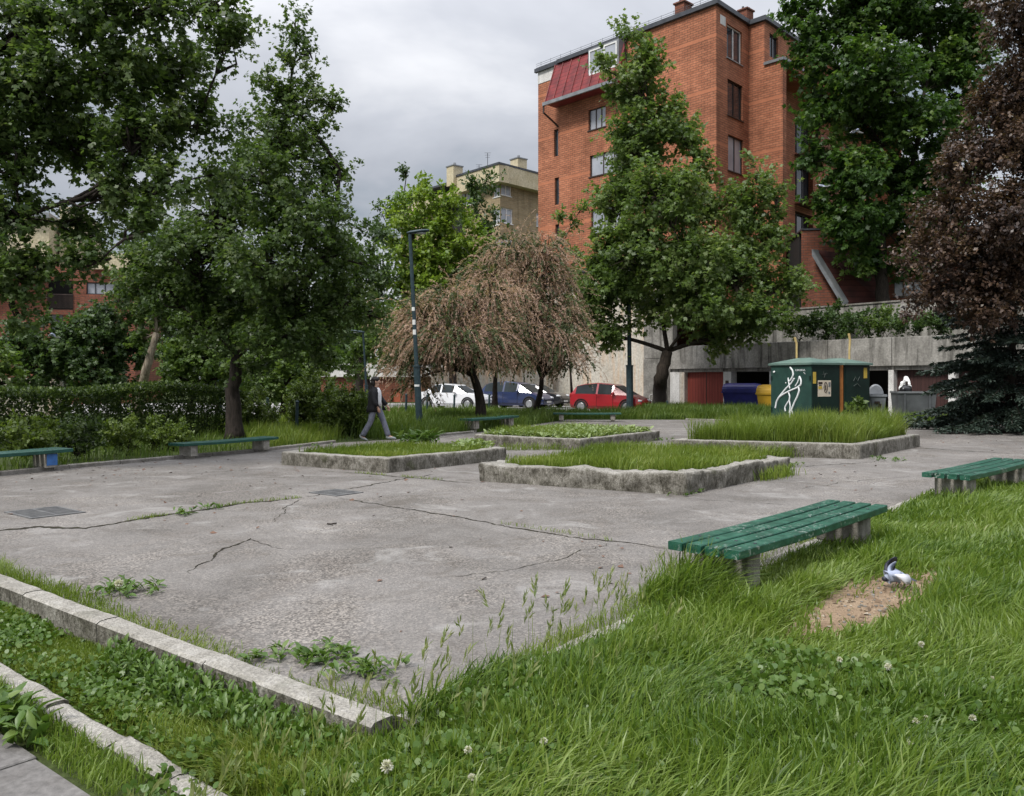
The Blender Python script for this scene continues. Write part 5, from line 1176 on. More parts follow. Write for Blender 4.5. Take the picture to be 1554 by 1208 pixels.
def wheelie():
    p = P(1331, 630, 33.6); root = thing("wheelie_bin", "grey wheeled bin with its lid flipped up beside the kiosk", "wheelie bin", (0, 0, 0))
    m = m_simple("grey_plastic", (0.20, 0.215, 0.23), (0.15, 0.16, 0.175), 4, .45)
    mb = MB(); mb.hexa([(-.22, -.24, .08), (.22, -.24, .08), (.22, .24, .08), (-.22, .24, .08)], [(-.29, -.34, 1.0), (.29, -.34, 1.0), (.29, .34, 1.0), (-.29, .34, 1.0)]); b = obj("body", mb, m, root, bevel=.03)
    mb = MB(); mb.box((0, -.34, 1.0), .64, .05, .09); mb.box((-.3, 0, 1.0), .05, .68, .09); mb.box((.3, 0, 1.0), .05, .68, .09); mb.box((0, .34, 1.0), .64, .06, .09); obj("rim", mb, m, b)
    mb = MB(); rings = []
    for i in range(7):
        y = .36 + .035 * (0 if i in (0, 6) else 1); rings.append(0)
    n = 12; pts = [(.30 * math.cos(math.pi * k / n), 1.03 + .42 * math.sin(math.pi * k / n)) for k in range(n + 1)]
    mb.loft([[(x, .35, z) for x, z in pts], [(x * .98, .29, 1.03 + (z - 1.03) * .98) for x, z in pts], [(x * .8, .26, 1.06 + (z - 1.03) * .8) for x, z in pts]]); obj("lid", mb, m, root)
    mb = MB(); mb.tube([(-.25, .38, 1.0), (.25, .38, 1.0)], .025, 8); obj("handle", mb, m, root)
    for sx in (-1, 1):
        mb = MB(); mb.tube([(sx * .27 - .03, .22, .1), (sx * .27 + .03, .22, .1)], .1, 14); obj("wheel", mb, M_IRON, root)
    mb = MB(); mb.box((-.05, -.31, .72), .2, .03, .1); mb.box((.05, -.30, .6), .12, .03, .16); obj("sticker", mb, M_DFRAME, b)
    root.location = (p.x, 33.6, 0.02); root.rotation_euler = (0, 0, -.25)
    r2 = copy_tree(root); r2["label"] = "lighter grey wheeled bin standing just behind the kiosk's right edge"; r2.location = (p.x - .42, 34.6, .02); r2.rotation_euler = (0, 0, .3)
    for c in list(r2.children):
        if c.name.startswith("lid"): c.rotation_euler = (0, 0, 0); bpy.data.objects.remove(c)
    q = P(1386, 622, 36.0); root = thing("metal_skip", "dented grey metal waste skip below the garage row", "skip", (0, 0, 0))
    m = m_simple("galvanised_skip", (0.135, 0.145, 0.15), (0.075, 0.08, 0.085), 1.6, .55, .3)
    mb = MB(); w, d, h = 1.55, 1.0, 1.15
    o = [(-w * .46, -d * .4), (w * .46, -d * .4), (w * .46, d * .4), (-w * .46, d * .4)]; t = [(-w / 2, -d / 2), (w / 2, -d / 2), (w / 2, d / 2), (-w / 2, d / 2)]
    for i in range(4):
        j = (i + 1) % 4; k = .94
        a, b, c, e = (*o[i], .1), (*o[j], .1), (*t[j], h), (*t[i], h); mb.quad(a, b, c, e); mb.quad((t[i][0] * k, t[i][1] * k, h), (t[j][0] * k, t[j][1] * k, h), (o[j][0] * k, o[j][1] * k, .14), (o[i][0] * k, o[i][1] * k, .14)); mb.quad(e, c, (t[j][0] * k, t[j][1] * k, h), (t[i][0] * k, t[i][1] * k, h))
    mb.poly([(*p_, .1) for p_ in o[::-1]]); mb.poly([(p_[0] * .94, p_[1] * .94, .7) for p_ in o]); bd = obj("body", mb, m, root)
    mb = MB(); mb.box((0, -.51, 1.12), 1.6, .05, .08); mb.box((-.78, 0, 1.12), .05, 1.0, .08); mb.box((.78, 0, 1.12), .05, 1.0, .08); obj("rim", mb, M_FLASH, bd)
    for x in (-.5, .5):
        mb = MB(); mb.box((x, -.46, .6), .07, .1, .95); obj("rib", mb, m, bd)
    for sx in (-1, 1):
        for sy in (-1, 1):
            mb = MB(); mb.tube([(sx * .55 - .04, sy * .3, .08), (sx * .55 + .04, sy * .3, .08)], .08, 10); obj("caster", mb, M_IRON, root)
    root.location = (q.x, 36, .0); root.rotation_euler = (0, 0, -.12)
    b = thing("rubbish_bag", "black rubbish bag on the rim of the grey skip", "rubbish bag", (q.x - .35, 36, 1.1)); mb = MB(); mb.ellipsoid((q.x - .35, 35.95, 1.2), .27, .25, .22, 14, 9, .35, 3); obj("bag", mb, m_simple("black_plastic", (0.012, 0.012, 0.013), None, 5, .3), b, smooth=True); mb = MB(); mb.tube([(q.x - .35, 35.95, 1.38), (q.x - .33, 35.95, 1.48)], [.05, .02], 6); obj("knot", mb, MATS["black_plastic"], b)
    b = thing("rubbish_bag", "crumpled white plastic sack standing on the grey skip", "rubbish bag", (q.x - .2, 36.3, 1.1)); mb = MB(); mb.ellipsoid((q.x - .2, 36.3, 1.38), .25, .2, .34, 18, 14, .55, 9); obj("sack", mb, M_WFRAME, b); mb = MB(); mb.box((q.x - .27, 36.03, 1.5), .12, .02, .16, .3); obj("print", mb, M_DFRAME, b)
wheelie()

# ------------------------------------------------------------------ cars
def car(label, name, paint, x, y, rz, kind="hatch", sc=1.0):
    root = thing("parked_car", label, "car", (0, 0, 0), "cars parked along the street")
    m = NT(name); m.color(m.ramp(m.noise(2.0, 2), [(0.4, tuple(c * .9 for c in paint)), (0.6, paint)])); m.set(.28, 0, .6); m.b.inputs["Coat Weight"].default_value = .6; m = m.m
    g = MATS.get("car_glass") or m_glass("car_glass", (0.015, 0.02, 0.022), .12); g.node_tree.nodes["Principled BSDF"].inputs["Specular IOR Level"].default_value = .08; g.node_tree.nodes["Principled BSDF"].inputs["Roughness"].default_value = .3
    if kind == "hatch":
        S = [(-1.92, .42, .80, .82, .66, .5), (-1.86, .26, .90, .98, .78, .60), (-1.55, .2, .95, 1.36, .83, .60), (-1.1, .2, .95, 1.45, .84, .60), (-.42, .2, .94, 1.50, .84, .60), (-.32, .2, .94, 1.50, .84, .60), (.42, .2, .92, 1.42, .84, .60), (.55, .2, .91, 1.36, .84, .61), (1.30, .2, .88, .91, .83, .66), (1.66, .23, .74, .77, .80, .62), (1.90, .3, .58, .61, .70, .52), (1.97, .38, .50, .52, .6, .44)]
        T = ["b", "rw", "cab", "cab", "pil", "cab", "pil", "ws", "h", "h", "h"]
    else:
        S = [(-2.1, .42, .82, .84, .66, .5), (-2.02, .26, .93, .97, .78, .62), (-1.55, .2, .95, .99, .82, .64), (-1.0, .2, .95, 1.38, .83, .58), (-.45, .2, .94, 1.44, .84, .58), (-.35, .2, .94, 1.44, .84, .58), (.40, .2, .93, 1.38, .84, .58), (.52, .2, .92, 1.33, .84, .59), (1.2, .2, .90, .93, .83, .66), (1.72, .23, .82, .85, .80, .64), (2.02, .28, .68, .71, .72, .56), (2.1, .36, .56, .58, .64, .48)]
        T = ["b", "b", "rw", "cab", "pil", "cab", "pil", "ws", "h", "h", "h"]
    rings = []
    for (X, zl, zb, zt, w, wt) in S:
        half = [(w * .9, zl), (w, zl + .16), (w * 1.005, (zl + zb) / 2), (w * .985, zb), (wt * 1.02, zt - .035), (wt * .82, zt)]
        rings.append([(X, -a, b) for a, b in half] + [(X, a, b) for a, b in half[::-1]])
    body, gl = MB(), MB(); N = 12
    for i in range(len(rings) - 1):
        for j in range(N):
            q = [rings[i][j], rings[i][(j + 1) % N], rings[i + 1][(j + 1) % N], rings[i + 1][j]]
            t = T[i]; isg = (t == "cab" and j in (3, 7)) or (t in ("ws", "rw") and j in (4, 5, 6))
            (gl if isg else body).quad(*q)
    body.poly(rings[0]); body.poly(rings[-1][::-1])
    bd = obj("body", body, m, root); obj("windows", gl, g, root)
    for p in bd.data.polygons: p.use_smooth = False
    fx = 1.22 if kind == "hatch" else 1.32; rx = -1.22 if kind == "hatch" else -1.3
    tm = m_simple("tyre_rubber", (0.02, 0.02, 0.021), None, 9, .8); rm = m_simple("alloy_rim", (0.42, 0.43, 0.44), (0.3, 0.31, 0.32), 9, .35, .6)
    for X in (fx, rx):
        for sy in (-1, 1):
            w = thing("wheel", None, None); bpy.data.objects.remove(w)
            mb = MB(); mb.tube([(X, sy * .68, .31), (X, sy * .70, .31), (X, sy * .845, .31), (X, sy * .86, .31)], [.29, .31, .31, .28], 22); ty = obj("wheel", mb, tm, root)
            mb = MB(); mb.tube([(X, sy * .855, .31), (X, sy * .866, .31)], [.2, .18], 18); obj("rim", mb, rm, ty)
            mb = MB(); mb.tube([(X + .37 * math.cos(a), sy * .845, .31 + .37 * math.sin(a)) for a in [math.pi * k / 14 for k in range(15)]], .035, 6); obj("wheel_arch", mb, M_DARK, root)
    fr = S[-2]; hl = m_simple("headlamp_glass", (0.55, 0.57, 0.6), (0.4, 0.42, 0.45), 12, .1); tl = m_simple("tail_lamp", (0.35, 0.02, 0.02), None, 12, .15)
    for sy in (-1, 1):
        mb = MB(); mb.ellipsoid((fr[0] - .14, sy * (fr[4] - .09), fr[3] + .0), .2, .14, .075, 12, 8); obj("headlight", mb, hl, root, smooth=True)
        mb = MB(); mb.ellipsoid((S[1][0] + .02, sy * (S[1][4] - .05), .86), .07, .08, .14, 10, 8); obj("tail_light", mb, tl, root, smooth=True)
        mb = MB(); mb.ellipsoid((.55, sy * .95, .98), .09, .1, .07, 10, 8); mb.tube([(.58, sy * .82, .93), (.56, sy * .9, .96)], .03, 6); obj("mirror", mb, m, root, smooth=True)
        mb = MB(); mb.box((-.30, sy * .846, .82), .16, .02, .03); obj("door_handle", mb, m, root)
        mb = MB(); mb.box((-.37, sy * .8445, .6), .012, .012, .58); mb.box((.50, sy * .8445, .6), .012, .012, .56); mb.box((.06, sy * .8445, .3), .86, .012, .012); obj("door_seam", mb, M_DARK, root)
    mb = MB(); mb.box((S[-1][0] - .06, 0, .47), .12, .9, .13); obj("grille", mb, M_DARK, root, bevel=.02)
    mb = MB(); mb.box((S[-1][0] + .01, 0, .40), .03, .5, .11); obj("number_plate", mb, M_WFRAME, root)
    mb = MB(); mb.box((S[-1][0] - .1, 0, .32), .2, 1.35, .1); obj("bumper", mb, M_DARK if kind != "hatch" else m, root, bevel=.03)
    root.location = (x, y, 0); root.rotation_euler = (0, 0, rz); root.scale = (sc,) * 3
    return root
car("bright red hatchback parked by the cream wall", "red_car_paint", (0.34, 0.012, 0.02), 4.95, 42.6, -.52, "hatch")
car("white saloon car parked behind the left tamarisk", "white_car_paint", (0.74, 0.75, 0.77), -3.3, 48.0, -.45, "sedan")
car("dark blue car parked behind the tamarisk trunks", "blue_car_paint", (0.014, 0.026, 0.085), 0.25, 48.2, -.5, "hatch", 1.05)
car("black car with its front showing right of the blue car", "black_car_paint", (0.018, 0.02, 0.024), 1.35, 51.3, -.5, "sedan", 1.0)

# ------------------------------------------------------------------ lamp posts, bollards, small things
def lamp_post(label, base, top, r0=.115, head=True, dirx=1):
    root = thing("lamp_post", label, "lamp post", base, "dark green lamp posts round the square")
    b, t = Vector(base), Vector(top); m1 = b.lerp(t, .32)
    mb = MB(); mb.tube([b, m1, m1.lerp(t, .01), t], [r0, r0 * .98, r0 * .62, r0 * .5], 12); pl = obj("pole", mb, M_POLE, root, smooth=False)
    mb = MB(); mb.tube([m1 - Vector((0, 0, .04)), m1 + Vector((0, 0, .03))], r0 * 1.12, 12); obj("collar", mb, M_POLE, pl)
    if head:
        mb = MB(); h = t + Vector((dirx * .22, 0, .07)); rings = []
        for x, w, hh in ((-.32, .05, .03), (-.2, .11, .055), (.1, .15, .065), (.34, .13, .05), (.44, .06, .03)):
            rings.append([(h.x + dirx * x, h.y + w * math.cos(a), h.z + x * .12 + hh * math.sin(a)) for a in [2 * math.pi * k / 10 for k in range(10)]])
        mb.loft(rings); hd = obj("lamp_head", mb, M_POLE, root, smooth=True)
        mb = MB(); mb.ellipsoid((h.x + dirx * .14, h.y, h.z - .05), .2, .1, .035, 10, 6); obj("lamp_glass", mb, m_simple("lamp_glass", (0.4, 0.42, 0.42), None, 9, .2), hd, smooth=True)
    return root, pl
bb, tt = G(637, 650), P(622, 355, 28.4)
lp, pole = lamp_post("leaning dark green lamp post with pale stickers beside the walking person", bb, tt)
for v, s in ((469, .9), (489, 1.2), (504, 1.2), (585, .5)):
    f = (650 - v) / (650 - 355); p = bb.lerp(tt, f); rr = .115 * (.98 if f < .32 else .62 - .12 * (f - .32))
    mb = MB(); q = [(p.x + (rr + .004) * math.cos(k), p.y + (rr + .004) * math.sin(k)) for k in np.linspace(-2.6, -.9, 7)]; mb.loft([[(x, y, p.z - .07 * s) for x, y in q], [(x, y, p.z + .07 * s) for x, y in q]], cap=False, closed=False); obj("sticker", mb, M_WFRAME, pole)
lamp_post("distant dark green lamp post behind the walking person", G(558, 622), P(551, 505, 46), .10, True, -1)
lamp_post("dark lamp post rising into the big maple by the red car", G(956, 628), P(954, 400, 41), .17, True, 1)
lamp_post("thin pale grey lamp post left of the dark trunk", G(335, 628), P(330, 545, 41), .09, True, -1)

for i, (u, v, h) in enumerate(((450, 657, .95), (405, 650, 1.0), (616, 634, 1.0), (689, 629, .9), (742, 630, .95), (648, 632, .95), (1012, 628, .6))):
    p = G(u, v); o = thing("bollard", "bollard", "bollard", p, "thin metal posts in the grass by the street")
    o["label"] = "thin dark metal post standing in the long grass"
    mb = MB(); mb.tube([p, p + Vector((.02, 0, h))], .05, 8); obj("post", mb, M_POLE, o); mb = MB(); mb.ellipsoid(p + Vector((.02, 0, h)), .06, .06, .05, 8, 6); obj("cap", mb, M_POLE, o)

M_GRATE = m_simple("worn_iron_grate", (0.155, 0.155, 0.152), (0.10, 0.10, 0.10), 9.0, 0.7, 0.2); M_SILT = m_soil("silted_drain", [(0.3, (0.03, 0.028, 0.025)), (0.5, (0.065, 0.06, 0.052)), (0.7, (0.10, 0.094, 0.083))], 6)
def grate(u, v, w, d, label):
    c = G(u, v, .0); root = thing("drain_grate", label, "drain grate", c, "iron drain grates in the square"); a = E1; b = E2
    def bx(mb, x0, x1, y0, y1, z0, z1):
        q = [c + a * x0 + b * y0, c + a * x1 + b * y0, c + a * x1 + b * y1, c + a * x0 + b * y1]; mb.hexa([p + Vector((0, 0, z0)) for p in q], [p + Vector((0, 0, z1)) for p in q])
    mb = MB(); bx(mb, -w / 2, w / 2, -d / 2, -d / 2 + .04, 0, .012); bx(mb, -w / 2, w / 2, d / 2 - .04, d / 2, 0, .012); bx(mb, -w / 2, -w / 2 + .04, -d / 2 + .04, d / 2 - .04, 0, .012); bx(mb, w / 2 - .04, w / 2, -d / 2 + .04, d / 2 - .04, 0, .012); obj("frame", mb, M_GRATE, root)
    mb = MB(); n = int((w - .08) / .05)
    for k in range(n): x = -w / 2 + .04 + (k + .25) * (w - .08) / n; bx(mb, x, x + .025, -d / 2 + .04, d / 2 - .04, .001, .010)
    bx(mb, -w / 2 + .04, w / 2 - .04, -.015, .015, .002, .0112); obj("bars", mb, M_GRATE, root)
    mb = MB(); bx(mb, -w / 2 + .03, w / 2 - .03, -d / 2 + .03, d / 2 - .03, -.1, .0045); obj("pit", mb, M_SILT, root)
grate(68, 778, .78, .62, "iron drain grate at far left of the square near the long crack")
grate(510, 748, .60, .5, "iron drain grate where the cracks meet in the middle of the square")

t = thing("twig", "small dry twig lying on the bare asphalt", "twig", G(503, 797)); p = G(497, 796); q = G(510, 796)
mb = MB(); mb.tube([p + Vector((0, 0, .01)), p.lerp(q, .4) + Vector((0, -.04, .012)), q + Vector((0, .02, .012))], .008, 6); obj("stem", mb, M_BARK_D, t); mb = MB(); mb.tube([p.lerp(q, .5) + Vector((0, -.03, .012)), p.lerp(q, .8) + Vector((0, -.1, .012))], .005, 5); obj("side_shoot", mb, M_BARK_D, t)

# white clover and dandelion heads in the near lawn
def puff(u, v, zt, r, label, mat, grp):
    D = None
    p = G(u, v, zt); base = Vector((p.x + .01, p.y + .01, float(lawn_h(np.array([p.x]), np.array([p.y]))[0])))
    root = thing("meadow_flower", label, "flower", base, grp)
    mb = MB(); mb.tube([base, base.lerp(p, .6) + Vector((.006, 0, 0)), p], .0022, 5); obj("stem", mb, L_GRASSY, root)
    n = 90; d = nrm(RNG.normal(0, 1, (n, 3)) + (0, 0, .35)); pos = np.array(p)[None] + d * r * .25
    leaf_mesh("flower_head", pos, d, RNG.normal(0, 1, (n, 3)), np.full(n, r * .95), KITE, mat, root)
MW = m_leaf("white_clover_petals", [(0.1, (0.45, 0.44, 0.36)), (0.9, (0.70, 0.69, 0.62))], .3, .7)
for (u, v, r) in ((1300, 1166, .022), (1380, 1133, .022), (1398, 1158, .022), (1440, 1140, .014), (1348, 1012, .015), (1274, 1001, .012), (1398, 978, .014), (1402, 928, .013), (1420, 946, .01), (1390, 1095, .012), (1405, 1090, .011), (1476, 1090, .013), (587, 1163, .020), (825, 1125, .013), (710, 1138, .013), (716, 1180, .012), (1430, 1055, .011), (1505, 1030, .011)):
    puff(u, v, .19, r * 1.1, "small white clover head in the near lawn", MW, "white clover heads in the near lawn")
puff(180, 886, .12, .03, "dandelion clock beside the tuft by the long kerb", MW, None)
# ------------------------------------------------------------------ trees
def unit(n, rg): return nrm(rg.normal(0, 1, (n, 3)))
def bez(a, b, c, n): return [a * (1 - t) ** 2 + b * 2 * t * (1 - t) + c * t * t for t in [k / n for k in range(n + 1)]]
def blob(u, v, du, dv, D, dy=None):
    c = P(u, v, D); k = D / FP; return (c.x, c.y, c.z, du * k, (dy if dy else (du * .9 + dv * .1)) * k if dy is None else dy, dv * k)
def crown(blobs, dens, spr, lv, L, size, rg, up=.5, droop=.25, fill=2.0):
    lv = int(lv * 1.9); dens = dens * 1.75; size = size * 1.08
    """clusters of leafy sprays through the crown's volume; returns leaves and the branch skeleton"""
    pos, dr, nr, sz, va, skel = [], [], [], [], [], []
    for bi, (cx_, cy_, cz_, rx, ry, rz) in enumerate(blobs):
        sh = lambda q: max(q * .45, q - .42 * L); rx, ry, rz = sh(rx), sh(ry), sh(rz)
        n = max(3, int(dens * (rx * rz + rx * ry * .5) * 1.15)); c = np.array([cx_, cy_, cz_]); R = np.array([rx, ry, rz])
        d = unit(n, rg); rad = rg.random((n, 1)) ** (1 / fill); cc = c + d * R * rad
        ow = nrm(d / R)
        for k in range(n):
            skel.append((bi, cc[k])); o = ow[k]; cv = .45 + .17 * rg.normal()
            sd = nrm(o[None] * .75 + np.array([0, 0, up]) + rg.normal(0, .6, (spr, 3))); ln = L * (.5 + .7 * rg.random((spr, 1)))
            t = (.12 + .88 * rg.random((spr, lv, 1))); p = cc[k] + rg.normal(0, L * .18, (spr, 1, 3)) + sd[:, None, :] * ln[:, None, :] * t
            p = p + rg.normal(0, L * .09, p.shape); ld = sd[:, None, :] * .5 + rg.normal(0, .6, p.shape) + np.array([0, 0, -droop])
            nn = np.array([0, 0, .8]) + o * .5 + rg.normal(0, .45, p.shape)
            pos.append(p.reshape(-1, 3)); dr.append(ld.reshape(-1, 3)); nr.append(nn.reshape(-1, 3)); m = spr * lv
            sz.append(size * (.6 + .7 * rg.random(m))); va.append(np.clip(rg.normal(cv, .19, m), 0, 1))
    return [np.concatenate(a) for a in (pos, dr, nr, sz, va)], skel
def tree(name, label, trunk, r0, blobs, leaf, bark, seed, dens=2.2, spr=7, lv=9, L=.8, size=.16, tmpl=KITE, cat="tree", group=None, limbs=True, twig=.016, **kw):
    rg = np.random.default_rng(seed); (p, d, n, s, v), skel = crown(blobs, dens, spr, lv, L, size, rg, **kw)
    root = thing(name, label, cat, trunk[0], group)
    mb = MB(); tr = [Vector(q) for q in trunk]; fine = []
    for i in range(len(tr) - 1):
        for k in range(5): fine.append(tr[i].lerp(tr[i + 1], k / 5) + Vector((rg.normal(0, r0 * .05), rg.normal(0, r0 * .05), 0)))
    fine.append(tr[-1]); m = len(fine)
    mb.tube(fine, [r0 * (1.35 if k == 0 else 1.08 if k == 1 else 1) * (1 - .45 * k / m) for k in range(m)], 12)
    fork = tr[-1]; nb = len(blobs); C_ = [Vector(b[:3]) for b in blobs]; order = sorted(range(nb), key=lambda i: (C_[i] - fork).length)
    par, dist = {}, {-1: 0.0}; Pn = {-1: fork}; kids = {i: 1 for i in range(-1, nb)}
    for i in order:                                        # each bough grows out of the nearest one already grown
        best = min(dist, key=lambda k: (Pn[k] - C_[i]).length + .45 * dist[k] + (1.5 if (k >= 0 and Pn[k].z > C_[i].z + 1.5) else 0))
        par[i] = best; Pn[i] = C_[i]; dist[i] = dist[best] + (Pn[best] - C_[i]).length
    for i in reversed(order):
        kids[par[i]] += kids[i]
    cents = [None] * nb; tot = sum(kids[i] for i in order if par[i] == -1); rend = r0 * .58
    def rad(k): return rend * .85 if k < 0 else max(.014, rend * .9 * (kids[k] / max(1, tot)) ** .5)
    for i in order:
        a_, c = Pn[par[i]], C_[i]; mid = a_.lerp(c, .5) + Vector((rg.normal(0, .1), rg.normal(0, .1), .12)) * (c - a_).length * .5; q = bez(a_, mid, c, 6); r1, r2 = rad(i), rad(i) * .72
        if limbs: mb.tube(q, [r1 + (r2 - r1) * k / 6 for k in range(7)], 7)
        cents[i] = q
    for bi, q in skel:
        ln = cents[bi]; a = ln[int(rg.integers(3, 7))]; e = Vector(q); mid = a.lerp(e, .5) + Vector((rg.normal(0, .1), rg.normal(0, .1), rg.normal(0, .1))); mb.tube([a, mid, e], [twig * 2, twig * 1.4, twig * .6], 4, cap=False)
    obj("trunk", mb, bark, root, smooth=True)
    leaf_mesh("crown", p, d, n, s, tmpl, leaf, root, v)
    return root
def B(D, *rows): return [blob(r[0], r[1], r[2], r[3], D + (r[4] if len(r) > 4 else 0)) for r in rows]

# big silver maple in front of the brick block
D = 41.0
tree("maple_tree", "large silver maple with a forked dark trunk in front of the brick block", [G(1000, 618) * 1.0, P(1002, 575, D), P(1013, 533, D)], .42,
     B(D, (948, 60, 20, 40), (960, 130, 40, 55), (985, 100, 28, 45), (918, 105, 22, 20), (972, 215, 54, 60), (1005, 190, 40, 60), (1045, 215, 26, 50), (1060, 265, 24, 30), (940, 300, 48, 45), (1000, 300, 70, 55, -2), (1040, 320, 55, 50, 1.5),
       (1145, 270, 16, 45), (1135, 325, 45, 50), (1165, 370, 40, 30), (1180, 305, 16, 26), (960, 385, 62, 55, -1.5), (1040, 400, 75, 52, -2), (1110, 410, 65, 45), (1180, 440, 48, 26), (1205, 438, 24, 16), (920, 440, 56, 45), (895, 475, 44, 34), (890, 425, 34, 36), (915, 390, 36, 36), (895, 515, 26, 24), (935, 510, 40, 26), (1060, 470, 70, 34, -2), (1130, 480, 62, 30, -1), (1100, 512, 50, 20), (1000, 455, 55, 40, 2)),
     L_MAPLE, M_BARK, 101, dens=6.6, spr=7, lv=9, L=.95, size=.185, tmpl=MAPLE)
tree("young_tree", "spindly sapling in front of the brick wall left of the silver maple", [P(868, 600, 44), P(862, 500, 44), P(860, 430, 44)], .06,
     B(44, (852, 330, 8, 18), (856, 365, 14, 22), (870, 335, 14, 8), (882, 318, 12, 6), (862, 410, 22, 24), (850, 395, 10, 16), (875, 390, 14, 20)), L_MAPLE, M_BARK_D, 102, dens=5, spr=4, lv=7, L=.5, size=.17)
# left maple with the dark trunk
D = 22.6
tree("maple_tree", "tall maple with a straight dark trunk behind the left kerb bench", [G(357, 669), P(353, 600, D), P(360, 540, D)], .235,
     B(D, (447, 35, 10, 34), (447, 95, 26, 40), (470, 80, 28, 12), (410, 120, 26, 20), (440, 155, 48, 38), (485, 150, 26, 12), (420, 215, 66, 50), (478, 205, 34, 22), (505, 165, 16, 8), (400, 275, 70, 50, -1), (480, 275, 50, 34), (515, 260, 20, 14), (350, 325, 80, 50, 1), (450, 335, 80, 42, -1), (510, 320, 26, 18), (300, 385, 90, 46), (400, 400, 80, 50, -1.5), (490, 390, 58, 44), (545, 400, 22, 22), (250, 440, 70, 36, .5), (350, 455, 80, 40, 1), (440, 460, 80, 46), (520, 460, 56, 36), (560, 478, 34, 22), (310, 500, 60, 30), (420, 515, 70, 34, -1), (480, 520, 50, 32), (220, 400, 50, 34, 1), (390, 560, 30, 20)),
     L_LEFT, M_BARK_D, 103, dens=15, spr=7, lv=9, L=.6, size=.10, tmpl=MAPLE)
# overhanging tree at upper left
D = 14.5
tree("maple_tree", "dark overhanging maple filling the upper left corner, its trunk out of view", [(-12.2, 15.5, -.1), (-11.6, 15.3, 2.0), (-10.6, 15.0, 4.2)], .17,
     B(D, (30, 40, 70, 55), (150, 30, 80, 50), (250, 20, 60, 40), (330, 15, 44, 36), (60, 140, 90, 60), (180, 120, 70, 50), (270, 110, 60, 46, 1), (345, 75, 40, 40), (20, 240, 60, 50), (120, 220, 70, 48, 1), (215, 205, 70, 48), (300, 190, 50, 40, .6), (365, 60, 16, 20), (30, 330, 50, 40), (170, 290, 58, 40), (255, 285, 52, 40), (330, 265, 34, 34, 1), (15, 420, 44, 46), (140, 350, 50, 30, 1), (215, 350, 45, 28), (-60, 150, 80, 120), (-60, 380, 70, 90), (25, 480, 34, 26), (120, 395, 26, 14), (-120, 260, 60, 120), (40, 425, 44, 34), (10, 350, 40, 40), (75, 400, 26, 18), (150, 400, 30, 16)),
     L_LEFT, M_BARK_D, 104, dens=36, spr=6, lv=9, L=.5, size=.09, tmpl=MAPLE)
# dark maple on the upper terrace
D = 46.5
tree("maple_tree", "dense dark green maple towering on the upper terrace at right", [P(1340, 482, D), P(1338, 420, D), P(1335, 340, D)], .40,
     B(D, (1230, 25, 44, 40), (1300, 30, 60, 50), (1385, 20, 60, 45), (1460, 30, 50, 40), (1250, 95, 50, 45), (1330, 110, 75, 50, -2), (1420, 100, 60, 50), (1480, 90, 40, 50), (1245, 165, 45, 40), (1310, 190, 60, 40, 1.5), (1400, 185, 62, 45, -1.5), (1460, 180, 40, 50), (1235, 235, 36, 36), (1300, 265, 60, 40, -1.5), (1380, 265, 60, 44), (1440, 260, 45, 45), (1230, 302, 28, 18), (1290, 335, 56, 38, -1), (1370, 340, 60, 40), (1430, 345, 45, 40), (1310, 385, 45, 22), (1385, 395, 44, 25), (1350, 0, 60, 30), (1420, -40, 80, 40), (1290, -40, 70, 40)),
     L_NORWAY, M_BARK_D, 105, dens=4.2, spr=7, lv=9, L=1.0, size=.24, tmpl=MAPLE, droop=.35)
# purple-leaved tree and spruce at right
D = 25.0
tree("plum_tree", "purple-leaved tree filling the right edge above the spruce", [(17.2, 25.6, 0), (17.0, 25.4, 2.5), (16.2, 25.2, 4.2)], .22,
     B(D, (1545, 40, 46, 50), (1560, 140, 70, 60), (1500, 160, 36, 44), (1520, 235, 60, 50), (1460, 255, 44, 36), (1590, 250, 60, 70), (1440, 325, 50, 36), (1520, 330, 66, 50, -1), (1405, 380, 40, 26), (1470, 400, 62, 40), (1560, 410, 66, 56), (1375, 402, 26, 14), (1430, 445, 46, 26), (1500, 465, 56, 34), (1620, 340, 70, 90), (1640, 160, 80, 100), (1385, 470, 20, 14, 0)),
     L_PURPLE, M_BARK_D, 106, dens=20, spr=7, lv=9, L=.62, size=.115, tmpl=KITE, up=.3)
tree("plum_tree", "second purple-leaved crown leaning in at the very top of the right edge", [(17.9, 24.0, 0), (17.6, 24, 4), (17, 24, 7)], .16,
     B(24, (1530, -20, 36, 36), (1500, 10, 20, 20), (1590, -20, 60, 60)), L_PURPLE, M_BARK_D, 107, dens=10, spr=6, lv=8, L=.55, size=.115, up=.3)
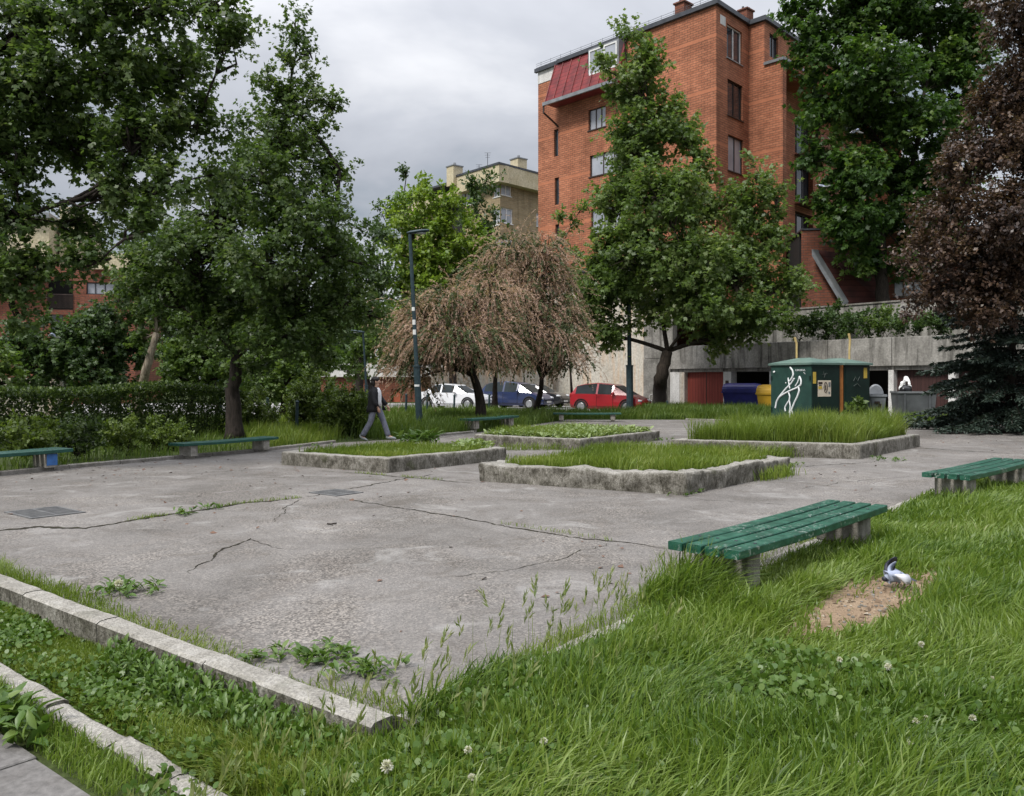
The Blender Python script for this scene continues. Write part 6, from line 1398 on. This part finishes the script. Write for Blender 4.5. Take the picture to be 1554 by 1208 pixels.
def spruce():
    base = Vector((16.0, 27.0, 0)); H = 7.0; rg = np.random.default_rng(108)
    root = thing("spruce_tree", "dark blue-green spruce with low sweeping boughs under the purple tree", "tree", base)
    mb = MB(); mb.tube([base, base + Vector((0, 0, H * .5)), base + Vector((0, 0, H))], [.17, .1, .02], 10); pos, dr, nr, sz = [], [], [], []
    for kb in range(290):
        zf = rg.random() ** 1.35; z = .35 + zf * (H - .6); R = 3.6 * (1 - z / H) ** .85 + .2
        a = 2 * math.pi * rg.random(); Rb = R * (.6 + .5 * rg.random()); d = Vector((math.cos(a), math.sin(a), 0)); pts = []
        for i in range(7):
            f = i / 6; pts.append(base + Vector((0, 0, z)) + d * Rb * f + Vector((0, 0, .10 * f * Rb - .42 * f * f * Rb * (1.1 - z / H) + .12 * f ** 4 * Rb)))
        for q in pts: q.z = max(q.z, .12 + .1 * rg.random())
        mb.tube(pts, [.03 * (1 - .8 * i / 6) for i in range(7)], 4, cap=False); s = Vector((-d.y, d.x, 0))
        for w in range(int(20 + 32 * Rb)):
            f = max(.15, rg.random() ** .6); j = min(5, int(f * 6)); q = pts[j].lerp(pts[j + 1], min(1, f * 6 - j))
            sd = rg.choice([-1, 1]); tw = (.10 + .5 * (1 - f) ** .7) * rg.random() * min(1, Rb); e = q + s * sd * tw + d * tw * .7 + Vector((0, 0, -.3 * tw - .04))
            for m in range(4):
                c = q.lerp(e, rg.random()); v = (s * sd * .5 + d * .9) + Vector((0, 0, -.15)) + Vector(rg.normal(0, .4, 3)); pos.append(c); dr.append(v); nr.append(Vector((0, 0, 1)) + Vector(rg.normal(0, .5, 3))); sz.append(.13 * (.6 + .8 * rg.random()))
    obj("trunk", mb, M_BARK_D, root); leaf_mesh("needles", np.array(pos), np.array(dr), np.array(nr), np.array(sz), (KITE[0] * np.array([.6, 1, 1]), KITE[1]), L_SPRUCE, root)
spruce()

# tamarisks: arching limbs hung with feathery faded sprays
def tamarisk(label, base, fork, r0, blobs, nst, seed):
    rg = np.random.default_rng(seed); root = thing("tamarisk_tree", label, "tree", base, "weeping tamarisk trees"); mb = MB()
    b, f = Vector(base), Vector(fork); mb.tube(bez(b, b.lerp(f, .5) + Vector((rg.normal(0, .12), 0, 0)), f, 8), [r0 * (1.2 - .5 * k / 8) for k in range(9)], 10)
    P0, D0, N0, S0, V0 = [], [], [], [], []; P1_, D1_, N1_, S1_ = [], [], [], []
    w = np.array([x[3] * x[5] for x in blobs]); w = w / w.sum()
    for bi, (cx_, cy_, cz_, rx, ry, rz) in enumerate(blobs):
        c = Vector((cx_, cy_, cz_)); q = bez(f, f.lerp(c, .4) + Vector((0, 0, .5 + rz * .4)), c + Vector((0, 0, rz * .35)), 7); mb.tube(q, [r0 * .5 * (1 - .75 * k / 7) + .008 for k in range(8)], 6)
        for k in range(int(nst * w[bi])):
            d = unit(1, rg)[0]; d[2] = d[2] * .8 + .25; rad = rg.random() ** .42 * (1.0 + .22 * (rg.random() < .25)); st = Vector((cx_ + d[0] * rx * rad, cy_ + d[1] * ry * rad, cz_ + d[2] * rz * rad)); o = Vector((d[0], d[1], .25 + .4 * rg.random())).normalized() + Vector(rg.normal(0, .25, 3))
            L = .6 + .85 * rg.random(); pts = [st]; shoot = rg.random() < .10
            if shoot: o = o + Vector((0, 0, .9)); L += .5
            v = o.normalized()
            for i in range(7): v = (v + Vector((0, 0, (-.24 - .12 * rg.random()) * (.7 if shoot else 1)))).normalized(); pts.append(pts[-1] + v * L / 7)
            if k % 3 == 0: mb.tube([c.lerp(st, .3)] + pts[:5], [.014, .011, .009, .007, .006, .004], 4, cap=False)
            va = np.clip(rg.normal(.5, .16), 0, 1); gr = rg.random() < .22
            for i in range(7):
                for j in range(6):
                    q_ = pts[i].lerp(pts[i + 1], rg.random()); g_ = (pts[i + 1] - pts[i]).normalized(); vv = g_ * 1.0 + Vector(rg.normal(0, .33, 3)); A = (P1_, D1_, N1_, S1_) if gr else (P0, D0, N0, S0)
                    A[0].append(q_ + Vector(rg.normal(0, .012, 3))); A[1].append(vv); A[2].append(rg.normal(0, 1, 3)); A[3].append(.098 * (.6 + .8 * rg.random()))
                    if not gr: V0.append(np.clip(va + rg.normal(0, .12), 0, 1))
    obj("trunk", mb, M_BARK_D, root, smooth=True); leaf_mesh("blossom", np.array(P0), np.array(D0), np.array(N0), np.array(S0), LONG if False else (KITE[0] * np.array([.30, 1, 1]), KITE[1]), L_TAM, root, np.array(V0))
    leaf_mesh("foliage", np.array(P1_), np.array(D1_), np.array(N1_), np.array(S1_), KITE, L_TAMG, root)
D = 31.5
tamarisk("left weeping tamarisk with a dark leaning trunk beside the lamp post", G(729, 643), P(718, 570, D), .19,
         B(D, (690, 462, 40, 26), (745, 470, 34, 40), (650, 490, 40, 30), (690, 525, 60, 36, -1), (636, 530, 34, 36), (745, 530, 28, 36, -.5), (620, 560, 20, 18), (662, 545, 40, 22), (632, 582, 12, 16, .5)), 2150, 201)
D = 35.0
tamarisk("right weeping tamarisk with a pale leaning trunk before the blue car", G(806, 635), P(822, 575, D), .13,
         B(D, (780, 385, 34, 28), (745, 425, 30, 30), (765, 455, 40, 36), (815, 400, 30, 30), (820, 430, 40, 40), (800, 470, 56, 36), (845, 480, 34, 36), (800, 515, 50, 36, -1), (850, 530, 32, 36, -1), (870, 556, 16, 22), (800, 548, 34, 20), (830, 385, 22, 30)), 2150, 202)
tamarisk("small tamarisk behind the other two, trunk between the white and blue cars", G(752, 626), P(752, 570, 42), .14,
         B(42, (755, 545, 36, 26), (725, 550, 30, 24), (780, 540, 30, 24)), 500, 203)

# trees and shrubs behind
tree("lime_tree", "bright yellow-green tree behind the lamp post below the buff block", [P(690, 620, 58), P(685, 540, 58), P(680, 480, 58)], .3,
     B(58, (640, 300, 34, 28), (680, 315, 40, 30), (625, 340, 34, 40), (670, 355, 55, 40), (720, 370, 36, 34), (630, 395, 40, 44), (690, 405, 60, 40), (655, 440, 60, 40), (720, 430, 38, 38), (605, 440, 34, 50), (600, 385, 20, 30), (590, 500, 40, 40)), L_LIME, M_BARK_D, 110, dens=2.6, spr=7, lv=9, L=1.0, size=.27)
tree("ash_tree", "darker green tree beside the yellow-green one, under the corner windows", [P(735, 620, 64), P(735, 540, 64), P(735, 460, 64)], .28,
     B(64, (725, 325, 34, 26), (745, 345, 26, 34), (715, 300, 16, 20), (740, 275, 8, 30), (725, 285, 10, 14), (760, 380, 22, 30), (735, 385, 30, 34)), L_DARK, M_BARK_D, 111, dens=1.8, spr=6, lv=8, L=1.0, size=.27)
tree("poplar_tree", "thin grey-green tree with see-through top behind the yellow-green one", [P(615, 610, 72), P(612, 500, 72), P(612, 420, 72)], .25,
     B(72, (617, 262, 7, 12), (612, 300, 20, 20), (600, 315, 24, 16), (580, 325, 16, 10), (590, 345, 26, 18), (612, 345, 30, 30), (575, 350, 14, 10)), L_DARK, M_BARK_D, 112, dens=1.1, spr=5, lv=7, L=.9, size=.27)
tree("maple_tree", "rounded dark tree between the left maple and the bright tree", [P(545, 612, 52), P(545, 560, 52), P(545, 500, 52)], .3,
     B(52, (535, 345, 26, 26), (525, 385, 40, 36), (560, 400, 34, 30), (535, 435, 48, 40), (580, 445, 30, 40), (560, 490, 50, 36), (520, 495, 40, 40), (575, 360, 18, 16), (500, 440, 30, 40)), L_DARK, M_BARK_D, 113, dens=2.8, spr=7, lv=8, L=1.0, size=.25)
tree("shrub_tree", "fresh green shrubby tree behind the distant lamp post", [P(560, 615, 48), P(560, 580, 48)], .15,
     B(48, (570, 525, 30, 26), (545, 545, 34, 26), (585, 560, 24, 18), (520, 560, 30, 24), (575, 500, 26, 22)), L_MID, M_BARK_D, 114, dens=4, spr=6, lv=8, L=.7, size=.2)
for i, (lab, D, rows, leaf, tr) in enumerate((
    ("leafy tree before the brick house at left", 36, ((90, 525, 50, 44), (50, 560, 46, 44), (30, 520, 34, 34), (130, 520, 40, 34), (120, 560, 46, 40), (110, 495, 30, 24), (150, 590, 40, 24)), L_DARK, (100, 600)),
    ("bushy green tree left of the pale leaning trunk", 37, ((170, 490, 40, 36), (200, 520, 34, 34), (165, 545, 40, 36), (195, 440, 30, 30), (225, 470, 24, 34), (180, 585, 40, 22)), L_DARK, (175, 600)),
    ("light green small tree right of the pale leaning trunk", 34, ((275, 530, 30, 28), (310, 545, 36, 34), (265, 570, 34, 26), (330, 575, 40, 26), (295, 500, 28, 24)), L_MID, (290, 600)),
    ("green tree right of the dark trunk", 33, ((395, 560, 40, 30), (425, 535, 36, 34), (455, 560, 34, 34), (490, 545, 34, 34), (410, 590, 40, 22)), L_MID, (430, 605)),
    ("pale leaved bush tree at the far left edge", 26, ((-10, 560, 44, 40), (15, 580, 26, 24), (-40, 600, 40, 30)), L_MID, (-20, 610)),
    ("tall dark tree screening the gap at left centre", 45, ((260, 440, 60, 60), (330, 470, 60, 60), (400, 480, 60, 50), (280, 520, 60, 50), (460, 490, 50, 40)), L_DARK, (330, 610)))):
    tree("background_tree", lab, [P(tr[0], tr[1] + 25, D), P(tr[0] + 3, tr[1] - 20, D)], .16, B(D, *rows), leaf, M_BARK_D, 120 + i, dens=12 if D < 40 else 6, spr=6, lv=8, L=.6, size=.15 if D < 40 else .2, tmpl=MAPLE, group="trees between the hedge and the brick house")
t = tree("plane_tree", "tree with a pale flaking leaning trunk behind the hedge", [G(206, 642), P(222, 560, 31), P(238, 505, 31)], .19, B(31, (235, 470, 40, 26), (210, 455, 30, 20), (220, 515, 14, 10), (260, 480, 26, 16)), L_LEFT, M_BARK_P, 130, dens=7, spr=6, lv=8, L=.5, size=.15, tmpl=MAPLE)

def hedge():
    a, b = Vector((-14.5, 17.2, 0)), G(352, 657); a.z = 0; root = thing("hedge", "long clipped dark hedge behind the left benches", "hedge", a.lerp(b, .5))
    rg = np.random.default_rng(140); n = 52000; d = (b - a).normalized(); s = Vector((-d.y, d.x, 0)); L = (b - a).length
    f = rg.random(n) * L; o = rg.random(n) * 2 - 1; z = rg.random(n); face = rg.random(n)
    top = face < .45; fr = (face >= .45) & (face < .85); z[top] = 1 - .1 * rg.random(top.sum()) ** 2; o[fr] = np.where(rg.random(fr.sum()) < .8, -1, 1) * (1 - .18 * rg.random(fr.sum()))
    hh = 1.32 * (1 + .05 * wavy(f, f * 0, 1.5, 3)); bul = .72 * (1 + .08 * wavy(f, z * 2, 2.5, 4))
    pos = np.column_stack([a.x + d.x * f - s.x * o * -bul, a.y + d.y * f - s.y * o * -bul, z * hh + np.where(top, .07 * rg.random(n) * 2, 0)])
    dv = rg.normal(0, .6, (n, 3)); dv[:, 2] += .7; dv[fr] += np.array(s)[None] * np.sign(o[fr])[:, None] * .6
    leaf_mesh("foliage", pos, dv, rg.normal(0, 1, (n, 3)) + (0, 0, .5), .075 * (.6 + .8 * rg.random(n)), KITE, L_HEDGE, root)
    mb = MB()
    for k in range(90):
        q = a.lerp(b, rg.random()); q = q + s * rg.normal(0, .25); mb.tube([q, q + Vector((rg.normal(0, .1), rg.normal(0, .1), .6)), q + Vector((rg.normal(0, .3), rg.normal(0, .3), 1.15))], [.02, .015, .006], 4, cap=False)
    obj("stems", mb, M_BARK_D, root)
hedge()
def shrub(name, label, blobs, leaf, seed, size, dens, L=.25, group=None, cat="shrub", tmpl=KITE, lv=7, spr=6):
    rg = np.random.default_rng(seed); (p, d, n, s, v), skel = crown(blobs, dens, spr, lv, L, size, rg, up=.6, droop=-.1, fill=2.6)
    k = p[:, 2] > .02; c = Vector((sum(b[0] for b in blobs) / len(blobs), sum(b[1] for b in blobs) / len(blobs), max(0, min(b[2] - b[5] for b in blobs))))
    root = thing(name, label, cat, c, group); leaf_mesh("foliage", p[k], d[k], n[k], s[k], tmpl, leaf, root, v[k]); mb = MB()
    for bi, q in skel[::3]: mb.tube([c + Vector((rg.normal(0, .1), rg.normal(0, .1), 0)), c.lerp(Vector(q), .5) + Vector((0, 0, -.05)), Vector(q)], [.014, .01, .004], 4, cap=False)
    obj("stems", mb, M_BARK_D, root); return root
for i, (lab, u, v, du, dv, D, leaf, dn) in enumerate((
    ("dim rounded shrub behind the far-left bench", 35, 662, 50, 28, 15.9, L_BUSH, 42), ("dark shrub between the two left benches, nearest the far-left one", 118, 662, 40, 30, 17.2, L_HEDGE, 40), ("rounded shrub left of the bench by the dark trunk", 190, 660, 38, 26, 18.3, L_BUSH, 40), ("rounded shrub just behind the bench by the dark trunk", 252, 657, 40, 25, 19.5, L_BUSH, 40),
    ("loose bush right of the dark trunk", 388, 625, 34, 34, 25.5, L_BUSH, 50), ("light green bush left of the walking person", 478, 605, 44, 44, 27, L_BUSH, 60))):
    shrub("shrub", lab, [blob(u, v, du, dv, D), blob(u - du * .4, v + dv * .3, du * .6, dv * .7, D), blob(u + du * .4, v + dv * .3, du * .6, dv * .7, D)], leaf, 150 + i, .075, dn, group="shrubs along the left side of the square")
shrub("shrub", "round clipped bush right behind the walking person", [blob(528, 628, 38, 40, 24.3), blob(515, 638, 28, 30, 24.2), blob(548, 634, 30, 34, 24.4)], L_BUSH, 160, .07, 85)
for i, (lab, u, v, du, dv, D, leaf) in enumerate((("dense dark part of the terrace hedge above the kiosk", 1255, 488, 40, 28, 43.5, L_DARK), ("dark green terrace bush right of the vent pipe", 1310, 490, 34, 24, 41.5, L_DARK), ("bright green terrace bush before the retaining wall", 1345, 486, 22, 26, 40.5, L_MID), ("low terrace bush beside the spruce", 1385, 492, 28, 18, 39, L_DARK), ("pale leafy terrace bush behind the maple crown", 1215, 492, 26, 24, 44.5, L_MAPLE), ("overhanging terrace bush behind the purple tree", 1425, 490, 30, 22, 37.5, L_DARK))):
    shrub("terrace_bush", lab, [blob(u, v, du, dv, D), blob(u - du * .5, v + 5, du * .6, dv * .7, D), blob(u + du * .5, v + 5, du * .6, dv * .7, D)], leaf, 170 + i, .14, 7, .5, "bushes spilling over the garage terrace", "bush", KITE, 8, 7)
shrub("shrub", "leafy seedling growing up the dark side of the kiosk", [blob(1298, 610, 12, 18, 30.4), blob(1300, 628, 16, 14, 30.3)], L_MID, 180, .14, 14, .3)
# wooded slope far behind
def far_wood():
    rg = np.random.default_rng(190); pos = []; 
    for k in range(46):
        u = -700 + k * 62 + rg.normal(0, 15); D = 135 + rg.random() * 40
        for j in range(4): 
            b = blob(u + rg.normal(0, 30), 520 - 75 * rg.random() + 30 * j, 60, 45, D); n = 420; pos.append(np.array(b[:3]) + unit(n, rg) * np.array(b[3:]) * rg.random((n, 1)) ** .4)
    p = np.concatenate(pos); n = len(p); stuff(leaf_mesh("far_trees", p, rg.normal(0, 1, (n, 3)), rg.normal(0, 1, (n, 3)) + (0, 0, .6), 1.3 * (.6 + .8 * rg.random(n)), KITE, L_DARK), "distant mass of trees behind the houses", "trees")
far_wood()

# ------------------------------------------------------------------ walking person
def skin_obj(name, verts, edges, radii, mat, parent, sub=1, root=0):
    me = bpy.data.meshes.new(name); me.from_pydata([tuple(v) for v in verts], edges, []); o = bpy.data.objects.new(name, me); link(o); attach(o, parent)
    m = o.modifiers.new("skin", 'SKIN'); sv = me.skin_vertices[0].data
    for i, r in enumerate(radii): sv[i].radius = (r, r) if isinstance(r, (int, float)) else r; sv[i].use_root = (i == root)
    m.use_smooth_shade = True; s = o.modifiers.new("sub", 'SUBSURF'); s.levels = s.render_levels = sub
    dg = bpy.context.evaluated_depsgraph_get(); ev = o.evaluated_get(dg); nm = bpy.data.meshes.new_from_object(ev)
    o.modifiers.clear(); o.data = nm; nm.materials.clear(); nm.materials.append(mat)
    for p in nm.polygons: p.use_smooth = True
    return o
def person():
    Dp = 22.7; o = Vector(((570 - CU) / FP * Dp, Dp, 0.0)); root = thing("person", "person in black jacket and grey-blue jeans striding past the round bush", "person", o)
    sk = m_simple("skin", (0.46, 0.28, 0.20), (0.40, 0.24, 0.17), 20, .55); bk = m_simple("black_jacket", (0.012, 0.012, 0.015), (0.008, 0.008, 0.01), 12, .8)
    wh = m_simple("white_shirt", (0.66, 0.66, 0.68), (0.56, 0.56, 0.58), 14, .8); jn = m_simple("grey_blue_jeans", (0.17, 0.18, 0.225), (0.11, 0.118, 0.15), 9, .85); hr = m_simple("dark_hair", (0.016, 0.012, 0.010), (0.009, 0.007, 0.006), 30, .5); sh = m_simple("pale_trainers", (0.32, 0.34, 0.34), (0.2, 0.22, 0.22), 18, .7)
    T = lambda x, y, z: o + Vector((x, y, z))
    J = dict(pel=(0, 0, .93), wst=(0, 0, 1.07), chs=(-.02, 0, 1.27), nck=(0, 0, 1.44), hd0=(.02, 0, 1.51), hd1=(.035, 0, 1.58), hd2=(.02, 0, 1.65),
             hN=(-.03, -.09, .88), kN=(-.12, -.09, .50), aN=(-.36, -.09, .11), tN=(-.25, -.09, .035), hF=(.04, .09, .88), kF=(.20, .09, .50), aF=(.33, .09, .10), tF=(.47, .09, .06),
             sN=(-.03, -.17, 1.38), eN=(-.03, -.24, 1.12), wN=(.09, -.22, .90), pN=(.115, -.215, .84), sF=(-.01, .17, 1.38), eF=(.10, .24, 1.13), wF=(.27, .22, .93), pF=(.31, .215, .87))
    names = list(J); ix = {k: i for i, k in enumerate(names)}
    R = dict(pel=.13, wst=.105, chs=(.13, .11), nck=.05, hd0=.06, hd1=.088, hd2=.082, hN=.085, kN=.055, aN=.04, tN=.035, hF=.085, kF=.055, aF=.04, tF=.035, sN=.055, eN=.042, wN=.026, pN=.032, sF=.055, eF=.042, wF=.026, pF=.032)
    E = [("pel", "wst"), ("wst", "chs"), ("chs", "nck"), ("nck", "hd0"), ("hd0", "hd1"), ("hd1", "hd2"), ("pel", "hN"), ("hN", "kN"), ("kN", "aN"), ("aN", "tN"), ("pel", "hF"), ("hF", "kF"), ("kF", "aF"), ("aF", "tF"), ("chs", "sN"), ("sN", "eN"), ("eN", "wN"), ("wN", "pN"), ("chs", "sF"), ("sF", "eF"), ("eF", "wF"), ("wF", "pF")]
    V = [T(*J[k]) for k in names]; RR = [R[k] for k in names]; ED = [(ix[a], ix[b]) for a, b in E]
    def add(frm, pts, rad):
        p = frm
        for q, r in zip(pts, rad): V.append(T(*q)); RR.append(r); ED.append((p, len(V) - 1)); p = len(V) - 1
    for pal, w, sg in (("pN", J["pN"], -1), ("pF", J["pF"], 1)):      # curled fingers and a thumb on each hand
        for k, (dx, ln) in enumerate(((-.026, .055), (-.009, .066), (.009, .062), (.026, .048))):
            add(ix[pal], [(w[0] + dx + .004, w[1] + .006 * sg, w[2] - .03), (w[0] + dx + .012, w[1] - .008 * sg, w[2] - .03 - ln * .6), (w[0] + dx + .03, w[1] - .02 * sg, w[2] - .03 - ln)], (.010, .009, .0075))
        add(ix[pal], [(w[0] + .035, w[1] - .02 * sg, w[2] + .005), (w[0] + .05, w[1] - .03 * sg, w[2] - .03)], (.011, .009))
    add(ix["hd1"], [(.125, 0, 1.565), (.142, 0, 1.552)], (.022, .014))     # nose
    add(ix["hd0"], [(.10, 0, 1.505)], (.034,))                              # chin
    body = skin_obj("body", V, ED, RR, sk, root, 1, ix["pel"])
    for sy in (-1, 1):
        mb = MB(); mb.ellipsoid(T(.105, sy * .035, 1.59), .012, .014, .008, 8, 6); obj("eye", mb, hr, body)
        mb = MB(); mb.ellipsoid(T(.02, sy * .088, 1.57), .02, .012, .032, 8, 6); obj("ear", mb, sk, body, smooth=True)
    mb = MB(); mb.ellipsoid(T(.118, 0, 1.527), .012, .026, .007, 10, 6); obj("mouth", mb, m_simple("lips", (0.32, 0.11, 0.09), None, 9), body)
    # hair to the shoulders
    mb = MB(); mb.ellipsoid(T(-.005, 0, 1.635), .118, .105, .085, 16, 10, .15, 1); mb.ellipsoid(T(-.062, 0, 1.54), .068, .098, .14, 14, 10, .2, 2); mb.ellipsoid(T(-.075, -.01, 1.42), .055, .085, .11, 12, 8, .25, 4); obj("hair", mb, hr, root, smooth=True)
    # jeans with loose hems
    jv = [J["pel"], J["hN"], (-.08, -.09, .70), J["kN"], (-.24, -.09, .30), (-.35, -.09, .10), J["hF"], (.12, .09, .70), J["kF"], (.27, .09, .30), (.335, .09, .09), (0, 0, 1.03)]
    skin_obj("jeans", [T(*v) for v in jv], [(0, 1), (1, 2), (2, 3), (3, 4), (4, 5), (0, 6), (6, 7), (7, 8), (8, 9), (9, 10), (0, 11)], [.145, .10, .095, .08, .078, .082, .10, .095, .08, .075, .08, .125], jn, root, 1, 0)
    def ring(cx_, z, rx, ry, n=18, cy_=0): return [T(cx_ + rx * math.cos(2 * math.pi * k / n), cy_ + ry * math.sin(2 * math.pi * k / n), z) for k in range(n)]
    mb = MB(); mb.loft([ring(.045, .93, .125, .13), ring(.04, 1.05, .115, .13), ring(.035, 1.2, .125, .14), ring(.03, 1.33, .115, .14), ring(.02, 1.42, .07, .08)]); obj("shirt", mb, wh, root, smooth=True)
    mb = MB(); secs = [(-.055, .76, .195, .20), (-.05, .86, .185, .195), (-.04, 1.0, .165, .19), (-.04, 1.15, .16, .195), (-.035, 1.28, .155, .20), (-.03, 1.37, .13, .19), (-.015, 1.43, .085, .10)]; rings = []
    for cx_, z, rx, ry in secs:                            # open front: the ring stops short of the chest line
        ang = [math.radians(24 + (336 - 24) * k / 22) for k in range(23)]; rings.append([T(cx_ + rx * math.cos(a), ry * math.sin(a) * 1.02, z + .012 * math.sin(a * 3)) for a in ang] + [T(cx_ + (rx - .02) * math.cos(a), (ry - .02) * math.sin(a), z) for a in ang[::-1]])
    mb.loft(rings); mb2 = mb
    jk = obj("jacket", mb2, bk, root, smooth=True)
    for s_, e_, w_ in (("sN", "eN", "wN"), ("sF", "eF", "wF")):
        mb = MB(); a, b, c = [T(*J[k]) for k in (s_, e_, w_)]; mb.tube([a + Vector((0, 0, .01)), a.lerp(b, .4), b, b.lerp(c, .5), b.lerp(c, .93)], [.078, .078, .068, .062, .056], 12); obj("sleeve", mb, bk, jk, smooth=True)
    mb = MB(); mb.quad(T(.13, .13, 1.25), T(.16, .16, 1.0), T(.27, .15, .80), T(.16, .19, .80)); mb.quad(T(.125, .15, 1.25), T(.15, .20, .80), T(.265, .165, .80), T(.155, .175, 1.0)); obj("jacket_flap", mb, bk, jk)
    for a, t_, tilt in (("aN", "tN", .5), ("aF", "tF", -.15)):
        p, q = T(*J[a]), T(*J[t_]); d = (q - p).normalized(); mb = MB()
        mb.loft([[p - d * .06 + Vector((0, .04 * math.cos(k), .035 + .045 * math.sin(k))) - Vector((0, 0, .06)) for k in np.linspace(0, 6.283, 11)[:-1]], [p + d * .03 + Vector((0, .048 * math.cos(k), .045 * math.sin(k))) - Vector((0, 0, .03)) for k in np.linspace(0, 6.283, 11)[:-1]], [q + Vector((0, .05 * math.cos(k), .033 * math.sin(k))) for k in np.linspace(0, 6.283, 11)[:-1]], [q + d * .07 + Vector((0, .03 * math.cos(k), .02 * math.sin(k))) for k in np.linspace(0, 6.283, 11)[:-1]]]); obj("shoe", mb, sh, root, smooth=True)
person()

# ------------------------------------------------------------------ pigeons
def wing_mesh(mb, root_p, tip, chord, n=8, thick=.006, sweep=Vector((0, 0, 0))):
    a, b = Vector(root_p), Vector(tip); c = Vector(chord); up = (b - a).cross(c).normalized(); rings = []
    for i in range(n + 1):
        f = i / n; w = (1 - .25 * f) * (1 if f < .6 else math.sqrt(max(.02, 1 - ((f - .6) / .42) ** 2))); m = a.lerp(b, f) + up * .04 * math.sin(f * math.pi) + sweep * f * f
        rings.append([m - c * w * .35, m - c * w * .1 + up * thick, m + c * w * .65, m - c * w * .1 - up * thick])
    mb.loft(rings)
W_G, W_W, W_D = m_simple("pale_grey_feathers", (0.33, 0.37, 0.47), (0.24, 0.27, 0.35), 22, .7), m_simple("white_feathers", (0.68, 0.68, 0.72), (0.56, 0.57, 0.62), 22, .7), m_simple("dark_feathers", (0.022, 0.024, 0.04), (0.012, 0.013, 0.02), 22, .5)
def pigeon_ground():
    c = G(1358, 884, .13); s = c.y / FP; Q = lambda u, v, dy=0.0: Vector(((u - CU) / FP * (c.y + dy), c.y + dy, EYE - (v - HV) / FP * (c.y + dy)))
    c0 = Q(1357, 885); root = thing("pigeon", "grey and white pigeon on the dirt with one dark wing raised", "pigeon", c0)
    V = [Q(1342, 877), Q(1347, 875.5), Q(1354, 874), Q(1362, 874), Q(1370, 875), Q(1376, 876)]
    b = skin_obj("body", V, [(i, i + 1) for i in range(5)], [.018, .022, .042, .046, .032, .012], W_G, root, 2, 2)
    mb = MB(); mb.ellipsoid(Q(1343, 878.5), .022, .02, .02, 10, 8); hd = obj("head", mb, W_D, root, smooth=True); mb = MB(); mb.tube([Q(1340.5, 879), Q(1338, 881)], [.006, .002], 6); obj("beak", mb, W_D, hd)
    mb = MB(); wing_mesh(mb, Q(1350, 872, .02), Q(1358, 845, .05), Vector((.105, .03, -.01))); w = obj("wing", mb, W_D, root, smooth=True); w["label"] = "raised dark wing"
    mb = MB(); wing_mesh(mb, Q(1352, 871, .0), Q(1359, 852, .03), Vector((.05, .01, -.01))); obj("wing_lining", mb, W_G, w, smooth=True)
    mb = MB(); wing_mesh(mb, Q(1361, 872, -.05), Q(1366, 887, -.12), Vector((.10, -.02, .01)), sweep=Vector((.05, 0, 0))); w = obj("wing", mb, W_W, root, smooth=True); w["label"] = "lowered white wing"
    mb = MB(); a, b_ = Q(1372, 874), Q(1385, 877); mb.hexa([a + Vector((0, -.03, -.012)), b_ + Vector((0, -.06, -.014)), b_ + Vector((0, .06, -.014)), a + Vector((0, .03, -.012))], [a + Vector((0, -.03, .01)), b_ + Vector((0, -.06, -.004)), b_ + Vector((0, .06, -.004)), a + Vector((0, .03, .01))]); obj("tail", mb, m_simple("slate_tail", (0.13, 0.15, 0.2), (0.08, 0.09, 0.13), 20), root)
    for k in (-1, 1): mb = MB(); mb.tube([Q(1360, 879, k * .02), Q(1361, 886, k * .02)], .004, 5); obj("leg", mb, m_simple("pink_leg", (0.4, 0.13, 0.12), None, 9), root)
pigeon_ground()
def pigeon_fly(label, u, v, D, mat, wl_, wr_, head):
    c = P(u, v, D); root = thing("flying_pigeon", label, "pigeon", c, "pigeons in flight"); h = Vector(head).normalized()
    skin_obj("body", [c - h * .15, c - h * .05, c + h * .06, c + h * .13, c + h * .16], [(0, 1), (1, 2), (2, 3), (3, 4)], [.012, .045, .05, .026, .02], W_G, root, 1, 2)
    for t in (wl_, wr_): mb = MB(); wing_mesh(mb, c, c + Vector(t), h * .15, thick=.008); obj("wing", mb, mat, root, smooth=True)
    mb = MB(); s = h.cross(Vector((0, 0, 1))).normalized(); mb.hexa([c - h * .13 - s * .02, c - h * .27 - s * .07, c - h * .27 + s * .07, c - h * .13 + s * .02], [c - h * .13 - s * .02 + Vector((0, 0, .012)), c - h * .27 - s * .07 + Vector((0, 0, .006)), c - h * .27 + s * .07 + Vector((0, 0, .006)), c - h * .13 + s * .02 + Vector((0, 0, .012))]); obj("tail", mb, W_G, root)
pigeon_fly("pigeon flying with arched white wings before the dark terrace maple", 1300, 198, 34, W_W, (-.27, 0, -.10), (.27, 0, -.10), (.15, -1, .1))
pigeon_fly("white pigeon gliding low across the dark terrace maple", 1248, 282, 34, W_W, (-.2, .2, .06), (.24, -.2, -.03), (-1, -.3, .05))
pigeon_fly("white pigeon with spread wings before the left brick house", 81, 509, 24, W_W, (-.17, .05, -.05), (.17, .05, -.05), (.1, -1, .3))
